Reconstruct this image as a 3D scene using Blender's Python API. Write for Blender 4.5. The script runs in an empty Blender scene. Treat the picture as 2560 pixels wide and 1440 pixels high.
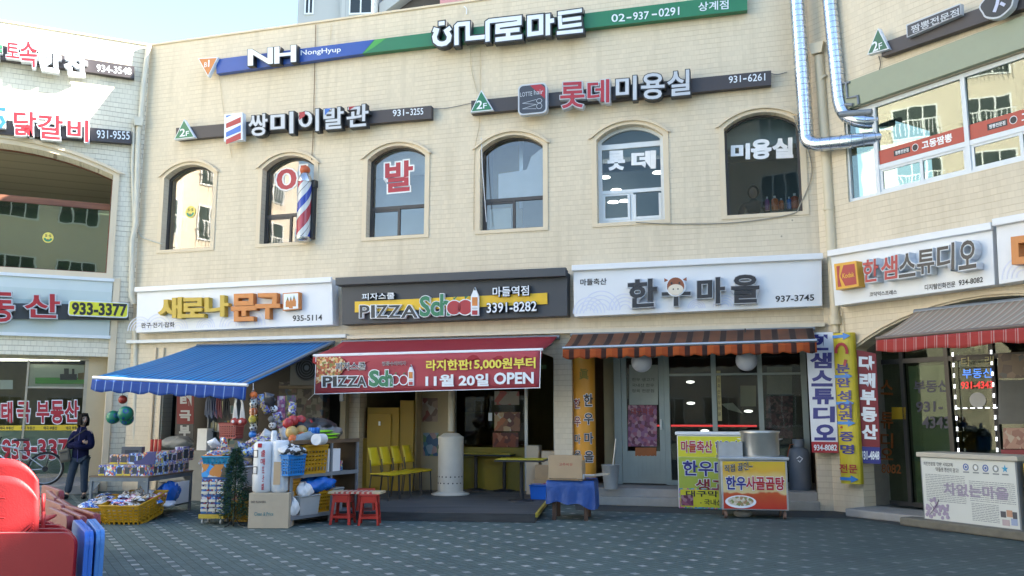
import bpy, bmesh, math, random
from mathutils import Vector, Matrix
R = math.radians
rng = random.Random(11)
scene = bpy.context.scene
col = scene.collection

# ---------------------------------------------------------------- camera
FPX, CX, CY, EYE = 2150.0, 1280.0, 720.0, 1.65
PITCH = math.atan(315 / FPX)
cam_d = bpy.data.cameras.new('camera')
cam_d.sensor_width = 36.0
cam_d.lens = FPX * 36 / 2560
cam_d.clip_start, cam_d.clip_end = 0.1, 900
cam = bpy.data.objects.new('camera', cam_d)
col.objects.link(cam)
cam.location = (0, 0, EYE)
cam.rotation_euler = (math.pi / 2 + PITCH, 0, 0)
scene.camera = cam

# ---------------------------------------------------------------- sky, sun, exposure
SUN = Vector((2.18, -0.107, 1.36)).normalized()
SUN_EL = math.asin(SUN.z)
SUN_AZ = math.atan2(SUN.x, SUN.y)
w = bpy.data.worlds.new('World'); scene.world = w; w.use_nodes = True
nt = w.node_tree; nt.nodes.clear()
sk = nt.nodes.new('ShaderNodeTexSky'); sk.sky_type = 'NISHITA'; sk.sun_disc = False
sk.sun_elevation = SUN_EL; sk.sun_rotation = SUN_AZ
sk.air_density = 1.0; sk.dust_density = 0.25; sk.ozone_density = 1.0
bg = nt.nodes.new('ShaderNodeBackground'); bg.inputs[1].default_value = 0.09
ow = nt.nodes.new('ShaderNodeOutputWorld')
nt.links.new(sk.outputs[0], bg.inputs[0]); nt.links.new(bg.outputs[0], ow.inputs[0])
sl = bpy.data.lights.new('sun', 'SUN'); sl.energy = 5.0; sl.angle = R(0.53); sl.color = (1, 0.93, 0.82)
so = bpy.data.objects.new('sun', sl); col.objects.link(so)
so.rotation_euler = SUN.to_track_quat('Z', 'Y').to_euler(); so.location = (30, 0, 30)
vs = scene.view_settings
vs.view_transform = 'Standard'; vs.look = 'None'; vs.gamma = 1.0; vs.exposure = 2.8
scene.cycles.max_bounces = 8; scene.cycles.transparent_max_bounces = 12
scene.cycles.use_denoising = True

# ---------------------------------------------------------------- frames (a wall, or a spot on the ground)
def ray(px, py):
    a = (px - CX) / FPX; b = (CY - py) / FPX
    return Vector((a, math.cos(PITCH) - b * math.sin(PITCH), b * math.cos(PITCH) + math.sin(PITCH)))
def ground(px, py, z=0.0):
    d = ray(px, py); t = (z - EYE) / d.z
    return Vector((d.x * t, d.y * t, z))
class Fr:
    """Local axes: x along, y away from the viewer (into the wall), z up."""
    def __init__(s, o, ang):
        s.o = Vector((o[0], o[1], 0)); s.ang = ang
        s.ex = Vector((math.cos(ang), math.sin(ang), 0)); s.n = Vector((s.ex.y, -s.ex.x, 0))
    def at(s, px, py, d=0.0):
        r = ray(px, py); o = s.o + s.n * d
        t = (o.x * s.n.x + o.y * s.n.y) / (r.x * s.n.x + r.y * s.n.y)
        p = Vector((r.x * t, r.y * t, EYE + r.z * t)) - s.o
        return Vector((p.dot(s.ex), -d, p.z))
    def w(s, x, y, z=0.0):
        return s.o + s.ex * x - s.n * y + Vector((0, 0, z))
def atD(px, py, D):
    r = ray(px, py); return Vector((r.x / r.y * D, D, EYE + r.z / r.y * D))
def spot(px, py, ang=0.0, z=0.0):
    g = ground(px, py, z); return Fr((g.x, g.y), ang)

C_R = Vector((5.5244, 15.1539, 0)); C_L = Vector((-8.4966, 19.1733, 0)); LEN = 14.586
MW = Fr(C_L, math.atan2(-0.27557, 0.96128))
LW = Fr(C_L, math.atan2(0.41818, 0.90836))
RW = Fr(C_R, math.atan2(-0.84591, 0.53333))
TOP = 10.2

# ---------------------------------------------------------------- materials
MATS = {}
def nodes_of(name):
    m = bpy.data.materials.new(name); m.use_nodes = True
    n = m.node_tree.nodes; b = n['Principled BSDF']
    return m, m.node_tree, n, b
def lin(c):
    return tuple(((x / 255) / 12.92 if x / 255 <= 0.04045 else ((x / 255 + 0.055) / 1.055) ** 2.4) for x in c)
def pm(name, c, rough=0.5, metal=0.0, var=0.12, scale=6.0, bump=0.0, bscale=60.0, spec=0.5, emit=0.0, sheen=0.0):
    """Principled with a noise that varies colour and roughness so no surface is flat."""
    if name in MATS: return MATS[name]
    m, t, n, b = nodes_of(name); L = t.links.new
    tc = n.new('ShaderNodeTexCoord')
    nz = n.new('ShaderNodeTexNoise'); nz.inputs['Scale'].default_value = scale; nz.inputs['Detail'].default_value = 5
    L(tc.outputs['Object'], nz.inputs['Vector'])
    mx = n.new('ShaderNodeMix'); mx.data_type = 'RGBA'
    mx.inputs[6].default_value = (*[max(0, x * (1 - var)) for x in c], 1)
    mx.inputs[7].default_value = (*[min(1, x * (1 + var)) for x in c], 1)
    L(nz.outputs[0], mx.inputs[0]); L(mx.outputs[2], b.inputs['Base Color'])
    mr = n.new('ShaderNodeMapRange'); mr.inputs[3].default_value = max(0.02, rough - 0.08); mr.inputs[4].default_value = min(1, rough + 0.08)
    L(nz.outputs[0], mr.inputs[0]); L(mr.outputs[0], b.inputs['Roughness'])
    b.inputs['Metallic'].default_value = metal; b.inputs['Specular IOR Level'].default_value = spec
    if bump:
        n2 = n.new('ShaderNodeTexNoise'); n2.inputs['Scale'].default_value = bscale; n2.inputs['Detail'].default_value = 4
        L(tc.outputs['Object'], n2.inputs['Vector'])
        bp = n.new('ShaderNodeBump'); bp.inputs['Strength'].default_value = bump; bp.inputs['Distance'].default_value = 0.02
        L(n2.outputs[0], bp.inputs['Height']); L(bp.outputs[0], b.inputs['Normal'])
    if emit:
        L(mx.outputs[2], b.inputs['Emission Color']); b.inputs['Emission Strength'].default_value = emit
    MATS[name] = m
    return m
def glass(name, tint=(0.75, 0.8, 0.8), refl=0.14, rough=0.015, gcol=(0.9, 0.95, 1)):
    if name in MATS: return MATS[name]
    m = bpy.data.materials.new(name); m.use_nodes = True; t = m.node_tree; n = t.nodes; n.clear(); L = t.links.new
    tr = n.new('ShaderNodeBsdfTransparent'); tr.inputs[0].default_value = (*tint, 1)
    gl = n.new('ShaderNodeBsdfGlossy'); gl.inputs[0].default_value = (*gcol, 1); gl.inputs['Roughness'].default_value = rough
    lw = n.new('ShaderNodeFresnel'); lw.inputs[0].default_value = 1.5
    tc = n.new('ShaderNodeTexCoord'); nz = n.new('ShaderNodeTexNoise'); nz.inputs['Scale'].default_value = 1.3
    L(tc.outputs['Object'], nz.inputs['Vector'])
    bp = n.new('ShaderNodeBump'); bp.inputs['Strength'].default_value = 0.03; bp.inputs['Distance'].default_value = 0.04
    L(nz.outputs[0], bp.inputs['Height']); L(bp.outputs[0], gl.inputs['Normal'])
    ad = n.new('ShaderNodeMath'); ad.operation = 'ADD'; ad.use_clamp = True; ad.inputs[1].default_value = refl - 0.04
    L(lw.outputs[0], ad.inputs[0])
    mx = n.new('ShaderNodeMixShader'); L(ad.outputs[0], mx.inputs[0]); L(tr.outputs[0], mx.inputs[1]); L(gl.outputs[0], mx.inputs[2])
    o = n.new('ShaderNodeOutputMaterial'); L(mx.outputs[0], o.inputs[0])
    MATS[name] = m
    return m
def emis(name, c, k):
    if name in MATS: return MATS[name]
    m, t, n, b = nodes_of(name)
    b.inputs['Base Color'].default_value = (*c, 1); b.inputs['Emission Color'].default_value = (*c, 1); b.inputs['Emission Strength'].default_value = k
    MATS[name] = m
    return m
def mapped(n, L, swap=True):
    """Object coordinates with the wall's x and z as the pattern's x and y."""
    tc = n.new('ShaderNodeTexCoord'); s = n.new('ShaderNodeSeparateXYZ'); L(tc.outputs['Object'], s.inputs[0])
    c = n.new('ShaderNodeCombineXYZ'); L(s.outputs[0], c.inputs[0]); L(s.outputs[2], c.inputs[1]); L(s.outputs[1], c.inputs[2])
    return tc, s, c
def tile_wall(name, base, joint, bw=0.1, rh=0.1, ms=0.006):
    if name in MATS: return MATS[name]
    m, t, n, b = nodes_of(name); L = t.links.new
    tc, sp, c = mapped(n, L)
    wob = n.new('ShaderNodeTexNoise'); wob.inputs['Scale'].default_value = 2.2; L(tc.outputs['Object'], wob.inputs['Vector'])
    vm = n.new('ShaderNodeVectorMath'); vm.operation = 'SCALE'; vm.inputs[3].default_value = 0.03; L(wob.outputs['Color'], vm.inputs[0])
    va = n.new('ShaderNodeVectorMath'); va.operation = 'ADD'; L(c.outputs[0], va.inputs[0]); L(vm.outputs[0], va.inputs[1])
    br = n.new('ShaderNodeTexBrick'); L(va.outputs[0], br.inputs['Vector'])
    br.inputs['Scale'].default_value = 1; br.inputs['Brick Width'].default_value = bw; br.inputs['Row Height'].default_value = rh
    br.inputs['Mortar Size'].default_value = ms; br.inputs['Mortar Smooth'].default_value = 0.3; br.inputs['Bias'].default_value = 0.0
    br.offset = 0.5
    br.inputs['Color1'].default_value = (*[x * 0.96 for x in base], 1); br.inputs['Color2'].default_value = (*[x * 1.03 for x in base], 1)
    br.inputs['Mortar'].default_value = (*base, 1)
    # long faint course lines: rows only, with gaps
    br2 = n.new('ShaderNodeTexBrick'); L(va.outputs[0], br2.inputs['Vector'])
    br2.inputs['Scale'].default_value = 1; br2.inputs['Brick Width'].default_value = 60; br2.inputs['Row Height'].default_value = rh
    br2.inputs['Mortar Size'].default_value = ms; br2.inputs['Mortar Smooth'].default_value = 0.2
    gap = n.new('ShaderNodeTexNoise'); gap.inputs['Scale'].default_value = 1.6; gap.inputs['Detail'].default_value = 6; L(c.outputs[0], gap.inputs['Vector'])
    gr = n.new('ShaderNodeMapRange'); gr.inputs[1].default_value = 0.38; gr.inputs[2].default_value = 0.62; L(gap.outputs[0], gr.inputs[0])
    m1 = n.new('ShaderNodeMath'); m1.operation = 'MULTIPLY'; L(br2.outputs['Fac'], m1.inputs[0]); L(gr.outputs[0], m1.inputs[1])
    m2 = n.new('ShaderNodeMath'); m2.operation = 'MULTIPLY_ADD'; m2.use_clamp = True; L(br.outputs['Fac'], m2.inputs[0]); m2.inputs[1].default_value = 0.3; L(m1.outputs[0], m2.inputs[2])
    mx = n.new('ShaderNodeMix'); mx.data_type = 'RGBA'; L(m2.outputs[0], mx.inputs[0]); L(br.outputs['Color'], mx.inputs[6]); mx.inputs[7].default_value = (*joint, 1)
    # weather: broad blotches and rain streaks
    bl = n.new('ShaderNodeTexNoise'); bl.inputs['Scale'].default_value = 0.5; bl.inputs['Detail'].default_value = 8; L(c.outputs[0], bl.inputs['Vector'])
    mp = n.new('ShaderNodeMapping'); mp.inputs['Scale'].default_value = (5.5, 0.35, 1); L(c.outputs[0], mp.inputs[0])
    stn = n.new('ShaderNodeTexNoise'); stn.inputs['Scale'].default_value = 1; stn.inputs['Detail'].default_value = 7; L(mp.outputs[0], stn.inputs['Vector'])
    sr = n.new('ShaderNodeMapRange'); sr.inputs[1].default_value = 0.5; sr.inputs[2].default_value = 0.78; sr.inputs[3].default_value = 0; sr.inputs[4].default_value = 0.36; L(stn.outputs[0], sr.inputs[0])
    bm = n.new('ShaderNodeMapRange'); bm.inputs[1].default_value = 0.3; bm.inputs[2].default_value = 0.7; bm.inputs[3].default_value = 0; bm.inputs[4].default_value = 0.16; L(bl.outputs[0], bm.inputs[0])
    ad = n.new('ShaderNodeMath'); L(sr.outputs[0], ad.inputs[0]); L(bm.outputs[0], ad.inputs[1])
    mx2 = n.new('ShaderNodeMix'); mx2.data_type = 'RGBA'; L(ad.outputs[0], mx2.inputs[0]); L(mx.outputs[2], mx2.inputs[6]); mx2.inputs[7].default_value = (*[x * y for x, y in zip(base, (0.62, 0.6, 0.55))], 1)
    # small chips and nail marks
    vo = n.new('ShaderNodeTexVoronoi'); vo.inputs['Scale'].default_value = 1.5; L(c.outputs[0], vo.inputs['Vector'])
    cr = n.new('ShaderNodeMapRange'); cr.inputs[1].default_value = 0.018; cr.inputs[2].default_value = 0.03; cr.inputs[3].default_value = 0.6; cr.inputs[4].default_value = 0; L(vo.outputs['Distance'], cr.inputs[0])
    mx3 = n.new('ShaderNodeMix'); mx3.data_type = 'RGBA'; L(cr.outputs[0], mx3.inputs[0]); L(mx2.outputs[2], mx3.inputs[6]); mx3.inputs[7].default_value = (0.12, 0.1, 0.08, 1)
    L(mx3.outputs[2], b.inputs['Base Color'])
    b.inputs['Roughness'].default_value = 0.55; b.inputs['Specular IOR Level'].default_value = 0.35
    bp = n.new('ShaderNodeBump'); bp.inputs['Strength'].default_value = 0.25; bp.inputs['Distance'].default_value = 0.005; bp.invert = True
    L(m2.outputs[0], bp.inputs['Height']); L(bp.outputs[0], b.inputs['Normal'])
    MATS[name] = m
    return m
def stripes(name, cols, edges, period, axis='X', rough=0.75, dirt=0.0, dirtc=(0.1, 0.08, 0.06)):
    """Repeating bands of colour along one local axis; edges are fractions of the period where each band starts."""
    if name in MATS: return MATS[name]
    m, t, n, b = nodes_of(name); L = t.links.new
    tc = n.new('ShaderNodeTexCoord'); s = n.new('ShaderNodeSeparateXYZ'); L(tc.outputs['Object'], s.inputs[0])
    d = n.new('ShaderNodeMath'); d.operation = 'DIVIDE'; L(s.outputs['XYZ'.index(axis)], d.inputs[0]); d.inputs[1].default_value = period
    f = n.new('ShaderNodeMath'); f.operation = 'FRACT'; L(d.outputs[0], f.inputs[0])
    r = n.new('ShaderNodeValToRGB'); r.color_ramp.interpolation = 'CONSTANT'; L(f.outputs[0], r.inputs[0])
    e = r.color_ramp.elements
    e[0].position = 0; e[0].color = (*cols[0], 1); e[1].position = edges[1]; e[1].color = (*cols[1], 1)
    for c_, p_ in zip(cols[2:], edges[2:]):
        q = e.new(p_); q.color = (*c_, 1)
    nz = n.new('ShaderNodeTexNoise'); nz.inputs['Scale'].default_value = 1.5; nz.inputs['Detail'].default_value = 8; L(tc.outputs['Object'], nz.inputs['Vector'])
    mr = n.new('ShaderNodeMapRange'); mr.inputs[1].default_value = 0.35; mr.inputs[2].default_value = 0.7; mr.inputs[3].default_value = 0; mr.inputs[4].default_value = dirt; L(nz.outputs[0], mr.inputs[0])
    mx = n.new('ShaderNodeMix'); mx.data_type = 'RGBA'; L(mr.outputs[0], mx.inputs[0]); L(r.outputs[0], mx.inputs[6]); mx.inputs[7].default_value = (*dirtc, 1)
    L(mx.outputs[2], b.inputs['Base Color']); b.inputs['Roughness'].default_value = rough; b.inputs['Specular IOR Level'].default_value = 0.25
    MATS[name] = m
    return m
def printed(name, cols, scale=14.0, rough=0.35, kind='VORONOI', seed=0.0):
    """Busy printed packaging: random patches of the given colours."""
    if name in MATS: return MATS[name]
    m, t, n, b = nodes_of(name); L = t.links.new
    tc = n.new('ShaderNodeTexCoord'); mp = n.new('ShaderNodeMapping'); mp.inputs['Location'].default_value = (seed, seed * 1.7, seed * 0.6); L(tc.outputs['Object'], mp.inputs[0])
    vo = n.new('ShaderNodeTexVoronoi'); vo.inputs['Scale'].default_value = scale; vo.distance = 'CHEBYCHEV' if kind == 'BOX' else 'EUCLIDEAN'; L(mp.outputs[0], vo.inputs['Vector'])
    s = n.new('ShaderNodeSeparateColor'); L(vo.outputs['Color'], s.inputs[0])
    r = n.new('ShaderNodeValToRGB'); r.color_ramp.interpolation = 'CONSTANT'; e = r.color_ramp.elements
    k = len(cols)
    e[0].position = 0; e[0].color = (*cols[0], 1); e[1].position = 1 / k; e[1].color = (*cols[1], 1)
    for i in range(2, k):
        q = e.new(i / k); q.color = (*cols[i], 1)
    L(s.outputs[0], r.inputs[0]); L(r.outputs[0], b.inputs['Base Color']); b.inputs['Roughness'].default_value = rough
    MATS[name] = m
    return m
def wood(name, c1, c2, axis=0, scale=3.0, rough=0.6, plank=0.0):
    if name in MATS: return MATS[name]
    m, t, n, b = nodes_of(name); L = t.links.new
    tc = n.new('ShaderNodeTexCoord'); mp = n.new('ShaderNodeMapping')
    sc = [scale * 6] * 3; sc[axis] = scale * 0.4; mp.inputs['Scale'].default_value = sc; L(tc.outputs['Object'], mp.inputs[0])
    nz = n.new('ShaderNodeTexNoise'); nz.inputs['Scale'].default_value = 1; nz.inputs['Detail'].default_value = 6; L(mp.outputs[0], nz.inputs['Vector'])
    mr = n.new('ShaderNodeMapRange'); mr.inputs[1].default_value = 0.3; mr.inputs[2].default_value = 0.7; L(nz.outputs[0], mr.inputs[0])
    mx = n.new('ShaderNodeMix'); mx.data_type = 'RGBA'; L(mr.outputs[0], mx.inputs[0]); mx.inputs[6].default_value = (*c1, 1); mx.inputs[7].default_value = (*c2, 1)
    out = mx.outputs[2]
    if plank:
        s = n.new('ShaderNodeSeparateXYZ'); L(tc.outputs['Object'], s.inputs[0])
        d = n.new('ShaderNodeMath'); d.operation = 'DIVIDE'; L(s.outputs[1 if axis == 0 else 0], d.inputs[0]); d.inputs[1].default_value = plank
        f = n.new('ShaderNodeMath'); f.operation = 'FRACT'; L(d.outputs[0], f.inputs[0])
        g = n.new('ShaderNodeMath'); g.operation = 'LESS_THAN'; g.inputs[1].default_value = 0.1; L(f.outputs[0], g.inputs[0])
        m2 = n.new('ShaderNodeMix'); m2.data_type = 'RGBA'; L(g.outputs[0], m2.inputs[0]); L(out, m2.inputs[6]); m2.inputs[7].default_value = (*[x * 0.3 for x in c1], 1)
        out = m2.outputs[2]
    L(out, b.inputs['Base Color']); b.inputs['Roughness'].default_value = rough
    MATS[name] = m
    return m

# ---------------------------------------------------------------- meshes
class MB:
    """Collects shapes in a frame's local coordinates; build() links them as ONE mesh object."""
    def __init__(s): s.v = []; s.f = []; s.mi = []; s.sm = []; s.cur = 0; s.smooth = False
    def mat(s, i, smooth=False): s.cur = i; s.smooth = smooth; return s
    def add(s, vs, fs, smooth=None):
        k = len(s.v); s.v.extend([Vector(p) for p in vs])
        sm = s.smooth if smooth is None else smooth
        for f in fs:
            s.f.append([i + k for i in f]); s.mi.append(s.cur); s.sm.append(sm)
        return s
    def box(s, x0, x1, y0, y1, z0, z1, M=None):
        P = [Vector((x, y, z)) for z in (z0, z1) for y in (y0, y1) for x in (x0, x1)]
        if M is not None: P = [M @ p for p in P]
        return s.add(P, [(0, 2, 3, 1), (4, 5, 7, 6), (0, 1, 5, 4), (2, 6, 7, 3), (0, 4, 6, 2), (1, 3, 7, 5)], False)
    def hexa(s, P):
        """Eight corners: front TL TR BR BL then back TL TR BR BL."""
        return s.add(P, [(0, 3, 2, 1), (4, 5, 6, 7), (0, 1, 5, 4), (1, 2, 6, 5), (2, 3, 7, 6), (3, 0, 4, 7)], False)
    def cyl(s, p0, p1, r0, r1=None, n=14, caps=True, smooth=True):
        p0 = Vector(p0); p1 = Vector(p1); r1 = r0 if r1 is None else r1
        d = (p1 - p0).normalized(); a = d.orthogonal().normalized(); b = d.cross(a)
        V = []
        for p, r in ((p0, r0), (p1, r1)):
            for i in range(n):
                t = 2 * math.pi * i / n; V.append(p + (a * math.cos(t) + b * math.sin(t)) * r)
        s.add(V, [(i, (i + 1) % n, n + (i + 1) % n, n + i) for i in range(n)], smooth)
        if caps: s.add(V, [tuple(range(n))[::-1], tuple(range(n, 2 * n))], False)
        return s
    def tube(s, pts, r, n=8, caps=True):
        pts = [Vector(p) for p in pts]; V = []; k = len(pts)
        rs = r if isinstance(r, (list, tuple)) else [r] * k
        a = None
        for i, p in enumerate(pts):
            d = (pts[min(i + 1, k - 1)] - pts[max(i - 1, 0)])
            d = d.normalized() if d.length > 1e-9 else Vector((0, 0, 1))
            a = d.orthogonal().normalized() if a is None else (a - d * a.dot(d)).normalized()
            b = d.cross(a)
            for j in range(n):
                t = 2 * math.pi * j / n; V.append(p + (a * math.cos(t) + b * math.sin(t)) * rs[i])
        F = [(i * n + j, i * n + (j + 1) % n, (i + 1) * n + (j + 1) % n, (i + 1) * n + j) for i in range(k - 1) for j in range(n)]
        s.add(V, F, True)
        if caps: s.add(V, [tuple(range(n))[::-1], tuple(range((k - 1) * n, k * n))], False)
        return s
    def lathe(s, prof, c, n=20, smooth=True, sx=1, sy=1):
        c = Vector(c); V = []
        for r, z in prof:
            for j in range(n):
                t = 2 * math.pi * j / n; V.append(c + Vector((r * math.cos(t) * sx, r * math.sin(t) * sy, z)))
        k = len(prof)
        F = [(i * n + j, i * n + (j + 1) % n, (i + 1) * n + (j + 1) % n, (i + 1) * n + j) for i in range(k - 1) for j in range(n)]
        F2 = [tuple(range(n))[::-1], tuple(range((k - 1) * n, k * n))]
        s.add(V, F, smooth); s.add(V, F2, False)
        return s
    def ball(s, c, rx, ry=None, rz=None, n=16, m=9, M=None):
        ry = rx if ry is None else ry; rz = rx if rz is None else rz; c = Vector(c)
        V = [Vector((0, 0, -rz))]
        for i in range(1, m):
            ph = -math.pi / 2 + math.pi * i / m
            for j in range(n):
                t = 2 * math.pi * j / n; V.append(Vector((rx * math.cos(ph) * math.cos(t), ry * math.cos(ph) * math.sin(t), rz * math.sin(ph))))
        V.append(Vector((0, 0, rz))); e = len(V) - 1
        F = [(0, 1 + (j + 1) % n, 1 + j) for j in range(n)]
        F += [(1 + i * n + j, 1 + i * n + (j + 1) % n, 1 + (i + 1) * n + (j + 1) % n, 1 + (i + 1) * n + j) for i in range(m - 2) for j in range(n)]
        F += [(e, 1 + (m - 2) * n + j, 1 + (m - 2) * n + (j + 1) % n) for j in range(n)]
        if M is not None: V = [M @ p for p in V]
        return s.add([p + c for p in V], F, True)
    def prism(s, poly, y0, y1, plane='xz'):
        """poly of (a,b) pairs, counter-clockwise seen from the viewer; extruded from y0 (front) to y1 (back)."""
        k = len(poly)
        if plane == 'xz': V = [Vector((a, y0, b)) for a, b in poly] + [Vector((a, y1, b)) for a, b in poly]
        elif plane == 'xy': V = [Vector((a, b, y1)) for a, b in poly] + [Vector((a, b, y0)) for a, b in poly]
        else: V = [Vector((y1, a, b)) for a, b in poly] + [Vector((y0, a, b)) for a, b in poly]
        s.add(V, [tuple(range(k)), tuple(range(k, 2 * k))[::-1]] + [(i, k + i, k + (i + 1) % k, (i + 1) % k) for i in range(k)], False)
        return s
    def quad(s, a, b, c, d): return s.add([a, b, c, d], [(0, 1, 2, 3)], False)
    def grid(s, fn, nu, nv, smooth=True):
        V = [Vector(fn(i / nu, j / nv)) for j in range(nv + 1) for i in range(nu + 1)]
        return s.add(V, [(j * (nu + 1) + i, j * (nu + 1) + i + 1, (j + 1) * (nu + 1) + i + 1, (j + 1) * (nu + 1) + i) for j in range(nv) for i in range(nu)], smooth)
    def build(s, name, mats, parent=None, fr=None, loc=(0, 0, 0), bev=0.0, solid=0.0, rot=None):
        mats = mats if isinstance(mats, (list, tuple)) else [mats]
        o0 = ORG[parent.name] if parent is not None else Vector(loc)
        me = bpy.data.meshes.new(name)
        me.from_pydata([tuple(p - o0) for p in s.v], [], s.f)
        for m in mats: me.materials.append(m)
        for p, mi, sm in zip(me.polygons, s.mi, s.sm): p.material_index = mi; p.use_smooth = sm
        if bev or solid:
            bm = bmesh.new(); bm.from_mesh(me)
            bmesh.ops.remove_doubles(bm, verts=bm.verts, dist=1e-5)
            if solid: bmesh.ops.solidify(bm, geom=bm.faces[:], thickness=solid)
            if bev:
                ed = [e for e in bm.edges if len(e.link_faces) == 2 and e.calc_face_angle(0) > 0.9]
                bmesh.ops.bevel(bm, geom=ed, offset=bev, segments=2, profile=0.5, affect='EDGES', clamp_overlap=True)
            bm.to_mesh(me); bm.free()
        me.update()
        o = bpy.data.objects.new(name, me); col.objects.link(o)
        ORG[o.name] = Vector(o0)
        if parent is not None: o.parent = parent
        elif fr is not None:
            o.location = fr.w(*o0); o.rotation_euler = (0, 0, fr.ang)
        return o
ORG = {}
WD = Fr((0, 0), 0.0)
def tag(o, label, cat, group=None):
    o['label'] = label; o['category'] = cat
    if group: o['group'] = group
    return o
def thing(name, label, cat, fr=WD, loc=(0, 0, 0), group=None):
    o = bpy.data.objects.new(name, None); col.objects.link(o); o.empty_display_size = 0.1
    o.location = fr.w(*loc); o.rotation_euler = (0, 0, fr.ang); ORG[o.name] = Vector(loc)
    return tag(o, label, cat, group)
def copy_thing(o, dpos=None, rotz=None, label=None, group=None, cat=None):
    c = o.copy(); col.objects.link(c)
    def kids(a, b):
        for ch in list(a.children):
            d = ch.copy(); col.objects.link(d); d.parent = b; kids(ch, d)
    kids(o, c)
    if dpos is not None: c.location = dpos
    if rotz is not None: c.rotation_euler = (0, 0, rotz)
    if label: c['label'] = label
    if group: c['group'] = group
    return c
# ---------------------------------------------------------------- writing and flat shapes
_tc = {}
def glyphs(body, off=0.0, ext=False, res=3):
    k = (body, off, ext, res)
    if k not in _tc:
        c = bpy.data.curves.new('writing', 'FONT'); c.body = body; c.offset = off; c.resolution_u = res
        if ext: c.extrude = 0.5
        o = bpy.data.objects.new('writing', c); me = o.to_mesh()
        V = [v.co.copy() for v in me.vertices]; Fs = [tuple(p.vertices) for p in me.polygons]
        o.to_mesh_clear(); bpy.data.objects.remove(o); bpy.data.curves.remove(c)
        _tc[k] = (V, Fs)
    return _tc[k]
def box4(q):
    """(x0,y0,x1,y1[,tilt]) or four corners TL TR BR BL."""
    if len(q) == 4 and not hasattr(q[0], '__len__'):
        x0, y0, x1, y1 = q; return [(x0, y0), (x1, y0), (x1, y1), (x0, y1)]
    if len(q) == 5:
        x0, y0, x1, y1, t = q; return [(x0, y0), (x1, y0 + t), (x1, y1 + t), (x0, y1)]
    return q
def corners(fr, q, d): return [fr.at(x, y, d) for x, y in box4(q)]
def text(mb, body, C, off=0.0, depth=0.0, res=3, ref=None):
    """Writing stretched over the four corners C (TL TR BR BL) of a face; depth goes back from it."""
    V, Fs = glyphs(body, off, depth > 0, res)
    RV = glyphs(ref or body, 0.0, False, res)[0]
    x0 = min(v.x for v in RV); x1 = max(v.x for v in RV); y0 = min(v.y for v in RV); y1 = max(v.y for v in RV)
    tl, tr, br, bl = [Vector(c) for c in C]
    nrm = (tr - tl).cross(tl - bl).normalized()          # towards the viewer
    out = []
    for v in V:
        u = (v.x - x0) / (x1 - x0); t = (v.y - y0) / (y1 - y0)
        p = (bl * (1 - u) + br * u) * (1 - t) + (tl * (1 - u) + tr * u) * t
        out.append(p + nrm * ((v.z - 0.5) * depth if depth else 0.0))
    mb.add(out, Fs, False)
    return mb
def wtext(mb, body, fr, q, d, off=0.0, depth=0.0, res=3): return text(mb, body, corners(fr, q, d), off, depth, res)
def fill2d(loops, res=1):
    c = bpy.data.curves.new('outline', 'CURVE'); c.dimensions = '2D'; c.fill_mode = 'BOTH'
    for lp in loops:
        s = c.splines.new('POLY'); s.points.add(len(lp) - 1); s.use_cyclic_u = True
        for p, (a, b) in zip(s.points, lp): p.co = (a, b, 0, 1)
    o = bpy.data.objects.new('outline', c); me = o.to_mesh()
    V = [v.co.copy() for v in me.vertices]; Fs = [tuple(p.vertices) for p in me.polygons]
    o.to_mesh_clear(); bpy.data.objects.remove(o); bpy.data.curves.remove(c)
    return V, Fs
def plate(mb, loops, y0, y1):
    """A wall or plate with holes: loops in (x,z), front face at y0, back at y1."""
    V, Fs = fill2d(loops)
    n0 = sum(((V[f[1]] - V[f[0]]).cross(V[f[2]] - V[f[0]])).z for f in Fs)
    if n0 < 0: Fs = [f[::-1] for f in Fs]
    mb.add([(v.x, y0, v.y) for v in V], Fs, False)
    mb.add([(v.x, y1, v.y) for v in V], [f[::-1] for f in Fs], False)
    for lp in loops:
        k = len(lp)
        mb.add([(a, y0, b) for a, b in lp] + [(a, y1, b) for a, b in lp], [(i, k + i, k + (i + 1) % k, (i + 1) % k) for i in range(k)], False)
    return mb
def ribbon(mb, pts, wd, y0, y1, closed=False):
    """A stroke of constant width in (x,z) with mitred joints, as a solid from y0 to y1."""
    P = [Vector((a, b)) for a, b in pts]; k = len(P); Lf = []; Rt = []
    for i in range(k):
        if closed: a, b = P[i - 1], P[(i + 1) % k]
        else: a, b = P[max(i - 1, 0)], P[min(i + 1, k - 1)]
        d0 = (P[i] - a).normalized() if (P[i] - a).length > 1e-9 else (b - P[i]).normalized()
        d1 = (b - P[i]).normalized() if (b - P[i]).length > 1e-9 else d0
        n0 = Vector((-d0.y, d0.x)); n1 = Vector((-d1.y, d1.x)); n = (n0 + n1)
        n = n.normalized() if n.length > 1e-6 else n0
        h = wd / 2 / max(0.45, n.dot(n0)); Lf.append(P[i] + n * h); Rt.append(P[i] - n * h)
    V = [(p.x, y0, p.y) for p in Lf] + [(p.x, y0, p.y) for p in Rt] + [(p.x, y1, p.y) for p in Lf] + [(p.x, y1, p.y) for p in Rt]
    Fs = []; m = k if closed else k - 1
    for i in range(m):
        j = (i + 1) % k
        Fs += [(i, k + i, k + j, j), (2 * k + i, 2 * k + j, 3 * k + j, 3 * k + i), (i, j, 2 * k + j, 2 * k + i), (k + i, 3 * k + i, 3 * k + j, k + j)]
    if not closed: Fs += [(0, 2 * k, 3 * k, k), (k - 1, 2 * k - 1, 4 * k - 1, 3 * k - 1)]
    mb.add(V, Fs, False)
    return mb
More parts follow.
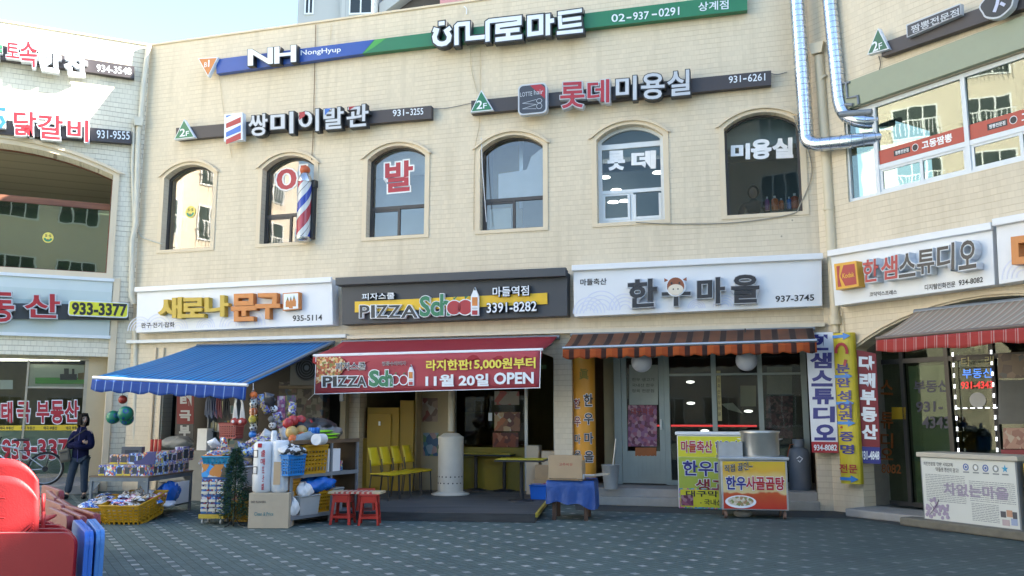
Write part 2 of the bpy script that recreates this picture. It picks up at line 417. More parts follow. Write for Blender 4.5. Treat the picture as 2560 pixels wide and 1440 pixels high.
def arc(cx, cz, rx, rz, a0, a1, n=12):
    return [(cx + rx * math.cos(R(a0 + (a1 - a0) * i / n)), cz + rz * math.sin(R(a0 + (a1 - a0) * i / n))) for i in range(n + 1)]
def seg_arch(x0, x1, z, rise, n=14):
    """Segmental arch from (x1,z) over to (x0,z)."""
    h = (x1 - x0) / 2; r = (h * h + rise * rise) / (2 * rise); c = z + rise - r; a = math.asin(min(1, h / r)); xm = (x0 + x1) / 2
    return [(xm + r * math.sin(a - 2 * a * i / n), c + r * math.cos(a - 2 * a * i / n)) for i in range(n + 1)]
def opening(x0, x1, z0, z1, rise):
    return [(x0, z0), (x1, z0)] + (seg_arch(x0, x1, z1, rise) if rise else [(x1, z1), (x0, z1)])
# ================================================================ THE SETTING
CREAM = (0.69, 0.592, 0.44)
TILE = tile_wall('cream_painted_tile', CREAM, (0.53, 0.43, 0.295))
TILE_L = tile_wall('pale_painted_tile', (0.72, 0.67, 0.54), (0.3, 0.25, 0.18), 0.115, 0.115, 0.007)
PLAST = pm('cream_plaster', (0.67, 0.555, 0.39), 0.6, var=0.1, scale=2.5, bump=0.15)
PLAST_D = pm('tan_plaster', (0.5, 0.4, 0.25), 0.6, var=0.12, scale=2.5, bump=0.1)
WHITE = pm('white_painted_metal', (0.74, 0.75, 0.76), 0.4, var=0.05)
WHITE2 = pm('white_frame', (0.66, 0.69, 0.7), 0.4, var=0.08)
DARKM = pm('dark_brown_aluminium', (0.055, 0.048, 0.045), 0.45, var=0.2)
BLACK = pm('black_paint', (0.02, 0.02, 0.022), 0.5, var=0.2)
STEEL = pm('galvanised_steel', (0.5, 0.52, 0.54), 0.4, 0.8, var=0.15, scale=12)
GREYM = pm('grey_painted_steel', (0.2, 0.22, 0.24), 0.5, 0.2, var=0.2)
RUST = pm('rusty_steel', (0.17, 0.1, 0.07), 0.8, var=0.4, scale=14)
CONC = pm('worn_concrete', (0.3, 0.29, 0.27), 0.85, var=0.25, scale=5, bump=0.3)
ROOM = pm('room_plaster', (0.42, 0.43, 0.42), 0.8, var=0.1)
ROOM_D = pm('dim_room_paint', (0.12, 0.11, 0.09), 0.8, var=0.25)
GLASS = glass('window_glass', (0.91, 0.92, 0.91), 0.085, gcol=(1, .93, .86))
GLASS_C = glass('shop_glass', (0.8, 0.84, 0.82), 0.035, gcol=(.8, .8, .75))
GLASS_G = glass('green_tinted_glass', (0.42, 0.52, 0.42), 0.2, gcol=(0.9, 0.95, 0.78))

def paving():
    m, t, n, b = nodes_of('block_paving'); L = t.links.new
    tc = n.new('ShaderNodeTexCoord'); mp = n.new('ShaderNodeMapping'); mp.vector_type = 'TEXTURE'
    mp.inputs['Location'].default_value = (0.29, 11.0, 0); mp.inputs['Rotation'].default_value = (0, 0, math.atan2(-0.86, 0.51)); L(tc.outputs['Object'], mp.inputs[0])
    s = n.new('ShaderNodeSeparateXYZ'); L(mp.outputs[0], s.inputs[0])
    def ma(op, a, bb, c=None):
        q = n.new('ShaderNodeMath'); q.operation = op
        for i, v in enumerate((a, bb, c)):
            if v is None: continue
            if isinstance(v, (int, float)): q.inputs[i].default_value = v
            else: L(v, q.inputs[i])
        return q.outputs[0]
    pu, pv = 0.1083, 0.092
    fu = ma('FLOORED_MODULO', ma('FLOOR', ma('DIVIDE', ma('ADD', s.outputs[0], pu / 2), pu), 0), 3)
    fv = ma('FLOORED_MODULO', ma('FLOOR', ma('DIVIDE', ma('ADD', s.outputs[1], pv / 2), pv), 0), 4)
    lite = ma('MULTIPLY', ma('LESS_THAN', fu, 0.5), ma('LESS_THAN', fv, 0.5))
    gu = ma('ABSOLUTE', ma('SUBTRACT', ma('FRACT', ma('DIVIDE', s.outputs[0], pu), 0), 0.5), 0)
    gv = ma('ABSOLUTE', ma('SUBTRACT', ma('FRACT', ma('DIVIDE', s.outputs[1], pv), 0), 0.5), 0)
    joint = ma('MAXIMUM', ma('LESS_THAN', gu, 0.06), ma('LESS_THAN', gv, 0.05))
    wn = n.new('ShaderNodeTexWhiteNoise'); cc = n.new('ShaderNodeCombineXYZ')
    L(ma('FLOOR', ma('DIVIDE', ma('ADD', s.outputs[0], pu / 2), pu), 0), cc.inputs[0]); L(ma('FLOOR', ma('DIVIDE', ma('ADD', s.outputs[1], pv / 2), pv), 0), cc.inputs[1]); L(cc.outputs[0], wn.inputs['Vector'])
    def mix(f, a, bb):
        q = n.new('ShaderNodeMix'); q.data_type = 'RGBA'
        if isinstance(f, float): q.inputs[0].default_value = f
        else: L(f, q.inputs[0])
        for i, v in ((6, a), (7, bb)):
            if isinstance(v, tuple): q.inputs[i].default_value = (*v, 1)
            else: L(v, q.inputs[i])
        return q.outputs[2]
    base = mix(wn.outputs[0], (0.08, 0.114, 0.106), (0.106, 0.146, 0.137))
    li = mix(wn.outputs[0], (0.25, 0.275, 0.265), (0.33, 0.345, 0.325))
    nz = n.new('ShaderNodeTexNoise'); nz.inputs['Scale'].default_value = 0.7; nz.inputs['Detail'].default_value = 9; L(tc.outputs['Object'], nz.inputs['Vector'])
    c = mix(lite, base, li)
    # blocks wear towards the shop side where the lighter ones are scuffed grey
    wr = n.new('ShaderNodeMapRange'); wr.inputs[1].default_value = 0.45; wr.inputs[2].default_value = 0.75; wr.inputs[4].default_value = 0.55; L(nz.outputs[0], wr.inputs[0])
    s2 = n.new('ShaderNodeSeparateXYZ'); L(tc.outputs['Object'], s2.inputs[0]); wx = n.new('ShaderNodeMapRange'); wx.inputs[1].default_value = 0.8; wx.inputs[2].default_value = 4.2; wx.inputs[4].default_value = 0.62; L(s2.outputs[0], wx.inputs[0])
    wsum = ma('MULTIPLY_ADD', wr.outputs[0], 0.8, wx.outputs[0])
    wsum = ma('MINIMUM', wsum, 0.86)
    c = mix(wsum, c, (0.066, 0.088, 0.085))
    c = mix(ma('MULTIPLY', joint, 0.7), c, (0.03, 0.038, 0.038))
    sp = n.new('ShaderNodeTexVoronoi'); sp.inputs['Scale'].default_value = 2.3; L(tc.outputs['Object'], sp.inputs['Vector'])
    sr = n.new('ShaderNodeMapRange'); sr.inputs[1].default_value = 0.03; sr.inputs[2].default_value = 0.06; sr.inputs[3].default_value = 0.7; sr.inputs[4].default_value = 0; L(sp.outputs['Distance'], sr.inputs[0])
    c = mix(sr.outputs[0], c, (0.035, 0.035, 0.035))
    L(c, b.inputs['Base Color'])
    rr = n.new('ShaderNodeMapRange'); rr.inputs[3].default_value = 0.55; rr.inputs[4].default_value = 0.85; L(nz.outputs[0], rr.inputs[0]); L(rr.outputs[0], b.inputs['Roughness'])
    b.inputs['Specular IOR Level'].default_value = 0.2
    n2 = n.new('ShaderNodeTexNoise'); n2.inputs['Scale'].default_value = 70; L(tc.outputs['Object'], n2.inputs['Vector'])
    h = ma('MULTIPLY_ADD', joint, -1.0, ma('MULTIPLY', n2.outputs[0], 0.5))
    bp = n.new('ShaderNodeBump'); bp.inputs['Strength'].default_value = 0.6; bp.inputs['Distance'].default_value = 0.006; L(h, bp.inputs['Height']); L(bp.outputs[0], b.inputs['Normal'])
    return m
g = MB().quad((-150, -150, 0), (150, -150, 0), (150, 150, 0), (-150, 150, 0)).build('ground', paving())
g['kind'] = 'structure'
# darker worn asphalt apron along the shops on the butcher's side
ap = MB().add([MW.w(10.3, -1.1, .004), MW.w(14.9, -1.1, .004), RW.w(2.6, -1.0, .004), RW.w(2.6, 0, .004), RW.w(0, 0, .004), MW.w(10.0, 0.25, .004)], [(0, 1, 2, 3, 4, 5)]).build('pavement', pm('worn_asphalt', (0.045, 0.05, 0.05), 0.85, var=0.4, scale=3, bump=0.4))
ap['kind'] = 'structure'

# ---------------------------------------------------------------- the building straight ahead
WINS = [(0.62, 1.91), (3.15, 4.41), (5.67, 6.97), (8.17, 9.48), (10.56, 11.85), (12.99, 14.33)]
WZ0, WZ1, WRISE = 5.29, 6.96, 0.26
mainb = thing('shop_building', 'cream tiled two storey block of shops with six arched windows', 'building', MW)
outer = [(0, 0), (LEN, 0), (LEN, TOP), (0, TOP)]
holes = [opening(a, b, WZ0, WZ1, WRISE) for a, b in WINS]
SHOPS = [(0.92, 5.2, 2.72, 0.4), (5.62, 9.67, 2.72, 0.42), (10.02, 14.34, 2.95, 0.0)]
def base_cut(shops, x0, x1, top):
    pts = [(x0, 0)]
    for a, b, z, r in shops:
        pts.append((a, 0)); arch = (seg_arch(a, b, z, r)[::-1] if r else [(a, z), (b, z)]); pts += arch; pts.append((b, 0))
    pts += [(x1, 0), (x1, top), (x0, top)]
    return pts
plate(MB(), [base_cut(SHOPS, 0, LEN, TOP)] + holes, 0, 0.32).build('wall', TILE, mainb)
MB().box(-0.05, LEN + 0.05, -0.03, 0.4, TOP + 0.001, TOP + 0.045).build('coping', PLAST, mainb)
MB().box(0.1, LEN, 0.4, 14, 8.1, 9.9).box(0.1, LEN, 6.0, 14, 0, 8.09).build('roof', CONC, mainb)
# upper floor rooms
rm = MB().mat(0)
rm.quad((0.05, 3.5, 4.9), (LEN - .05, 3.5, 4.9), (LEN - .05, 3.5, 7.9), (0.05, 3.5, 7.9))
rm.quad((0.05, 0.33, 7.9), (LEN - .05, 0.33, 7.9), (LEN - .05, 3.5, 7.9), (0.05, 3.5, 7.9))
rm.quad((0.05, 0.33, 4.9), (LEN - .05, 0.33, 4.9), (LEN - .05, 3.5, 4.9), (0.05, 3.5, 4.9))
for x in (0.05, 2.6, 7.6, 10.1, LEN - .05): rm.box(x - .05, x + .05, 0.33, 3.49, 4.91, 7.89)
rm.build('upper_room', ROOM, mainb)
FILM_HI = pm('pale_ceiling_panel', (0.62, 0.68, 0.7), 0.6, var=0.06)
FILM_LO = pm('blue_grey_partition', (0.3, 0.37, 0.42), 0.7, var=0.15, scale=3)
for i, (a, b) in enumerate(WINS):
    xm = (a + b) / 2
    white = i == 4
    # plaster surround and hood
    sur = MB(); o_ = [(a - .1, WZ0 - .07), (b + .1, WZ0 - .07)] + seg_arch(a - .1, b + .1, WZ1 + .03, WRISE + .05)
    plate(sur, [o_, opening(a, b, WZ0, WZ1, WRISE)], -0.02, 0)
    sur.build('window_surround', PLAST, mainb)
    hd = MB(); ar = seg_arch(a - .09, b + .09, WZ1 + .03, WRISE + .03); ar2 = seg_arch(a - .16, b + .16, WZ1 + .02, WRISE + .1)
    plate(hd, [ar2 + ar[::-1]], -0.065, -0.021)
    hd.build('window_hood', PLAST, mainb, bev=0.012)
    fr_m = WHITE2 if white else DARKM
    fw = 0.075 if white else 0.045
    f = MB(); inn = opening(a + fw, b - fw, WZ0 + fw, WZ1 - .01, WRISE - fw * .6)
    plate(f, [opening(a, b, WZ0, WZ1, WRISE), inn], 0.16, 0.23)
    zt = 5.93
    if i in (1, 2, 3, 4):
        f.box(a + fw, b - fw, 0.165, 0.235, zt - .03, zt + .04)
        f.box(xm - .02, xm + .03, 0.17, 0.24, WZ0 + fw, zt - .031)
        f.box(a + fw, xm - .021, 0.175, 0.21, zt - .07, zt - .031); f.box(a + fw, a + fw + .035, .175, .21, WZ0 + fw, zt - .07)
    if white:
        f.box(a + fw, b - fw, 0.165, 0.235, WZ1 - .16, WZ1 - .06)
        for q in (a + fw + .001, xm + .031):
            x1 = q + (xm - a - fw - .03 if q < xm else b - fw - xm - .032)
            f.box(q, q + .05, .15, .2, WZ0 + fw, zt - .075); f.box(x1 - .05, x1, .15, .2, WZ0 + fw, zt - .075); f.box(q + .05, x1 - .05, .15, .2, WZ0 + fw, WZ0 + fw + .05)
    wo = f.build('window', fr_m, mainb)
    p = MB(); plate(p, [opening(a + fw - .01, b - fw + .01, WZ0 + fw - .01, WZ1 - .02, WRISE - fw * .6)], 0.195, 0.2)
    p.build('pane', GLASS if i < 4 else glass('salon_glass', (.8, .84, .84), .035, gcol=(.8, .85, .85)), wo)
    # what hangs just inside: a pale lowered ceiling edge and a partition
    if i in (1, 2):
        q = MB().mat(0); q.box(a - .2, b + .2, .55, .6, 6.72, 7.4); q.mat(1).box(a - .2, b + .2, .62, .66, WZ0 - .1, 6.75); q.build('window_blind', [FILM_HI, FILM_LO], wo)
    if i == 0:
        q = MB().mat(0); q.box(a - .2, b + .2, 1.5, 1.55, 5.0, 7.5); q.box(a + .1, a + .22, 1.3, 1.49, 5.0, 7.5); q.mat(1); q.box(b - .35, b - .05, 1.44, 1.495, 5.5, 6.0); q.box(a + .45, a + .55, 1.44, 1.495, 5.6, 5.9); q.box(a + .42, a + .5, 1.44, 1.495, 6.4, 6.8)
        q.build('inner_partition', [pm('grey_green_wallpaper', (0.5, 0.5, 0.42), 0.8, var=0.08), FILM_LO], wo)
        cur = MB(); cur.grid(lambda u, v: (a + .06 + .16 * u + .03 * math.sin(v * 3), .34 + .03 * math.sin(u * 14), WZ0 + 1.7 * v), 14, 5); cur.build('curtain', FILM_HI, wo)
    if i == 3:
        q = MB().mat(0); plate(q, [[(a + .32, 5.97), (b - .03, 5.97), (b - .03, 6.98), (b - .13, 6.93), (b - .3, 6.8), (b - .37, 6.6), (b - .4, 6.54), (a + .32, 6.5)]], .212, .216)
        q.mat(1).box(a - .1, a + .55, 1.2, 1.25, 5.3, 7.4); q.mat(2).box(a + .6, a + .68, .8, .85, 5.9, 7.4)
        q.mat(3).box(a + .1, xm - .1, .32, .5, 5.34, 5.8)
        q.build('window_paper', [pm('white_paper_sheet', (0.66, 0.7, 0.76), 0.8, var=0.1, scale=4), pm('beige_partition', (0.5, 0.44, 0.3), 0.8), STEEL, pm('grey_green_cabinet', (.4, .43, .4), .6)], wo)
    if i in (4, 5):
        q = MB().mat(0).box(a - .3, b + .3, .7, 1.0, 6.78, 7.5); q.mat(1).box(a - .3, b + .3, 1.7, 1.75, 4.95, 6.78)
        q.build('inner_soffit', [FILM_HI, pm('slate_blue_wall', (0.13, 0.16, 0.17), 0.8)], wo)
    # writing on the panes
    if i == 1:
        s = MB().mat(0); wtext(s, '이', MW, (694, 421, 763, 489, -6), -.186, .075); s.mat(1); wtext(s, '이', MW, (694, 421, 763, 489, -6), -.184, .03); s.build('pane_lettering', [pm('white_vinyl', (.8, .8, .8), .4), pm('red_vinyl', (.40, .022, .035), .4)], wo)
    if i == 2:
        s = MB().mat(0); wtext(s, '발', MW, (965, 408, 1030, 480, -6), -.186, .075); s.mat(1); wtext(s, '발', MW, (965, 408, 1030, 480, -6), -.184, .03); s.build('pane_lettering', [MATS['white_vinyl'], MATS['red_vinyl']], wo)
    if i == 4:
        s = MB(); wtext(s, '롯', MW, (1521, 380, 1560, 424, -2), -.186, .05); wtext(s, '데', MW, (1582, 380, 1636, 421, -2), -.186, .05); s.build('pane_lettering', MATS['white_vinyl'], wo)
    if i == 5:
        s = MB(); wtext(s, '미', MW, (1830, 362, 1872, 398, -2), -.186, .05); wtext(s, '용', MW, (1880, 352, 1926, 397, -3), -.186, .05); wtext(s, '실', MW, (1934, 348, 1980, 394, -2), -.186, .05); s.build('pane_lettering', MATS['white_vinyl'], wo)
    if i == 0:
        def five(fr, px, py, d, r, par):
            c = fr.at(px, py, d)
            s = MB().mat(0); s.prism(arc(c.x, c.z, r, r * 1.08, 0, 360, 22)[:-1], c.y, c.y + .004)
            s.mat(1); s.prism(arc(c.x, c.z - r * .12, r * .78, r * .72, 180, 360, 12) + arc(c.x, c.z - r * .1, r * .4, r * .3, 360, 180, 8), c.y - .003, c.y - .0005)
            s.mat(2); text(s, '5·5', [(c.x - r * .55, c.y - .003, c.z + r * .62), (c.x + r * .55, c.y - .003, c.z + r * .62), (c.x + r * .55, c.y - .003, c.z + r * .14), (c.x - r * .55, c.y - .003, c.z + r * .14)], .02)
            s.mat(3); s.prism(arc(c.x, c.z - r * .38, r * .15, r * .13, 0, 360, 10)[:-1], c.y - .003, c.y - .0005)
            return s.build('round_sticker', [pm('yellow_sticker', (.75, .62, .12), .4), pm('green_sticker', (.03, .22, .12), .4), BLACK, MATS['red_vinyl']] if 'red_vinyl' in MATS else [pm('yellow_sticker', (.75, .62, .12), .4), pm('green_sticker', (.03, .22, .12), .4), BLACK, pm('red_vinyl', (.40, .022, .035), .4)], par)
        five(MW, 476, 530, -.186, .13, wo)
# interior ceiling lamps of the salon
for px, py in ((1512, 444), (1645, 432), (1541, 476), (1533, 506), (1562, 503)):
    c = MW.at(px, py, -1.3)
    MB().lathe([(.02, .03), (.1, .02), (.12, 0)], c, 16).build('ceiling_lamp', emis('warm_white_lamp', (1, .96, .88), 1.0), mainb)
# ledge under the signs
MB().box(-.02, 5.33, -.14, -.001, 3.2, 3.27).build('ledge', WHITE2, mainb)
MB().box(5.36, LEN, -.14, -.001, 3.17, 3.235).build('ledge', pm('cream_trim', (.6, .54, .42), .5), mainb)
# moulded pier edges
for x0, x1 in ((.62, .7), (.82, .9)): MB().box(x0, x1, -.05, -.001, 0, 3.1).build('pier_moulding', PLAST, mainb, bev=.015)
# shop interiors
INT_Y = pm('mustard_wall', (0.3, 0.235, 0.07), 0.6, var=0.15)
def room(name, a, b, y0, y1, z0, z1, mats):
    q = MB().mat(0); q.quad((a, y1, z0), (b, y1, z0), (b, y1, z1), (a, y1, z1))
    q.mat(1); q.quad((a, y0, z0), (a, y1, z0), (a, y1, z1), (a, y0, z1)); q.quad((b, y1, z0), (b, y0, z0), (b, y0, z1), (b, y1, z1))
    q.mat(2); q.quad((a, y0, z1), (a, y1, z1), (b, y1, z1), (b, y0, z1)); q.mat(3); q.quad((a, y0, z0), (b, y0, z0), (b, y1, z0), (a, y1, z0))
    return q.build(name, mats, mainb)
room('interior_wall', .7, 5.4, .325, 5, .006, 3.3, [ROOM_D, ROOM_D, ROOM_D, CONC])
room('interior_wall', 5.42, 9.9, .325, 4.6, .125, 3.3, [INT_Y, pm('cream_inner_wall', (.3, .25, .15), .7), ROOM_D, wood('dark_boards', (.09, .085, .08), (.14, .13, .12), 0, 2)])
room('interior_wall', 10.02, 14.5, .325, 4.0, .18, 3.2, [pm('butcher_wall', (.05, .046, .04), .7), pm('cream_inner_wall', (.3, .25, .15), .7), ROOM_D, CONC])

# ---------------------------------------------------------------- the building on the woman's side
leftb = thing('shop_building', 'paler tiled building in half sun with one wide arched window', 'building', LW)
Lwin = opening(-5.2, -.6, 4.75, 7.0, .45)
plate(MB(), [base_cut([(-5.0, -.42, 2.9, 0)], -18, 0, TOP), Lwin, opening(-11.5, -6.9, 4.75, 7.0, .45), opening(-17.6, -13, 4.75, 7.0, .45)], 0, .5).build('wall', TILE_L, leftb)
MB().box(-18, .05, -.03, .55, TOP + .001, TOP + .045).build('coping', PLAST, leftb)
MB().box(-18, -.1, .51, 12, 8.0, 9.9).box(-18, -.1, 6, 12, 0, 7.99).build('roof', CONC, leftb)
for a, b in ((-5.2, -.6), (-11.5, -6.9)):
    q = MB(); plate(q, [opening(a - .13, b + .13, 4.6, 7.03, .52), opening(a, b, 4.75, 7.0, .45)], -.05, 0); q.build('window_surround', PLAST, leftb)
    q = MB(); A1 = seg_arch(a - .12, b + .12, 7.03, .52); A2 = seg_arch(a - .26, b + .26, 7.03, .62); plate(q, [A2 + A1[::-1]], -.1, -.051); q.build('window_hood', PLAST, leftb, bev=.015)
    f = MB(); plate(f, [opening(a, b, 4.75, 7.0, .45), opening(a + .03, b - .03, 4.83, 6.99, .43)], .42, .47); f.box(a + .03, b - .03, .4, .46, 6.28, 6.42)
    wo = f.build('window', wood('red_brown_wood', (.13, .045, .025), (.2, .08, .04), 0, 2), leftb)
    p = MB(); plate(p, [opening(a + .02, b - .02, 4.82, 6.35, 0)], .44, .445); p.build('pane', GLASS_G, wo)
    p = MB(); p.grid(lambda u, v: (a + (b - a) * u, .49 + 1.6 * v, 7.55 - 1.0 * v), 1, 1, False); p.build('sloped_soffit', stripes('beige_soffit_boards', [(.34, .28, .18), (.27, .22, .14)], [0, .85], .12, 'Z'), leftb)
    p = MB().mat(0).quad((a, 2.5, 4.6), (b, 2.5, 4.6), (b, 2.5, 6.6), (a, 2.5, 6.6)); p.mat(1); p.quad((a, .55, 4.7), (b, .55, 4.7), (b, 2.5, 4.7), (a, 2.5, 4.7)); p.build('inner_partition', [pm('green_grey_room', (.2, .23, .17), .8), ROOM_D], wo)
    if a > -6:
        five(LW, 120, 594, -.432, .11, wo)
        s = MB().mat(0)
        for q, rr in (((30, 640), .3), ((80, 655), .22), ((140, 660), .3), ((10, 665), .2)):
            c = LW.at(*q, -.6); s.prism([p_ for p_ in arc(c.x, c.z - .05, rr, rr, 0, 360, 20)[:-1]], c.y, c.y + .02)
        s.build('paper_cutout', pm('olive_paper', (.2, .22, .08), .7), wo)
MB().box(-.45, -.3, -.05, -.001, 0, 4.65).build('pier_moulding', PLAST, leftb, bev=.015)
# ground floor glazing
fr_ = MB(); fr_.box(-5, -.42, .28, .36, 2.82, 2.9); fr_.box(-.9, -.83, .28, .36, .38, 2.81); fr_.box(-2.02, -1.98, .28, .36, .38, 2.81); fr_.box(-5, -.83, .28, .36, .3, .38); fr_.box(-1.979, -.901, .29, .35, 2.2, 2.24)
lw_ = fr_.build('window', pm('champagne_aluminium', (.42, .38, .3), .35, .5), leftb)
p = MB(); p.quad((-5, .32, .35), (-.86, .32, .35), (-.86, .32, 2.85), (-5, .32, 2.85)); p.build('pane', glass('shop_window_glass', (.72, .76, .66), .07), lw_)
MB().box(-.83, -.42, .26, .3, 0, 2.9).build('pier_reveal', PLAST_D, leftb)
MB().box(-5, -.83, .2, .38, .002, .3).build('window_sill', CONC, leftb)
q = MB().mat(0); q.quad((-5, 3.5, .1), (-.5, 3.5, .1), (-.5, 3.5, 2.9), (-5, 3.5, 2.9)); q.quad((-.5, .4, .1), (-.5, 3.5, .1), (-.5, 3.5, 2.9), (-.5, .4, 2.9)); q.mat(1); q.quad((-5, .4, 2.9), (-.5, .4, 2.9), (-.5, 3.5, 2.9), (-5, 3.5, 2.9))
q.mat(2); q.box(-4.5, -.9, .36, .4, .35, 1.35); q.mat(3); q.box(-1.97, -.92, .36, .4, 2.24, 2.72); q.build('interior_wall', [pm('office_wall', (.3, .27, .16), .8, var=.2), ROOM_D, pm('pale_green_screen', (.42, .5, .42), .6), pm('pale_poster', (.55, .55, .46), .6)], leftb)
s = MB().mat(0); RED = MATS['red_vinyl']; WV = MATS['white_vinyl']
for ch, x0, x1, y0, y1 in (('태', 4, 30, 1006, 1055), ('극', 43, 74, 1006, 1055), ('부', 92, 122, 1006, 1055), ('동', 128, 158, 1004, 1057), ('산', 163, 196, 1003, 1054)):
    s.mat(0); wtext(s, ch, LW, (x0, y0, x1, y1, 0), -.314, .075); s.mat(1); wtext(s, ch, LW, (x0, y0, x1, y1, 0), -.312, .035)
for ch, x0, x1 in (('9', 6, 26), ('3', 30, 49), ('3', 55, 74), ('-', 79, 91), ('3', 96, 114), ('3', 122, 141), ('7', 147, 167)):
    y0, y1 = (1100, 1147) if ch != '-' else (1120, 1128)
    s.mat(0); wtext(s, ch, LW, (x0, y0, x1, y1, 0), -.314, .06); s.mat(1); wtext(s, ch, LW, (x0, y0, x1, y1, 0), -.312, .03)
s.mat(2); A = [LW.at(0, 1064, -.314), LW.at(197, 1062, -.314), LW.at(197, 1076, -.314), LW.at(0, 1076, -.314)]; s.quad(A[3], A[2], A[1], A[0])
s.mat(3)
for x in (0, 53, 109, 165): wtext(s, '태극 부동산', LW, (x, 1066, x + 34, 1074, 0), -.311, .02)
s.build('pane_lettering', [WV, RED, pm('yellow_vinyl', (.72, .5, .03), .4), BLACK], lw_)
st_ = MB(); st_.box(-6, -.46, -.75, .199, .004, .2); st_.build('doorstep', CONC, leftb, bev=.02)
# toy train poster seen through the glass
s = MB().mat(0); A = [LW.at(x, y, -.34) for x, y in ((88, 944), (228, 944), (228, 960), (88, 959))]; s.quad(A[3], A[2], A[1], A[0]); s.mat(1)
for x0, x1, y0, y1 in ((150, 192, 935, 950), (160, 172, 921, 936), (180, 186, 922, 936)):
    A = [LW.at(x, y, -.335) for x, y in ((x0, y0), (x1, y0), (x1, y1), (x0, y1))]; s.quad(A[3], A[2], A[1], A[0])
s.mat(2); A = [LW.at(x, y, -.335) for x, y in ((195, 933), (226, 930), (226, 948), (195, 949))]; s.quad(A[3], A[2], A[1], A[0])
s.build('train_poster', [pm('bright_green_print', (.08, .4, .04), .5), BLACK, pm('ochre_print', (.25, .15, .03), .6)], lw_)
s = MB(); A = [LW.at(x, y, -.36) for x, y in ((0, 896), (200, 899), (200, 902), (0, 902))]; s.quad(A[3], A[2], A[1], A[0]); s.build('tube_lamp', emis('tube_light', (1, .98, .9), 2.2), lw_)
s = MB().mat(0); A = [LW.at(x, y, -.4) for x, y in ((0, 950), (32, 950), (32, 973), (0, 973))]; s.quad(A[3], A[2], A[1], A[0]); s.build('notice', WV, lw_)

# ---------------------------------------------------------------- the building beyond the corner with the ducts
rightb = thing('shop_building', 'cream tiled building with wide white framed windows under a green band', 'building', RW)
plate(MB(), [base_cut([(.6, 5.2, 2.75, .62)], 0, 34, TOP), opening(.64, 5.9, 5.3, 6.93, 0)], 0, .32).build('wall', TILE, rightb)
MB().box(0, 34, .33, 11, 8.2, 10.1).box(0, 34, 6.5, 11, 0, 8.19).build('roof', CONC, rightb)
MB().box(.72, 8, -.1, -.001, 6.935, 7.42).build('sign_band', pm('sage_green_panel', (.29, .315, .215), .5, var=.06), rightb, bev=.01)
q = MB(); A1 = seg_arch(.52, 5.28, 2.74, .66); A2 = seg_arch(.44, 5.36, 2.73, .72); plate(q, [A2 + A1[::-1]], -.04, -.001); q.build('arch_moulding', PLAST, rightb)
f = MB()
for x in (.64, 1.2, 2.77, 4.35, 5.84): f.box(x - .035 + (.035 if x < .7 else 0), x + .035, .04, .12, 5.3, 6.92)
f.box(.68, 5.84, .045, .115, 5.31, 5.36); f.box(1.235, 5.84, .05, .11, 5.75, 5.83); f.box(.68, 5.84, .045, .115, 6.85, 6.92)
for a, b in ((1.235, 2.735), (2.805, 4.315)):
    xm = (a + b) / 2
    f.box(xm - .025, xm + .025, .06, .1, 5.361, 5.749); f.box(a, a + .05, .065, .1, 5.361, 5.749); f.box(b - .05, b, .065, .1, 5.361, 5.749); f.box(a + .051, b - .051, .065, .1, 5.361, 5.4); f.box(a + .051, b - .051, .065, .1, 5.71, 5.749)
wr = f.build('window', WHITE2, rightb)
p = MB(); p.box(.7, 5.84, .08, .085, 5.34, 6.88); p.build('pane', glass('clear_upper_glass', (.55, .6, .52), .1, gcol=(.85, .9, .85)), wr)
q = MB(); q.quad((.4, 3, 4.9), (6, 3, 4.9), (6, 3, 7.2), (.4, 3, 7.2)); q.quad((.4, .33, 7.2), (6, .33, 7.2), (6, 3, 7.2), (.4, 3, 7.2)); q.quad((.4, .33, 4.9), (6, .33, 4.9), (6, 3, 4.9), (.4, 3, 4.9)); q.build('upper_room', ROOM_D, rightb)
s = MB().mat(0)
for x0, x1 in ((1.24, 2.73), (2.81, 4.31)):
    s.mat(0).box(x0, x1, .072, .079, 5.84, 6.08); s.mat(1)
    for t_, a, b, z0, z1, of in (('고동짬뽕', .52, .86, 5.9, 6.03, .03), ('짬뽕전문점', .2, .36, 5.93, 5.99, .02)):
        xa = x0 + (x1 - x0) * a; xb = x0 + (x1 - x0) * b; s.mat(1)
        text(s, t_, [(xa, .07, z1), (xb, .07, z1), (xb, .07, z0), (xa, .07, z0)], of)
    s.mat(2); xa = x0 + (x1 - x0) * .18; xb = x0 + (x1 - x0) * .38; s.box(xa, xb, .0711, .0715, 5.91, 6.01); c = x0 + (x1 - x0) * .44; s.prism(arc(c, 5.965, .05, .055, 0, 360, 16)[:-1], .071, .0715); s.mat(1); ribbon(s, arc(c, 5.965, .053, .058, 0, 360, 16)[:-1], .008, .0695, .0705, True)
s.build('pane_lettering', [pm('brick_red_vinyl', (.42, .055, .03), .45), WV, BLACK], wr)
q = MB().mat(0); q.quad((.3, 3.2, .1), (6, 3.2, .1), (6, 3.2, 3.5), (.3, 3.2, 3.5)); q.mat(0).quad((.3, .33, 3.5), (6, .33, 3.5), (6, 3.2, 3.5), (.3, 3.2, 3.5)); q.mat(1); q.quad((.3, .33, .08), (6, .33, .08), (6, 3.2, .08), (.3, 3.2, .08)); q.quad((.3, .33, 0), (.3, 3.2, 0), (.3, 3.2, 3.5), (.3, .33, 3.5)); q.build('interior_wall', [pm('agent_dark_wall', (.05, .05, .042), .8), CONC], rightb)
MB().box(.6, 5.2, -.5, .325, .004, .13).build('doorstep', CONC, rightb, bev=.02)

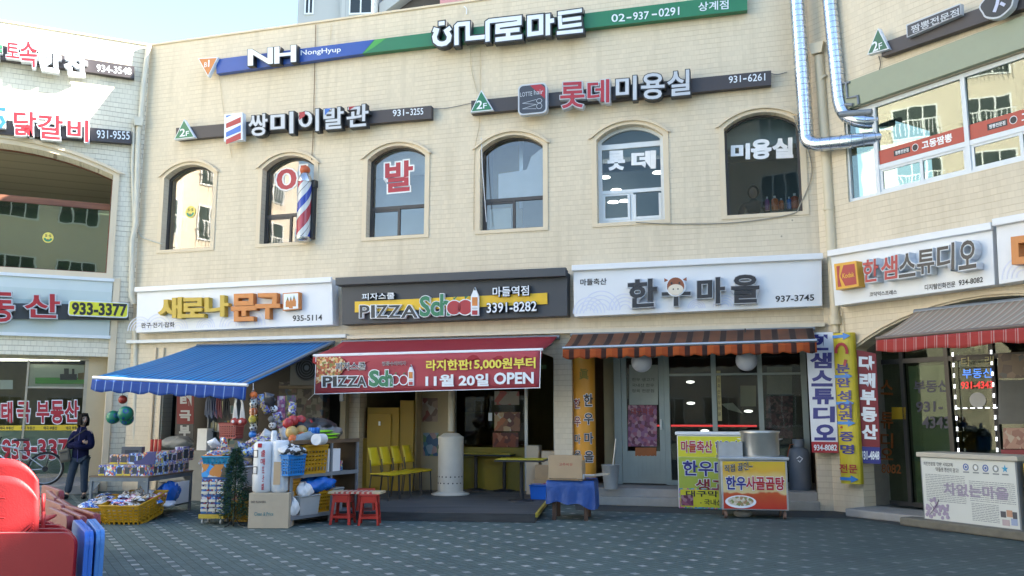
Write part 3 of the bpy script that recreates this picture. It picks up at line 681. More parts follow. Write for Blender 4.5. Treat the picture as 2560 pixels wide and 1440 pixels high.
# ---------------------------------------------------------------- tower block behind, and the far side of the square (seen in the panes)
TB = Fr((atD(744, 30, 62).x, 62), R(-4))
tow = thing('apartment_tower', 'grey and white apartment tower rising behind the cream roofline', 'building', TB)
TW = pm('pale_grey_render', (.4, .41, .4), .8, var=.08, scale=.4); TW2 = stripes('ribbed_grey_cladding', [(.42, .43, .42), (.34, .35, .345)], [0, .8], .35, 'X', .7)
MB().box(0, 3.4, 0, 12, 0, 46).build('wall', TW, tow)
MB().box(3.401, 6.2, -.35, 12, 0, 46).build('wall', TW2, tow)
MB().box(6.2, 11, 1.6, 12, 0, 46).build('wall', pm('cream_grey_render', (.52, .5, .46), .8, var=.08), tow)
MB().box(11.001, 14.2, -.2, 12, 0, 46).build('wall', pm('dusty_pink_render', (.52, .24, .24), .8, var=.08), tow)
MB().box(14.201, 34, .6, 12, 0, 46).build('wall', pm('cream_grey_render', (.52, .5, .46), .8), tow)
for x, z0 in ((5.0, 31.5), (5.0, 34.4), (5.0, 28.6), (.9, 28.9), (.9, 31.8), (17, 33.9)):
    y = -.35 if x > 3.4 and x < 8 else (0 if x < 3.4 else .6)
    w_ = 1.8 if x > 3 else .7
    f = MB(); f.box(x - w_ / 2, x + w_ / 2, y - .1, y - .001, z0, z0 + .12); f.box(x - w_ / 2, x + w_ / 2, y - .1, y - .001, z0 + 1.5, z0 + 1.62); f.box(x - w_ / 2, x - w_ / 2 + .1, y - .1, y - .001, z0 + .12, z0 + 1.5); f.box(x + w_ / 2 - .1, x + w_ / 2, y - .1, y - .001, z0 + .12, z0 + 1.5); f.box(x - .05, x + .05, y - .1, y - .001, z0 + .12, z0 + 1.5)
    wo = f.build('window', WHITE2, tow)
    MB().box(x - w_ / 2 + .1, x + w_ / 2 - .1, y - .05, y - .001, z0 + .12, z0 + 1.5).build('pane', pm('dark_tower_glass', (.03, .035, .035), .1), wo)
for k in range(6):
    z = 22.9 + k * 2.9
    MB().prism([(6.3, z), (9.7, z + 2.6), (9.7, z + 3.6), (6.3, z + 1.0)], .1, 1.2).build('stair_flight', TW, tow)
    MB().box(9.8, 10.9, -.2, 1.55, z + 2.4, z + 3.4).build('stair_landing', TW, tow)
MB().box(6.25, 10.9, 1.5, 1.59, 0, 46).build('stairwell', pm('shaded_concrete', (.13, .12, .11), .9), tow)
OB = Fr((9, -13), R(190))
def block(fr, name, label, Ls, H_, floors, rail):
    t = thing(name, label, 'building', fr)
    MB().box(0, Ls, 0, 6, 0, H_).build('wall', pm('far_cream_wall', (.56, .5, .41), .8, var=.08), t)
    for z in floors:
        x = 1.0
        while x < Ls - 2.6:
            f = MB(); f.mat(0).box(x, x + 2.2, -.02, -.001, z, z + 1.6); f.mat(1)
            for a in (0, .7, 1.43, 2.12): f.box(x + a, x + a + .07, -.06, -.021, z, z + 1.6)
            f.box(x, x + 2.2, -.06, -.021, z - .07, z); f.box(x, x + 2.2, -.06, -.021, z + 1.6, z + 1.67)
            if rail:
                f.box(x - .1, x + 2.3, -.6, -.56, z + .7, z + .75)
                for i in range(13): f.box(x - .1 + i * .19, x - .07 + i * .19, -.6, -.57, z, z + .7)
            x += 3.3
            f.build('window', [pm('far_dark_glass', (.04, .055, .05), .08), WHITE2], t)
block(OB, 'opposite_building', 'cream building across the square mirrored in the panes', 15, 20, (1.0, 5.2, 9, 13, 16.5), False)
block(Fr((18, -17), R(180)), 'opposite_building', 'unseen long low cream building added to screen off the horizon sky', 45, 10.6, (1.0, 5.2), False)  # unseen block, added to keep bright horizon sky out of the shop glass
block(Fr((-26, -2), R(90)), 'opposite_building', 'tall cream building with railed windows mirrored beside the ducts', 18, 24, (7.4, 10.2, 13.0, 15.8, 18.6), True)

# ================================================================ SIGNS
RED = MATS['red_vinyl']; WV = MATS['white_vinyl']
LET_W = pm('white_acrylic', (.72, .76, .8), .35, var=.04); LET_G = pm('pale_grey_acrylic', (.5, .52, .55), .4, var=.05)
LET_R = pm('red_acrylic', (.37, .02, .028), .35, var=.06); LET_B = pm('blue_acrylic', (.03, .14, .5), .35); LET_K = pm('black_acrylic', (.028, .028, .032), .4)
SIDE_D = pm('dark_letter_side', (.03, .032, .035), .5); SIDE_W = pm('white_letter_side', (.62, .66, .7), .4)
GRN = pm('sign_green', (.02, .17, .075), .4, var=.06); BLU = pm('sign_blue', (.02, .075, .33), .4, var=.06); BAR = pm('dark_brown_sign_bar', (.05, .042, .044), .5, var=.12)
def hx(mb, fr, q, d, dep):
    C = corners(fr, q, d); back = [c + Vector((0, dep, 0)) for c in C]
    return mb.hexa(C + back)
def letters(par, fr, items, d, dep, face, side, o_out=.055, o_in=.022, name='letter'):
    o_out = min(o_out * .72, .052); o_in = min(o_in * .6, .03)
    """One raised channel letter per character: sides and rim in one colour, the face in another."""
    for it in items:
        ch, q = it[0], it[1]; fm = it[2] if len(it) > 2 else face
        m = MB().mat(0); C = corners(fr, q, d); text(m, ch, C, o_out, dep)
        m.mat(1); text(m, ch, [c + Vector((0, -.004, 0)) for c in C], o_in)
        m.build(name, [side, fm], par)
def flat(par, fr, items, d, mat, off=.015, name='lettering'):
    for s, q in items: m = MB(); wtext(m, s, fr, q, d, off); o = m.build(name, mat, par)
    return o
def badge(par, fr, pts, d, dep, fc, txt, up=True):
    """Triangular floor badge with a white rim."""
    C = [fr.at(x, y, d) for x, y in pts]; cx = sum(c.x for c in C) / 3; cz = sum(c.z for c in C) / 3
    m = MB().mat(0); P = [(c.x, c.z) for c in C]; y = C[0].y
    m.prism(P, y, y + dep); m.mat(1)
    I = [(cx + (a - cx) * .88, cz + (b - cz) * .88) for a, b in P]; m.prism(I, y - .006, y - .001)
    m.mat(0); w_ = (max(a for a, b in P) - min(a for a, b in P)); h_ = (max(b for a, b in P) - min(b for a, b in P))
    for s, xa, xb, za, zb, o in txt:
        zz = min(b for a, b in P); xx = min(a for a, b in P)
        text(m, s, [(xx + w_ * xa, y - .008, zz + h_ * zb), (xx + w_ * xb, y - .008, zz + h_ * zb), (xx + w_ * xb, y - .008, zz + h_ * za), (xx + w_ * xa, y - .008, zz + h_ * za)], o)
    return m.build('floor_badge', [LET_W, fc], par)
TWO_F = [('2', .28, .52, .12, .5, .015), ('F', .57, .72, .12, .36, .01)]
B1 = [('B', .34, .48, .5, .74, .0), ('1', .53, .6, .5, .84, .0)]

# --- supermarket bar along the top
t = thing('sign_bar', 'long blue and green sign bar next to the roofline with white letters', 'sign', MW, MW.at(1200, 110, 0))
m = MB().mat(0); hx(m, MW, [(541, 148), (935, 99), (905, 134), (541, 184)], .17, .14); m.build('bar', BLU, t)
m = MB().mat(0); hx(m, MW, [(935.5, 99), (1868, -17), (1868, 25), (905.5, 134)], .171, .14); m.build('bar', GRN, t)
m = MB(); c = [MW.at(x, y, .175) for x, y in ((938, 99), (966, 95), (935, 118), (908, 134))]; m.quad(c[3], c[2], c[1], c[0]); m.build('green_swoosh', pm('leaf_green', (.06, .33, .06), .4), t)
badge(t, MW, [(495, 146), (520, 192), (545, 143)], .24, .1, pm('orange_badge', (.55, .19, .04), .4), B1)
letters(t, MW, [('N', (622, 125, 680, 163, -5)), ('H', (688, 119, 738, 158, -5))], .3, .16, LET_W, SIDE_D, .06, .045)
flat(t, MW, [('NongHyup', (752, 126, 852, 142, -9))], .18, LET_W, .012)
def P4(x, y): c = MW.at(700 + x / 3.657, y / 3.657, .33); return (c.x, c.z)
STR = [[(1478, 195), (1478, 232)],
       [(1400, 270), (1432, 278), (1425, 305), (1412, 335), (1420, 375), (1450, 398), (1480, 402), (1515, 394), (1540, 370), (1548, 330), (1530, 300), (1522, 282), (1560, 252)],
       [(1614, 412), (1612, 240), (1630, 222), (1716, 214), (1716, 352), (1872, 336)],
       [(1897, 380), (1897, 205), (1915, 192), (2188, 162), (2188, 210), (1990, 236), (1988, 290), (2190, 268)],
       [(2085, 292), (2085, 330)], [(1968, 362), (2212, 334)],
       [(2448, 125), (2448, 320)], [(2466, 190), (2505, 184)],
       [(2540, 122), (2758, 92)], [(2556, 140), (2562, 245), (2756, 218)], [(2580, 182), (2750, 160)], [(2530, 300), (2768, 276)]]
for k, st in enumerate(STR):
    P = [P4(*p) for p in st]; wd = .13 if k == 0 else .1 if k < 2 else .092
    if k >= 8: wd = .075
    m = MB().mat(0); y0 = -.33 + k * .002
    e0 = (Vector(P[0]) - Vector(P[1])).normalized() * .028; e1 = (Vector(P[-1]) - Vector(P[-2])).normalized() * .028
    Q = [tuple(Vector(P[0]) + e0)] + P[1:-1] + [tuple(Vector(P[-1]) + e1)]
    ribbon(m, Q, wd + .055, y0, y0 + .17); m.mat(1); ribbon(m, P, wd, y0 - .004 - .0005 * k, y0 - .001); m.build('letter_stroke', [SIDE_D, LET_W], t)
m = MB().mat(0); P = [P4(*p) for p in ((2278, 158), (2385, 146), (2385, 296), (2278, 310))]
ribbon(m, P, .15, -.31, -.14, True); m.mat(1); ribbon(m, P, .09, -.316, -.312, True); m.build('letter_stroke', [SIDE_D, LET_W], t)
flat(t, MW, [('02', (1529, 36, 1562, 55, -2)), ('-', (1567, 43, 1578, 46, -1)), ('937', (1583, 31, 1622, 50, -3)), ('-', (1630, 35, 1642, 38, -1)), ('0291', (1647, 22, 1698, 42, -5)), ('상계점', (1746, 6, 1821, 28, -6))], .18, LET_W, .01)

# --- barber bar
t = thing('sign_bar', 'dark brown sign bar with striped barber plate over the smaller windows', 'sign', MW, MW.at(760, 310, 0))
m = MB(); hx(m, MW, [(440, 320), (1078, 264), (1078, 296), (440, 350)], .16, .13); m.build('bar', BAR, t)
badge(t, MW, [(435, 349), (487, 343), (460, 298)], .24, .1, GRN, TWO_F)
m = MB().mat(0); hx(m, MW, [(561, 286), (606, 281), (606, 349), (560, 354)], .3, .14)
for k, (a, b, c_, d_) in enumerate(((309, 297, 288, 300), (331, 319, 308, 322), (349, 338, 327, 341))):
    m.mat(1 if k != 1 else 2); C = [MW.at(x, y, .304) for x, y in ((565, a), (602, c_ + 4), (602, d_ + 6), (565, a + 12))]; m.quad(C[3], C[2], C[1], C[0])
m.mat(2); C = [MW.at(x, y, .304) for x, y in ((565, 289), (580, 287), (565, 294))]; m.add([C[2], C[1], C[0]], [(0, 1, 2)])
m.build('barber_plate', [LET_W, LET_R, LET_B], t)
letters(t, MW, [('쌍', (623, 288, 668, 340, -3)), ('미', (678, 284, 732, 336, -4)), ('이', (748, 277, 796, 330, -4)), ('발', (810, 272, 858, 323, -4)), ('관', (868, 266, 920, 318, -5))], .3, .16, LET_G, SIDE_D, .075, .035)
for q, c_ in (([(748, 281), (762, 279), (762, 290), (752, 297), (748, 300)], LET_R), ([(812, 272), (828, 270), (812, 289)], LET_B), ([(872, 267), (889, 265), (872, 276)], LET_R)):
    C = [MW.at(x, y, .31) for x, y in q]; MB().add(C[::-1], [tuple(range(len(C)))]).build('colour_accent', c_, t)
flat(t, MW, [('931', (982, 275, 1010, 291, -2)), ('-', (1015, 281, 1022, 283.5, 0)), ('3255', (1026, 272, 1058, 288, -2))], .165, LET_W, .008)

# --- hair salon bar
t = thing('sign_bar', 'dark brown sign bar with square salon logo and red and grey letters', 'sign', MW, MW.at(1500, 230, 0))
m = MB(); hx(m, MW, [(1178, 252), (1928, 176), (1928, 212), (1178, 285)], .16, .13); m.build('bar', BAR, t)
badge(t, MW, [(1176, 281), (1233, 275), (1203, 225)], .24, .1, GRN, TWO_F)
C = corners(MW, [(1295, 213), (1367, 207), (1367, 282), (1295, 289)], .3); x0, x1 = C[0].x, C[1].x; z0, z1 = C[2].z, C[0].z; r_ = .1
def rr(x0, x1, z0, z1, r): return arc(x1 - r, z1 - r, r, r, 0, 90, 6) + arc(x0 + r, z1 - r, r, r, 90, 180, 6) + arc(x0 + r, z0 + r, r, r, 180, 270, 6) + arc(x1 - r, z0 + r, r, r, 270, 360, 6)
m = MB().mat(0); m.prism(rr(x0, x1, z0, z1, r_)[::1], -.3, -.16); m.mat(1); m.prism(rr(x0 + .03, x1 - .03, z0 + .03, z1 - .03, r_ * .8), -.305, -.301)
m.mat(2); ww = x1 - x0; hh = z1 - z0; m.prism([(x0 + ww * .42, z1 - .035), (x0 + ww * .95, z0 + hh * .45), (x1 - .035, z0 + hh * .5), (x1 - .035, z1 - .12), (x1 - .12, z1 - .035)], -.309, -.306)
m.mat(0)
def lt(s, a, b, c_, d_, o): text(m, s, [(x0 + ww * a, -.312, z0 + hh * d_), (x0 + ww * b, -.312, z0 + hh * d_), (x0 + ww * b, -.312, z0 + hh * c_), (x0 + ww * a, -.312, z0 + hh * c_)], o)
lt('LOTTE', .08, .5, .6, .74, .0); lt('hair', .56, .88, .62, .78, 0)
for zz in ((.46, .38), (.3, .38), (.3, .2), (.16, .2)):
    ribbon(m, [(x0 + ww * .16, z0 + hh * zz[1]), (x0 + ww * .64, z0 + hh * zz[0])], .008, -.313, -.311)
for cz, rz in ((.41, .07), (.24, .09)): ribbon(m, arc(x0 + ww * .74, z0 + hh * cz, .055, hh * rz, 0, 360, 14)[:-1], .009, -.313, -.311, True)
m.build('logo_plate', [LET_G, pm('slate_navy', (.045, .05, .065), .4), LET_R], t)
letters(t, MW, [('롯', (1402, 208, 1460, 270, -3)), ('데', (1470, 202, 1522, 258, -3))], .3, .16, LET_R, LET_G, .07, .035)
letters(t, MW, [('미', (1541, 194, 1590, 252, -4)), ('용', (1604, 186, 1660, 248, -3)), ('실', (1670, 180, 1724, 240, -5))], .3, .16, LET_G, SIDE_D, .075, .035)
flat(t, MW, [('931', (1822, 191, 1852, 208, -3)), ('-', (1858, 196, 1866, 199, -1)), ('6261', (1870, 186, 1913, 204, -3))], .165, LET_W, .008)

# --- fascia boxes over the shops
WAVE = pm('faint_wave_print', (.6, .63, .74), .45); FACE = pm('white_sign_face', (.7, .72, .74), .4, var=.05, scale=1.5)
def fascia(fr, label, q, hood, waves=(), mat=None, mat2=None, dep=.28):
    t = thing('fascia_sign', label, 'sign', fr, fr.at(q[3][0], q[3][1], 0))
    C = corners(fr, q, dep); m = MB(); m.hexa(C + [Vector((c.x, -.002, c.z)) for c in C]); m.build('sign_box', mat or FACE, t, bev=.01)
    tl, tr = C[0], C[1]; h = .11
    m = MB(); F = [Vector((p.x + dx, -dep - .07, p.z + dz)) for p, dx, dz in ((tl, -.02, .03), (tr, .02, .03), (tr, .02, .03 - h), (tl, -.02, .03 - h))]
    m.hexa(F + [Vector((p.x, -dep - .003, p.z)) for p in F]); m.build('hood', mat2 or WHITE, t, bev=.012)
    if waves:
        k = 0
        for cx, cz, r in waves:
            m = MB()
            for j in range(4):
                rr_ = r * (1 - j * .22); a = arc(cx, cz, rr_, rr_, 0, 180, 14)
                ribbon(m, a, .022, -dep - .0022 - .0003 * (k % 6), -dep - .001); k += 1
            m.build('wave_print', WAVE, t)
    return t
ORG_L = pm('orange_acrylic', (.55, .19, .035), .4); GOLD_L = pm('gold_acrylic', (.5, .34, .03), .4)
t = fascia(MW, 'white fascia sign with gold and orange letters over the blue awning', [(343, 722), (830, 697), (832, 812), (340, 832)], True, [(.42, 3.46, .3), (.9, 3.47, .34), (1.4, 3.47, .25), (2.1, 3.48, .22), (2.75, 3.49, .3), (3.2, 3.5, .34)])
letters(t, MW, [('새', (398, 747, 452, 796, -2)), ('로', (455, 747, 508, 792, -1)), ('나', (514, 741, 568, 790, -1))], .42, .13, GOLD_L, GOLD_L, .06, .05)
letters(t, MW, [('문', (580, 738, 638, 801, -2)), ('구', (640, 736, 697, 795, -1))], .42, .13, ORG_L, ORG_L, .06, .05)
m = MB().mat(0); hx(m, MW, [(707, 733), (747, 730), (747, 773), (707, 777)], .42, .13); m.mat(1); hx(m, MW, [(709, 735), (745, 733), (745, 771), (709, 774)], .424, .003)
for k, (x, y, h_) in enumerate(((719, 768, 26), (727, 771, 30), (735, 766, 28))):
    m.mat(0); C = [MW.at(x_, y_, .428) for x_, y_ in ((x - 5, y), (x + 5, y), (x + 5, y - 12), (x, y - h_), (x - 5, y - 12))]; m.add(C, [(0, 1, 2, 3, 4)])
    m.mat(2); C = [MW.at(x_, y_, .43) for x_, y_ in ((x - 1.6, y - h_ + 9), (x + 1.6, y - h_ + 9), (x, y - h_ - 1))]; m.add(C, [(0, 1, 2)])
m.build('logo_box', [ORG_L, LET_W, GRN], t)
flat(t, MW, [('935-5114', (732, 789, 805, 803, -2.5)), ('완구·전기·잡화', (353, 807, 436, 820, -2))], .286, BLACK, .018)
DKF = pm('charcoal_sign_face', (.045, .048, .055), .5, var=.08)
t = fascia(MW, 'charcoal fascia sign with yellow strip apples and pencil over the red awning', [(853, 708), (1418, 680), (1418, 790), (855, 812)], True, (), DKF, pm('charcoal_hood', (.06, .063, .07), .5))
m = MB(); hx(m, MW, [(838, 694), (1414, 668), (1414, 690), (838, 713)], .42, .13); m.build('hood_front', MATS['charcoal_hood'], t, bev=.01)
YEL = pm('sign_yellow', (.72, .45, .01), .4)
m = MB(); hx(m, MW, [(887, 754), (1368, 732), (1368, 760), (887, 781)], .31, .025); m.build('yellow_strip', YEL, t)
letters(t, MW, [('피자스쿨', (905, 734, 986, 750, -3))], .37, .08, LET_W, SIDE_D, .05, .02, 'lettering')
letters(t, MW, [('마들역점', (1232, 718, 1322, 742, -4)), ('3391-8282', (1217, 758, 1341, 782, -5))], .37, .08, LET_W, SIDE_D, .055, .022, 'lettering')
letters(t, MW, [(c_, (x0, 764, x1, 794, -.5)) for c_, x0, x1 in (('P', 900, 923), ('I', 929, 936), ('Z', 942, 968), ('Z', 972, 1000), ('A', 1004, 1043))], .37, .08, LET_K, LET_W, .085, .03)
letters(t, MW, [('S', (1051, 742, 1074, 790, -.5)), ('c', (1078, 756, 1098, 789, -.5)), ('h', (1102, 737, 1124, 787, -.5))], .37, .08, GRN, LET_W, .12, .06)
def apples(par, fr, A, d, k=1.0, mt=None):
    for cx, cy, r in A:
        c = fr.at(cx, cy, d); r2 = r * .0078 * k; m = MB().mat(0); m.prism(arc(c.x, c.z, r2 * 1.1, r2 * 1.05, 0, 360, 20)[:-1], c.y, c.y + .05)
        m.mat(1); m.prism(arc(c.x, c.z, r2 * .97, r2 * .92, 0, 360, 20)[:-1], c.y - .004, c.y - .001)
        m.mat(2); m.prism([(c.x, c.z + r2 * 1.0), (c.x + r2 * .5, c.z + r2 * 1.45), (c.x - .02, c.z + r2 * 1.3)], c.y - .006, c.y - .002)
        m.build('apple', [LET_W, mt or LET_R, GRN], par)
apples(t, MW, [(1135, 769, 19), (1163, 768, 20)], .375)
def pencil(par, fr, x0, x1, yt, yb, d):
    P = lambda x, y: (lambda c: (c.x, c.z))(fr.at(x, y, d)); xm = (x0 + x1) / 2; ys = yt + (yb - yt) * .33
    m = MB().mat(0); m.prism([P(x0, yb), P(x1, yb), P(x1, ys), P(xm, yt), P(x0, ys)], -d, -d + .05)
    w_ = (x1 - x0) * .16
    for mi, a, b in ((1, .36, .66), (2, .72, .78), (3, .82, .97)):
        m.mat(mi); m.prism([P(x0 + w_, yt + (yb - yt) * b), P(x1 - w_, yt + (yb - yt) * b), P(x1 - w_, yt + (yb - yt) * a), P(x0 + w_, yt + (yb - yt) * a)], -d - .004, -d - .001)
    m.mat(4); m.prism([P(xm - 2.4, yt + (yb - yt) * .12), P(xm + 2.4, yt + (yb - yt) * .12), P(xm, yt + 1)], -d - .004, -d - .001)
    m.build('pencil', [LET_W, ORG_L, LET_G, LET_R, LET_K], par)
pencil(t, MW, 1177, 1197, 717, 789, .38)
t = fascia(MW, 'wide white fascia sign with black letters over the brown striped awning', [(1433, 668), (2054, 638), (2056, 765), (1435, 792)], True, [(10.42, 3.52, .3), (10.65, 3.57, .36), (11.1, 3.56, .3), (11.45, 3.56, .2), (12.4, 3.55, .15), (12.9, 3.56, .2), (13.2, 3.55, .15)])
letters(t, MW, [('한', (1572, 702, 1640, 768, -4)), ('ㅜ', (1657, 733, 1724, 764, -2)), ('마', (1745, 698, 1810, 760, -4)), ('을', (1830, 690, 1896, 756, -2))], .4, .11, LET_K, LET_G, .085, .05)
c = MW.at(1689, 716, .42); m = MB().mat(0); m.prism(arc(c.x, c.z, .175, .185, 0, 360, 24)[:-1], c.y, c.y + .1); m.mat(1); m.prism(arc(c.x, c.z, .155, .165, 0, 360, 24)[:-1], c.y - .004, c.y - .001)
m.mat(2); m.prism(arc(c.x, c.z - .06, .14, .1, 0, 360, 20)[:-1], c.y - .008, c.y - .005); m.mat(3)
for dx in (-.07, .07): m.prism(arc(c.x + dx, c.z + .06, .018, .022, 0, 360, 10)[:-1], c.y - .008, c.y - .005); m.prism(arc(c.x + dx * .6, c.z - .05, .014, .014, 0, 360, 8)[:-1], c.y - .011, c.y - .009)
m.mat(1)
for sx in (-1, 1): m.prism([(c.x + sx * .13, c.z + .12), (c.x + sx * .2, c.z + .09), (c.x + sx * .2, c.z + .16)][::sx], c.y - .002, c.y + .03)
m.build('cow_emblem', [LET_W, pm('brown_print', (.25, .075, .03), .4), pm('cream_print', (.7, .62, .5), .4), LET_K], t)
flat(t, MW, [('마들축산', (1451, 698, 1516, 714, -3)), ('937-3745', (1939, 740, 2035, 755, -4))], .286, BLACK, .018)
t = fascia(RW, 'white fascia sign with yellow square logo and deep raised letters', [(2076, 631), (2480, 562), (2487, 712), (2087, 765)], True)
KY = pm('warm_yellow_acrylic', (.7, .36, .03), .4)
m = MB().mat(0); q = [(2085, 660), (2140, 652), (2147, 716), (2090, 725)]; hx(m, RW, q, .46, .17); m.mat(1)
C = corners(RW, q, .464); bl = lambda u, v: C[0] * (1 - u) * (1 - v) + C[1] * u * (1 - v) + C[2] * u * v + C[3] * (1 - u) * v
m.add([bl(*p) for p in ((.1, .1), (.26, .1), (.18, .5), (.26, .9), (.1, .9))][::-1], [(0, 1, 2, 3, 4)])
m.add([bl(*p) for p in ((.42, .1), (.92, .1), (.92, .9), (.42, .9), (.24, .5))][::-1], [(0, 1, 2, 3, 4)])
m.mat(0); text(m, 'Kodak', [bl(*p) + Vector((0, -.003, 0)) for p in ((.34, .42), (.86, .42), (.86, .6), (.34, .6))], .02); m.build('logo_box', [KY, LET_R], t)
letters(t, RW, [('한', (2158, 652, 2195, 706, -5)), ('샘', (2204, 644, 2243, 700, -6))], .46, .17, LET_R, SIDE_W, .075, .035)
letters(t, RW, [('스', (2248, 638, 2288, 694, -6)), ('튜', (2294, 628, 2335, 686, -6)), ('디', (2344, 614, 2385, 680, -7)), ('오', (2398, 606, 2440, 674, -7))], .46, .17, LET_K, SIDE_W, .075, .035)
flat(t, RW, [('코닥익스프레스', (2174, 731, 2242, 742, -7)), ('디지털인화전문', (2312, 712, 2388, 726, -9)), ('934-8082', (2397, 701, 2457, 714, -9))], .286, BLACK, .018)
t = fascia(RW, 'white fascia sign cut by the picture edge with an orange letter', [(2489, 553), (2680, 518), (2690, 680), (2497, 711)], True, [(3.6, 3.56, .3), (4.0, 3.56, .36)])
m = MB().mat(0); P = [(lambda c: (c.x, c.z))(RW.at(x, y, .45)) for x, y in ((2600, 592), (2536, 600), (2538, 652), (2602, 646))]; ribbon(m, P, .1, -.45, -.29); m.build('letter', ORG_L, t)
# --- noodle house bar
t = thing('sign_bar', 'dark sign bar with boxed grey letters above the sage green band', 'sign', RW, RW.at(2400, 60, 0))
m = MB(); hx(m, RW, [(2204, 108), (2760, -92), (2760, -48), (2204, 142)], .16, .13); m.build('bar', BAR, t)
badge(t, RW, [(2168, 137), (2222, 122), (2195, 70)], .24, .1, pm('dull_green_badge', (.02, .12, .06), .4), TWO_F)
m = MB().mat(0); q = [(2265, 62), (2401, 8), (2402, 36), (2267, 94)]; hx(m, RW, q, .26, .09); m.mat(1); hx(m, RW, [(2268, 64), (2399, 12), (2400, 35), (2269, 91)], .264, .003); m.mat(0)
wtext(m, '짬뽕전문점', RW, [(2277, 66), (2396, 20), (2397, 38), (2279, 84)], .268, .015); m.build('name_plate', [LET_G, pm('slate_sign_face', (.05, .052, .06), .5)], t)
c = RW.at(2493, 8, .3); m = MB().mat(0); m.prism([(c.x + .26 * math.cos(R(a)) * (1 + .08 * math.sin(R(a * 5))), c.z + .22 * math.sin(R(a)) * (1 + .06 * math.cos(R(a * 4)))) for a in range(0, 360, 12)], c.y, c.y + .12); m.mat(1); m.prism([(c.x + .235 * math.cos(R(a)) * (1 + .08 * math.sin(R(a * 5))), c.z + .195 * math.sin(R(a)) * (1 + .06 * math.cos(R(a * 4)))) for a in range(0, 360, 12)], c.y - .005, c.y - .001)
m.mat(2); ribbon(m, [(c.x - .05, c.z - .12), (c.x, c.z - .02), (c.x + .02, c.z + .05)], .05, c.y - .01, c.y - .006); ribbon(m, [(c.x + .05, c.z - .02), (c.x + .11, c.z - .08)], .045, c.y - .012, c.y - .008)
m.build('emblem_plate', [LET_G, SIDE_D, pm('pale_lilac', (.5, .52, .65), .5)], t)
# --- side-dish shop bar and chicken shop bar in the sun
t = thing('sign_bar', 'upper sunlit dark bar with green red and white letters', 'sign', LW, LW.at(170, 130, 0))
m = MB(); hx(m, LW, [(-120, 94), (336, 166), (336, 196), (-120, 132)], .16, .13); m.build('bar', BAR, t)
letters(t, LW, [('토', (16, 106, 48, 142, 4), LET_R), ('속', (50, 104, 92, 166, 2), LET_R), ('반', (100, 118, 150, 172, 8), LET_W), ('찬', (164, 136, 216, 184, 4), LET_W)], .3, .16, LET_R, SIDE_W, .07, .03)
letters(t, LW, [('향', (-45, 100, 3, 150, 6))], .3, .16, pm('bright_green_acrylic', (.04, .4, .12), .4), SIDE_W, .07, .03)
flat(t, LW, [('934-3548', (242, 161, 328, 178, 9))], .165, LET_W, .008)
t = thing('sign_bar', 'lower dark bar on the paler wall with big red letters', 'sign', LW, LW.at(170, 320, 0))
m = MB(); hx(m, LW, [(-120, 288), (328, 328), (328, 359), (-120, 326)], .16, .13); m.build('bar', BAR, t)
letters(t, LW, [('닭', (36, 278, 90, 336, 4)), ('갈', (96, 286, 156, 344, 5)), ('비', (170, 298, 220, 350, 4))], .3, .16, LET_R, SIDE_W, .07, .035)
m = MB().mat(0); hx(m, LW, [(-60, 260), (14, 270), (14, 320), (-60, 315)], .29, .13); m.mat(1); P = [(lambda c: (c.x, c.z))(LW.at(x, y, .3)) for x, y in ((14, 273), (-12, 271), (-14, 290), (4, 293), (10, 305), (2, 316), (-14, 316))]; ribbon(m, P, .07, -.3, -.292); m.build('number_plate', [LET_W, LET_B], t)
flat(t, LW, [('931-9555', (242, 325, 324, 345, 4))], .165, LET_W, .008)
# --- estate agent fascia
t = thing('fascia_sign', 'pale green fascia panel with red letters and yellow number plate', 'sign', LW, (-2.5, 0, 3.35))
PG = stripes('pale_green_gradation', [(.5, .56, .54), (.4, .5, .49), (.5, .57, .54), (.56, .62, .6)], [0, .25, .6, .8], 1.22, 'Z', .45)
m = MB(); m.box(-5.2, -.46, -.06, -.002, 3.36, 4.56); m.build('sign_panel', PG, t)
m = MB(); m.box(-5.25, -.43, -.1, -.001, 4.561, 4.63); m.box(-5.25, -.43, -.1, -.001, 3.29, 3.359); m.build('trim', WHITE2, t)
m = MB(); hx(m, LW, [(-120, 756), (322, 762), (322, 800), (-120, 796)], .12, .058); m.build('bar', pm('slate_bar', (.05, .055, .06), .5), t)
letters(t, LW, [('동', (-30, 731, 34, 802, 2)), ('산', (64, 735, 148, 792, 2)), ('부', (-120, 731, -45, 795, 2))], .28, .15, LET_R, LET_G, .075, .035)
C = corners(LW, [(172, 750), (322, 757), (322, 795), (172, 792)], .28); m = MB().mat(0); m.prism(rr(C[0].x, C[1].x, C[2].z, C[0].z, .06), -.28, -.13); m.mat(1); m.prism(rr(C[0].x + .02, C[1].x - .02, C[2].z + .02, C[0].z - .02, .05), -.284, -.281)
m.mat(2); wtext(m, '933-3377', LW, (181, 757, 316, 785, 4), .288, .04); m.build('number_plate', [LET_W, pm('lemon_plate', (.68, .66, .03), .4), BLACK], t)
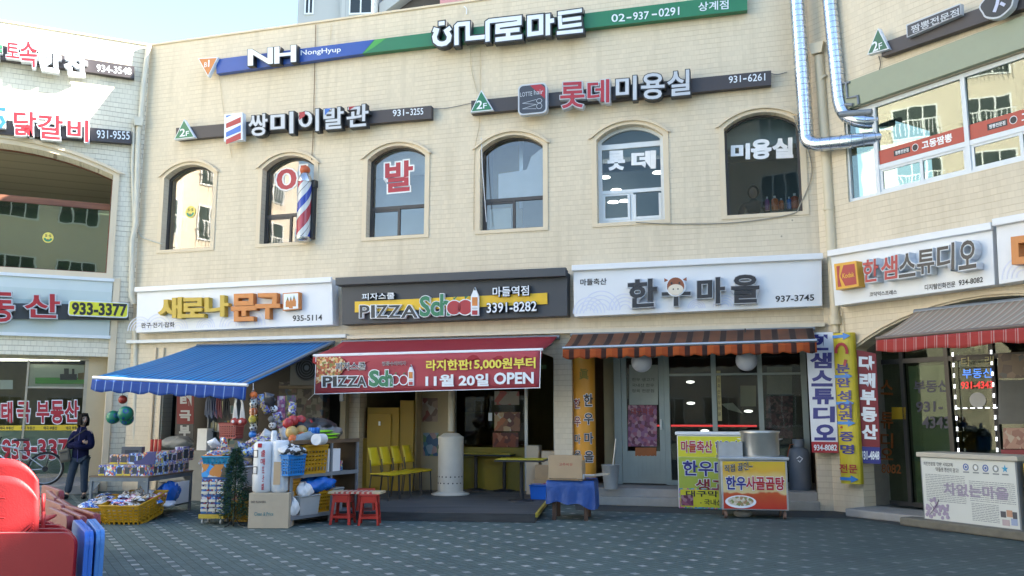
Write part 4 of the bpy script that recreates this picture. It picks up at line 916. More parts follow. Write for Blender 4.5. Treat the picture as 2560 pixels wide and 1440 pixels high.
# --- blade banners at the corner
def banner(fr, name, label, q, mats, chars, d, dep=.06):
    t = thing(name, label, 'banner', fr, fr.at(q[3][0], q[3][1], 0)); m = MB().mat(0); hx(m, fr, q, d, dep)
    m.build('panel', mats[0], t)
    return t
CB = Fr(MW.w(14.18, -.1), MW.ang + R(-16))
t = thing('banner_sign', 'tall white banner with blue letters and red phone strip', 'sign', CB, CB.at(2060, 1130, 0))
m = MB(); hx(m, CB, [(2014, 832), (2082, 830), (2096, 1132), (2030, 1131)], 0, .04); m.build('panel', pm('white_banner_face', (.66, .68, .72), .5), t)
m = MB(); hx(m, CB, [(2028.5, 1104), (2095, 1105), (2096.5, 1132.5), (2030, 1131.5)], .006, .005); m.build('phone_strip', LET_R, t)
NAVY = pm('navy_vinyl', (.03, .03, .2), .45)
m = MB()
for k, ch in enumerate('한샘스튜디오'):
    y = 838 + k * 45; dx = k * 2.5; wtext(m, ch, CB, (2026 + dx, y, 2074 + dx, y + 36, 0), .005, .045)
m.build('lettering', NAVY, t)
flat(t, CB, [('934-8082', (2035, 1112, 2092, 1126, 0))], .01, LET_W, .03)
YB = Fr(RW.w(.3, -.16), RW.ang + R(8))
t = thing('banner_sign', 'yellow blade sign with blue arrows down the tiled pier', 'sign', YB, (.18, 0, .5))
x0, x1 = 0.0, .37
m = MB(); m.prism(arc(.185, .0, .185, .08, 180, 360, 10) + [(.37, .06), (0, .06)], .5, 3.02, 'xy'); m.build('panel', pm('yellow_blade_face', (.55, .44, .025), .45), t)
m = MB()
def onb(s, z0, z1, mi, off=.03, xa=.07, xb=.3): m.mat(mi); text(m, s, [(xa, -.085, z1), (xb, -.085, z1), (xb, -.085, z0), (xa, -.085, z0)], off)
for z in (2.96, 2.28, 1.83, 1.5, .58):
    m.mat(0); m.prism([(.03, z - .025), (.22, z - .025), (.22, z - .06), (.35, z), (.22, z + .06), (.22, z + .025), (.03, z + .025)], -.0835, -.07)
m.mat(1); ribbon(m, arc(.18, 2.7, .1, .13, 190, -20, 10), .05, -.09, -.082); ribbon(m, [(.25, 2.56), (.22, 2.46)], .05, -.09, -.082)
for s, z in (('분', 2.34), ('완', 2.1), ('성', 1.89), ('여', 1.69), ('권', 1.49 + .06), ('증', 1.2), ('명', .99)): onb(s, z, z + .15, 2)
onb('전문', .68, .82, 1, .02, .03, .34); m.prism(arc(.1, 1.43, .02, .02, 0, 360, 10)[:-1], -.085, -.07)
m.build('lettering', [pm('sky_blue_vinyl', (.03, .2, .55), .45), RED, NAVY], t)
t = thing('banner_sign', 'dark red blade sign with white letters inside the arch', 'sign', RW, RW.at(2170, 1158, .02))
S = Fr(RW.w(.62, -.06), RW.ang + R(28))
m = MB().mat(0); q0 = [(2140, 874), (2190, 884), (2200, 1118), (2150, 1116)]; hx(m, S, q0, 0, .06); m.mat(1); hx(m, S, [(2150, 1116.5), (2200, 1118.5), (2202, 1160), (2152, 1158)], 0.001, .06)
ob = m.build('panel', [pm('maroon_blade_face', (.2, .015, .02), .5), NAVY], None, S); ob.parent = t; ob.matrix_parent_inverse = (Matrix.Translation(t.location) @ Matrix.Rotation(t.rotation_euler.z, 4, 'Z')).inverted()
m = MB()
for k, ch in enumerate('다래부동산'): wtext(m, ch, S, (2149 + k * 2, 890 + k * 43, 2184 + k * 2, 923 + k * 43, 2), .006, .05)
wtext(m, '931-4848', S, (2153, 1128, 2198, 1148, 1), .006, .03)
ob2 = m.build('lettering', LET_W, None, S); ob2.parent = t; ob2.matrix_parent_inverse = ob.matrix_parent_inverse.copy()
# ================================================================ AWNINGS
def awning(label, a, b, zb, d, zf0, zf1, canopy, valance, vh, scal, bar, arms=True, fr=MW, skew=0.0):
    """Cloth canopy from the wall line a..b at height zb out to distance d, with front bar, valance and folding arms."""
    t = thing('awning', label, 'awning', fr, ((a + b) / 2, 0, zb))
    zf = lambda u: zf0 + (zf1 - zf0) * u
    m = MB(); nu = 24
    top = lambda u, v: (a + (b - a) * u, -.06 - (d - .06) * v, zb + (zf(u) - zb) * v - .035 * math.sin(math.pi * v) - .012 * math.sin(u * 40) * v)
    m.grid(top, nu, 8); m.build('canopy', canopy, t, solid=.012)
    m = MB(); n = int((b - a) / scal) * 4
    def val(u, v):
        k = abs(math.sin(u * (b - a) / scal * math.pi)); return (a + (b - a) * u, -d - .028 - .02 * v - .012 * math.sin(u * 55), zf(u) - .03 - v * (vh - .05 * (1 - k)))
    m.grid(val, n, 4); m.build('valance', valance, t, solid=.006)
    m = MB().tube([(a - .01, -d, zf(0)), (b + .01, -d, zf(1))], .028, 8); m.build('front_bar', bar, t)
    if arms:
        for u in (.03, .97):
            x = a + (b - a) * u; m = MB()
            e = Vector((x + (.25 if u < .5 else -.25) * min(1, d / 2), -d * .5, zb - .14 + (zf(u) - zb) * .5))
            m.tube([(x, -.05, zb - .16), e], .022, 6); m.tube([e, (x, -d + .02, zf(u) - .03)], .022, 6); m.ball(e, .035, n=8, m=5); m.build('arm', GREYM, t)
        m = MB().cyl((a - .04, -.09, zb - .03), (b + .04, -.09, zb - .03), .05, n=12); m.build('roller', GREYM, t)
    return t
BLUE_C = stripes('blue_awning_cloth', [(.008, .125, .36), (.02, .23, .5), (.003, .03, .12)], [0, .4, .7], .115, 'X', .55, .3, (.01, .08, .24))  # ridge light and valley shade painted as bands; canopy has no corrugation
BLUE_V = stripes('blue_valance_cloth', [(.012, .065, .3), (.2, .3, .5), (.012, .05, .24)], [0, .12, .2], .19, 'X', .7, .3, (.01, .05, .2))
A0 = MW.at(234, 944, 3.1); A1 = MW.at(599, 963, 3.1); B1_ = MW.at(836, 851, .0)
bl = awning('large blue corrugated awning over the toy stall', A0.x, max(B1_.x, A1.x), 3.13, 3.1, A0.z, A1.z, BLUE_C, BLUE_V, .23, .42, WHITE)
m = MB().tube([(A1.x + .02, -3.08, A1.z), (B1_.x + .03, -.06, 3.12)], .035, 6); m.build('side_rail', GREYM, bl)
F0 = MW.at(785, 889, 1.3); F1 = MW.at(1356, 874, 1.3)
RED_C = pm('crimson_awning_cloth', (.27, .012, .022), .75, var=.1, scale=3)
ra = awning('plain crimson awning behind the pizza opening banner', F0.x, F1.x, 3.13, 1.3, F0.z, F1.z, RED_C, RED_C, .16, .3, WHITE)
F0 = MW.at(1408, 870, .93); F1 = MW.at(2041, 851, .93)
BR_C = stripes('brown_striped_awning_cloth', [(.036, .022, .018), (.15, .082, .05), (.17, .07, .036), (.15, .082, .05)], [0, .34, .38, .95], .292, 'X', .85, .75, (.055, .036, .03))
BR_V = stripes('orange_striped_valance_cloth', [(.024, .012, .01), (.33, .07, .014), (.26, .05, .011)], [0, .3, .66], .292, 'X', .8, .35, (.16, .035, .015))
awning('faded brown and orange striped awning over the butcher', F0.x, F1.x, 3.17, .93, F0.z, F1.z, BR_C, BR_V, .19, .292, STEEL)
F0 = RW.at(2193, 846, 1.16); F1 = RW.at(2560, 816, 1.16)
GR_C = stripes('grey_striped_awning_cloth', [(.31, .26, .195), (.43, .38, .3), (.35, .19, .14)], [0, .5, .82], .11, 'X', .85, .4, (.25, .22, .18))
GR_V = stripes('red_striped_valance_cloth', [(.33, .042, .035), (.42, .22, .2), (.33, .042, .035), (.42, .22, .2)], [0, .72, .78, .9], .16, 'X', .8, .2, (.24, .03, .025))
awning('grey awning with red striped valance over the estate agent door', F0.x, F0.x + 4.2, 3.28, 1.16, F0.z, F0.z + .02, GR_C, GR_V, .21, .9, pm('taupe_bar', (.16, .12, .1), .6), True, RW)

# --- pizza banner hung from the red awning
t = thing('cloth_banner', 'red pizza opening banner hanging from the crimson awning', 'banner', MW, MW.at(1070, 975, 1.36))
q = [(789, 890), (1353, 874), (1350, 970), (785, 986)]
C = corners(MW, q, 1.36); bi = lambda u, v: (C[0] * (1 - u) + C[1] * u) * (1 - v) + (C[3] * (1 - u) + C[2] * u) * v
BAN = pm('rose_red_banner_cloth', (.36, .045, .06), .65, var=.06)
wav = lambda u, v: bi(u, v) + Vector((0, .012 * math.sin(u * 21) * v + .01 * math.sin(u * 9 + 1), 0))
m = MB().mat(0); m.grid(lambda u, v: wav(u, 1 - v), 40, 6); m.build('cloth', BAN, t, solid=.003)
m = MB()
for v0, v1 in ((0, .018), (.982, 1)): m.grid(lambda u, v: wav(u, v0 + (v1 - v0) * (1 - v)) + Vector((0, -.004, 0)), 40, 1)
for u0, u1 in ((0, .003), (.997, 1)): m.grid(lambda u, v: wav(u0 + (u1 - u0) * u, 1 - v) + Vector((0, -.0045, 0)), 1, 6)
m.build('hem', LET_W, t)
D_ = 1.39
m = MB(); c0 = [MW.at(x, y, D_ - .005) for x, y in ((791, 893), (866, 891), (848, 930), (789, 962))]
pz = [(793, 893), (850, 891.5), (862, 903), (864, 920), (848, 938), (820, 948), (800, 955), (790, 960)]
C8 = [MW.at(x, y, D_ - .006) for x, y in pz]; m.add(C8[::-1], [tuple(range(len(C8)))]); m.build('pizza_picture', printed('pizza_print', [(.45, .1, .04), (.6, .35, .12), (.3, .05, .03), (.65, .5, .3), (.2, .2, .05)], 26, .6), t)
def outl(s, q, mo, mi, o1=.06, o2=.02, d=D_): m = MB().mat(0); wtext(m, s, MW, q, d, o1); m.mat(1); wtext(m, s, MW, q, d + .004, o2); m.build('lettering', [mo, mi], t)
outl('피자스쿨', (839, 907, 913, 926, -2), LET_W, LET_K, .05, .012)
outl('정통수타피자', (955, 904, 1015, 914, -1), LET_W, LET_K, .03, .005)
for ch, x0, x1 in (('P', 808, 830), ('I', 834, 840), ('Z', 845, 866), ('Z', 870, 892), ('A', 894, 914)): outl(ch, (x0, 942, x1, 966, -.5), LET_W, LET_K, .09, .03)
for ch, x0, x1, y0 in (('S', 925, 945, 928), ('c', 948, 962, 942), ('h', 965, 980, 928)): outl(ch, (x0, y0, x1, 964, -.5), LET_W, GRN, .09, .05)
for cx in (988, 1009):
    c = MW.at(cx, 950, D_); m = MB().mat(0); ribbon(m, arc(c.x, c.z, .085, .09, 0, 360, 18)[:-1], .018, c.y - .004, c.y, True); m.mat(1); m.prism([(c.x, c.z + .1), (c.x + .04, c.z + .14), (c.x - .01, c.z + .13)], c.y - .004, c.y); m.build('apple', [LET_W, GRN], t)
pencil(t, MW, 1020, 1034, 911, 964, D_ + .01)
flat(t, MW, [('라지한판!', (1066, 901, 1178, 926, -2)), ('5,000원부터', (1186, 897, 1338, 924, -3))], D_, pm('lemon_print', (.72, .62, .08), .5), .03)
flat(t, MW, [('11월', (1065, 938, 1133, 966, -1)), ('20일', (1148, 936, 1220, 965, -1)), ('OPEN', (1236, 933, 1333, 960, -2))], D_, LET_W, .035)
MB().tube([(F_ := MW.at(785, 985, 1.34)), MW.at(770, 1000, 1.2)], .006, 5).build('cord', WHITE, t)

# ================================================================ PIZZA SHOP
ZD = .13
m = MB(); P = [MW.w(5.66, .3), Vector((-3.35, 14.0, 0)), ground(1338, 1307), ground(1376, 1256), MW.w(9.68, .3)]
dk = thing('wooden_deck', 'low boarded deck in front of the pizza shop', 'deck', WD, (-1.2, 14.5, 0))
m.prism([(p.x, p.y) for p in P], .004, ZD, 'xy'); m.build('deck_boards', wood('weathered_deck', (.035, .038, .04), (.085, .09, .09), 0, 1.6, .75, .12), dk)
P1, P2 = P[1], P[2]; u_ = (P2 - P1).normalized(); q_ = Vector((u_.y, -u_.x, 0)); m = MB(); A_ = [P1, P2]; m.hexa([p + q_ * .02 + Vector((0, 0, h)) for p, h in ((P1, ZD + .003), (P2, ZD + .003), (P2, .004), (P1, .004))] + [p + q_ * .001 + Vector((0, 0, h)) for p, h in ((P1, ZD + .003), (P2, ZD + .003), (P2, .004), (P1, .004))]); m.build('fascia_board', wood('dark_fascia', (.02, .022, .024), (.045, .048, .05), 0, 2), dk)
P3, P2 = P[3], P[2]; dv = (P3 - P2).normalized(); nn = Vector((dv.y, -dv.x, 0))
m = MB(); a_ = P2 + nn * .001; m.hexa([a_ + Vector((0, 0, ZD + .012)), P3 + nn * .001 + Vector((0, 0, ZD + .012)), P3 + nn * .001 + Vector((0, 0, ZD - .05)), a_ + Vector((0, 0, ZD - .05))] + [x + nn * .035 for x in (a_ + Vector((0, 0, ZD + .012)), P3 + nn * .001 + Vector((0, 0, ZD + .012)), P3 + nn * .001 + Vector((0, 0, ZD - .05)), a_ + Vector((0, 0, ZD - .05)))]); m.build('yellow_edge', pm('worn_yellow_paint', (.4, .3, .03), .6, var=.4, scale=20), dk)
# glazed inner front
SILV = pm('brushed_aluminium', (.5, .5, .48), .35, .7)
def X(px, d): return MW.at(px, 1000, d).x
t = thing('storefront', 'glazed inner front of the pizza shop with aluminium posts', 'shop front', MW, (8.4, .9, ZD))
m = MB()
for px in (1138, 1316, 1388): x = X(px, -.9); m.box(x - .03, x + .03, .87, .93, ZD, 2.98)
m.box(X(1138, -.9) + .031, X(1316, -.9) - .031, .87, .93, 2.35, 2.42); m.build('post_frame', SILV, t)
m = MB(); m.box(X(1138, -.9) + .03, X(1316, -.9) - .03, .898, .902, ZD + .9, 2.95); m.build('pane', glass('pizza_front_glass', (.62, .62, .58), .035, gcol=(.8, .8, .75)), t)
m = MB(); m.box(X(1138, -.9) + .031, X(1316, -.9) - .031, .88, .92, ZD, ZD + .85); m.build('lower_panel', pm('yellow_counter_front', (.2, .155, .01), .5), t)
def poster(label, fr, px0, py0, px1, py1, d, mat, cat='poster', name='poster', extra=None):
    C = corners(fr, (px0, py0, px1, py1), d); m = MB(); m.hexa(C + [c + Vector((0, .006, 0)) for c in C])
    o = m.build(name, mat, None, fr, tuple(C[3])); tag(o, label, cat)
    return o
FOOD = printed('food_print', [(.22, .1, .05), (.4, .28, .15), (.12, .04, .03), (.35, .12, .05), (.45, .4, .3)], 9, .4)
DFOOD = printed('dark_food_print', [(.06, .03, .02), (.1, .06, .03), (.16, .1, .06), (.05, .05, .05)], 8, .4, seed=3)
CITY = printed('blue_city_print', [(.03, .08, .16), (.2, .28, .33), (.05, .15, .2), (.3, .2, .2), (.1, .2, .08)], 8, .5, seed=5)
poster('dark framed menu board on the pizza shop wall', MW, 1152, 978, 1220, 1030, -1.0, DFOOD)
poster('food photo poster stuck inside the pizza glass', MW, 1236, 1030, 1300, 1078, -.88, FOOD)
poster('red brick toned food poster low on the pizza glass', MW, 1232, 1082, 1296, 1118, -.88, printed('brick_food', [(.2, .05, .02), (.1, .03, .02), (.3, .12, .06)], 10, .5))
poster('pale menu sheets high on the pizza glass', MW, 1236, 978, 1298, 1012, -.88, printed('menu_print', [(.3, .26, .2), (.35, .1, .08), (.25, .2, .14)], 5, .5))
poster('small white price card on the pizza glass edge', MW, 1221, 1032, 1230, 1052, -.87, LET_W, 'card', 'price_card')
poster('blue city picture poster on the inner side wall', MW, 1058, 1082, 1096, 1140, -.55, CITY)
poster('row of small pictures above the blue poster', MW, 1056, 995, 1094, 1054, -.55, printed('small_pictures', [(.16, .1, .08), (.28, .2, .16), (.2, .06, .05), (.34, .3, .26)], 8, .5))
poster('green lettered sticker high beside the pizza doorway', MW, 1352, 912, 1366, 922, -.88, pm('green_white_sticker', (.3, .45, .2), .5), 'sticker', 'sticker')
m = MB(); x0 = X(1046, -.5); m.box(x0, x0 + .04, .33, .56, ZD, 3.1); m.box(x0, X(1136, -.56), .561, .6, ZD, 3.1); o = m.build('partition', pm('cream_partition', (.36, .29, .17), .7, var=.1), None, MW, (x0, .33, ZD)); tag(o, 'cream side partition behind the white stove', 'partition')
# cabinet and panels
MUS = pm('mustard_cabinet_paint', (.31, .19, .006), .5, var=.1, scale=2)
g0 = ground(913, 1226, ZD); CF = Fr((g0.x, g0.y), MW.ang + R(4))
t = thing('cabinet', 'tall mustard yellow cabinet with sliding door', 'cabinet', CF, (0, 0, ZD))
m = MB(); m.box(0, .68, .02, .55, ZD, 1.78); m.build('body', MUS, t, bev=.008)
m = MB(); m.box(.02, .52, -.01, .018, ZD + .06, 1.66); m.build('door', MUS, t, bev=.006)
m = MB(); m.box(.26, .3, -.025, -.011, 1.42, 1.5); m.build('latch', SILV, t)
m = MB(); m.box(.69, .98, .05, .6, ZD, 1.92); o = m.build('cupboard', pm('ochre_cupboard_paint', (.27, .17, .008), .5, var=.1), None, CF, (.69, .05, ZD)); tag(o, 'taller ochre cupboard standing behind the mustard cabinet', 'cupboard')
m = MB(); m.box(-.3, -.02, .1, .16, ZD, 1.16); o = m.build('board', MATS['mustard_cabinet_paint'], None, CF, (-.3, .1, ZD)); tag(o, 'mustard yellow board standing beside the shelving', 'board')
# chairs
YSEAT = pm('yellow_chair_plastic', (.56, .4, .01), .4, var=.06)
def yellow_chair(fr):
    t = thing('chair', 'yellow cafe chair next to the shelving, first of four in a row', 'chair', fr, (0, 0, ZD), 'yellow cafe chairs in a row')
    m = MB(); m.grid(lambda u, v: (-.19 + .38 * u, -.2 + .4 * v, ZD + .46 + .015 * (2 * u - 1) ** 2 - .012 * (1 - v) ** 3), 8, 8); m.build('seat', YSEAT, t, solid=.022)
    m = MB(); m.grid(lambda u, v: ((-.15 + .3 * u) * (1 - .12 * v), .2 + .09 * v - .03 * math.sin(math.pi * u), ZD + .6 + .32 * v), 8, 6); m.build('backrest', YSEAT, t, solid=.018)
    for sx in (-1, 1):
        MB().tube([(sx * .17, -.19, ZD), (sx * .165, -.17, ZD + .43)], .011, 6).build('leg', BLACK, t)
        MB().tube([(sx * .175, .24, ZD), (sx * .165, .19, ZD + .43), (sx * .14, .235, ZD + .7)], .011, 6).build('leg', BLACK, t)
    m = MB(); m.tube([(-.165, -.17, ZD + .43), (.165, -.17, ZD + .43)], .009, 6); m.tube([(-.165, .19, ZD + .43), (.165, .19, ZD + .43)], .009, 6)
    for sx in (-1, 1): m.tube([(sx * .165, -.17, ZD + .43), (sx * .165, .19, ZD + .43)], .009, 6)
    m.build('seat_frame', BLACK, t); return t
pos = [ground(x, y, ZD) for x, y in ((962, 1250), (990, 1245), (1017, 1240), (1045, 1235))]
CH = Fr((pos[0].x, pos[0].y), R(64))
ch = yellow_chair(CH)
for p, l in zip(pos[1:], ('second yellow cafe chair counted from the shelving', 'third yellow cafe chair counted from the shelving', 'yellow cafe chair next to the white stove')):
    copy_thing(ch, Vector((p.x, p.y, ZD)), R(64), l)
# stove
g0 = ground(1126, 1236, ZD); SF = Fr((g0.x, g0.y), MW.ang)
STV = pm('chipped_white_enamel', (.56, .53, .45), .5, var=.12, scale=5)
t = thing('stove', 'round white enamel stove with flue pipe on the deck', 'stove', SF, (0, 0, ZD))
m = MB().lathe([(.245, .06), (.245, 1.06)], (0, 0, ZD), 32).lathe([(.25, 1.061), (.25, 1.085), (.22, 1.095), (.15, 1.15), (.1, 1.16)], (0, 0, ZD), 32); m.build('body', STV, t)
m = MB().lathe([(.36, 0), (.37, .02), (.3, .035), (.25, .06)], (0, 0, ZD), 32); m.build('base_flange', STV, t)
m = MB().cyl((0, 0, ZD + 1.19), (0, 0, 3.05), .062, n=16); m.build('flue_pipe', pm('cream_flue', (.5, .45, .34), .5, var=.15), t)
m = MB()
for k in range(9):
    for z, o_ in ((.22, 0), (.34, .17)):
        a = R(180 + 20 * k) + o_; p = Vector((math.cos(a) * .245, math.sin(a) * .245, ZD + z)); q = p * 1; m.cyl((p.x * .99, p.y * .99, p.z), (p.x * 1.012, p.y * 1.012, p.z), .014, n=8)
a = R(206); m.cyl((math.cos(a) * .24, math.sin(a) * .24, ZD + .9), (math.cos(a) * .252, math.sin(a) * .252, ZD + .9), .05, n=12); m.build('air_hole', BLACK, t)
# tables
def ped_table(label, px, py, ang, w_, dp, two=False):
    g0 = ground(px, py, ZD); f = Fr((g0.x, g0.y), ang); t = thing('table', label, 'table', f, (0, 0, ZD))
    MB().box(-w_ / 2, w_ / 2, -dp / 2, dp / 2, ZD + .725, ZD + .732).build('yellow_surface', pm('yellow_laminate', (.5, .42, .03), .4), t)
    MB().box(-w_ / 2 - .008, w_ / 2 + .008, -dp / 2 - .008, dp / 2 + .008, ZD + .69, ZD + .7245).build('tabletop', BLACK, t)
    xs = (-w_ * .3, w_ * .3) if two else (0,)
    for x in xs:
        MB().cyl((x, 0, ZD + .03), (x, 0, ZD + .69), .035, n=12).build('pedestal', BLACK, t); MB().lathe([(.22, 0), (.22, .012), (.04, .04)], (x, 0, ZD), 20).build('base_plate', BLACK, t)
ped_table('yellow topped pedestal table on the deck next to the blue crate', 1304, 1252, MW.ang + R(6), .85, .62)
ped_table('yellow topped pedestal table behind the white stove', 1225, 1226, MW.ang, 1.0, .6, True)
g0 = ground(1205, 1216, ZD); o = MB().lathe([(.15, 0), (.17, .3), (.175, .31)], (0, 0, ZD), 18).build('waste_bin', pm('dark_green_plastic', (.02, .1, .075), .5), None, Fr((g0.x, g0.y), 0), (0, 0, ZD)); tag(o, 'dark green waste bin under the back table', 'bin')
# cartons
CARD = pm('brown_cardboard', (.35, .25, .145), .8, var=.12, scale=5); CARD2 = pm('pale_cardboard', (.43, .36, .26), .8, var=.1)
def carton(label, fr, x, y, z, w_, dp, h, mat=None, rot=0, mark=None, grp=None):
    t = thing('carton', label, 'cardboard box', fr, (x, y, z), grp); M = Matrix.Translation((x, y, z)) @ Matrix.Rotation(R(rot), 4, 'Z')
    m = MB(); m.box(-w_ / 2, w_ / 2, -dp / 2, dp / 2, 0, h, M); m.build('box_body', mat or CARD, t, bev=.004)
    m = MB(); m.box(-w_ / 2 - .001, w_ / 2 + .001, -.025, .025, h + .0005, h + .002, M); m.box(-w_ / 2 - .002, -w_ / 2 - .0005, -.025, .025, h * .7, h, M); m.build('tape', pm('packing_tape', (.4, .33, .2), .3), t)
    if mark:
        m = MB()
        for s, xa, xb, za, zb, mm in mark:
            text(m.mat(0), s, [M @ Vector(p) for p in ((-w_ / 2 + w_ * xa, -dp / 2 - .003, h * zb), (-w_ / 2 + w_ * xb, -dp / 2 - .003, h * zb), (-w_ / 2 + w_ * xb, -dp / 2 - .003, h * za), (-w_ / 2 + w_ * xa, -dp / 2 - .003, h * za))], .02)
            m.build('print', mm, t); m = MB()
    return t
g0 = ground(1362, 1238, ZD); KF = Fr((g0.x, g0.y), MW.ang)
RPR = pm('red_ink', (.32, .05, .04), .7); TPR = pm('teal_ink', (.1, .22, .22), .7)
carton('carton with red print at the bottom of the pizza doorway stack', KF, -.02, .15, ZD, .4, .34, .3, None, 3, [('추', .45, .8, .4, .8, RPR)])
carton('carton in the middle of the pizza doorway stack', KF, .03, .15, ZD + .3, .42, .34, .26, None, -2)
carton('plain pale carton topmost of the pizza doorway stack', KF, .1, .16, ZD + .56, .34, .3, .26, CARD2, 4)
carton('plain pale carton beside the top of the doorway stack', KF, -.27, .25, ZD, .24, .3, .92, CARD2, 2)
# blue crate
def crate_mb(w_, dp, h, z, M, th=.012, slots=True, taper=.9, hand=True):
    """Open plastic crate whose walls are lattices of bars."""
    m = MB()
    def wall(a, b, c, d):       # bottom a-b, top d-c
        n = 7; a, b, c, d = [Vector(p) for p in (a, b, c, d)]
        nrm = (b - a).cross(d - a).normalized() * th
        def bar(u0, u1, v0, v1):
            f = lambda u, v: (a * (1 - u) + b * u) * (1 - v) + (d * (1 - u) + c * u) * v
            P_ = [f(u0, v1), f(u1, v1), f(u1, v0), f(u0, v0)]; m.hexa([M @ p for p in P_] + [M @ (p - nrm) for p in P_])
        bar(0, 1, .0, .1); bar(0, 1, .82, 1.0)
        if slots:
            for v in (.24, .38, .52, .66): bar(0, 1, v, v + .08)
            for k in range(n + 1): bar(max(0, k / n - .025), min(1, k / n + .025), .1, .82)
        else: bar(0, 1, .1, .82)
    w0, d0 = w_ * taper / 2, dp * taper / 2; w1, d1 = w_ / 2, dp / 2
    B = [(-w0, -d0, z), (w0, -d0, z), (w0, d0, z), (-w0, d0, z)]; T = [(-w1, -d1, z + h), (w1, -d1, z + h), (w1, d1, z + h), (-w1, d1, z + h)]
    for i in range(4): j = (i + 1) % 4; wall(B[i], B[j], T[j], T[i])
    P_ = [M @ Vector(p) for p in B]; m.add([p + Vector((0, 0, .01)) for p in P_], [(0, 1, 2, 3)])
    for i in range(4):
        j = (i + 1) % 4; a, b = Vector(T[i]), Vector(T[j]); m.tube([M @ a, M @ b], .014, 6)
    return m
def crate(label, fr, x, y, z, w_, dp, h, mat, rotz=0, tilt=0, slots=True, cat='crate', grp=None, name='crate', taper=.9):
    M = Matrix.Translation((x, y, z)) @ Matrix.Rotation(R(rotz), 4, 'Z') @ Matrix.Rotation(R(tilt), 4, 'X')
    o = crate_mb(w_, dp, h, 0, M, slots=slots, taper=taper).build(name, mat, None, fr, (x, y, z)); tag(o, label, cat, grp); return o
BLUEP = pm('bright_blue_plastic', (.012, .12, .55), .35, var=.08)
g0 = ground(1352, 1249, ZD); BF = Fr((g0.x, g0.y), MW.ang)
o = crate('bright blue plastic crate on the deck against the cartons', BF, 0, .15, ZD + .002, .42, .32, .24, BLUEP, 2, 0, False)
m = MB(); m.box(-.18, .18, .02, .3, ZD + .06, ZD + .25); o = m.build('folded_cloth', BLUEP, None, BF, (0, .15, ZD)); tag(o, 'bright blue folded sheet filling the blue crate', 'cloth')
# tarp covered stand
g0 = ground(1386, 1300); g1 = ground(1450, 1298); TF = Fr((g0.x, g0.y), MW.ang + R(6)); L_ = (g1 - g0).length
WB = wood('dark_stained_wood', (.05, .025, .015), (.09, .05, .03), 2, 3)
t = thing('low_table', 'low wooden stand draped with a blue tarpaulin', 'table', TF, (.3, .3, 0))
for x, y in ((0, 0), (.5, 0), (0, .55), (.5, .55)): MB().box(x - .03, x + .03, y - .03, y + .03, .002, .56).build('leg', WB, t)
MB().box(-.08, .58, -.06, .62, .56, .6).build('tabletop', WB, t)
TARP = pm('creased_blue_tarpaulin', (.02, .07, .26), .5, var=.25, scale=6, bump=.7, bscale=14)
m = MB()
def tarp(u, v):
    x = u; y = v; ex = 0
    cx = -.12 + .76 * min(max((u - .1) / .8, 0), 1); cy = -.1 + .76 * min(max((v - .1) / .8, 0), 1)
    dr = max(0, (abs(u - .5) - .4) * 3.8, (abs(v - .5) - .4) * 3.8)
    return (cx + .018 * math.sin(v * 22) * min(1, dr * 4), cy + .018 * math.sin(u * 24) * min(1, dr * 4), .612 - min(dr, .36) * (.95 + .6 * max(0, u - .5) + .06 * math.sin(u * 17 + v * 5)))
m.grid(tarp, 44, 40); m.build('tarpaulin', TARP, t)
t = thing('open_carton', 'flattened open carton with red print lying on the blue tarpaulin', 'cardboard box', TF, (.25, .2, .62))
m = MB(); M = Matrix.Translation((.2, .06, .625)) @ Matrix.Rotation(R(-3), 4, 'Z'); m.box(-.27, .27, -.2, -.19, 0, .36, M @ Matrix.Rotation(R(-8), 4, 'X')); m.box(-.27, .27, -.19, .22, 0, .012, M); m.box(-.27, -.26, -.18, .2, .013, .2, M); m.box(.255, .265, -.18, .2, .013, .3, M)
m.build('box_body', CARD, t)
m = MB(); M2 = M @ Matrix.Rotation(R(-8), 4, 'X'); text(m, '고추씨유', [M2 @ Vector(p) for p in ((-.1, -.203, .24), (.12, -.203, .24), (.12, -.203, .19), (-.1, -.203, .19))], .0); m.build('print', RPR, t)
m = MB(); M = Matrix.Translation((.55, .2, .66)) @ Matrix.Rotation(R(-8), 4, 'Y'); m.box(-.2, .3, -.15, .2, 0, .01, M); m.box(-.15, .26, -.1, .2, .012, .02, M @ Matrix.Rotation(R(9), 4, 'Z')); o = m.build('flattened_card', CARD2, None, TF, (.55, .2, .66)); tag(o, 'loose flattened cardboard sheets beside the open carton', 'cardboard')
m = MB(); m.ball((.42, -.02, .67), .07, .06, .06, 10, 6); m.box(.46, .64, -.06, .0, .7, .71); o = m.build('plastic_bag', WHITE, None, TF, (.45, 0, .62)); tag(o, 'crumpled small white bag on the stand edge', 'bag')

# ================================================================ BUTCHER
FRG = pm('grey_green_aluminium', (.29, .33, .31), .45, .2, var=.1)
Y0 = .9
def XB(px, py=1000): return MW.at(px, py, -Y0).x
t = thing('storefront', 'grey green aluminium and glass front of the butcher', 'shop front', MW, (12.5, Y0, .2))
m = MB()
xs = {k: XB(k) for k in (1545, 1662, 1786, 1902, 2012)}
for k, wd in ((1545, .07), (1668, .05), (1786, .045), (1902, .045), (2012, .05)): x = XB(k); m.box(x - wd, x + wd, Y0 - .05, Y0 + .05, .31, 2.94)
m.box(XB(1545) + .071, XB(2012) - .051, Y0 - .045, Y0 + .045, 2.86, 2.93); m.box(XB(1668) + .051, XB(2012) - .051, Y0 - .045, Y0 + .045, .31, .4); m.box(XB(1668) + .051, XB(2012) - .051, Y0 - .04, Y0 + .04, 2.38, 2.42)
m.build('post_frame', FRG, t)
m = MB(); m.box(XB(1668) + .05, XB(2012) - .05, Y0 - .003, Y0 + .003, .38, 2.88); m.build('pane', GLASS_C, t)
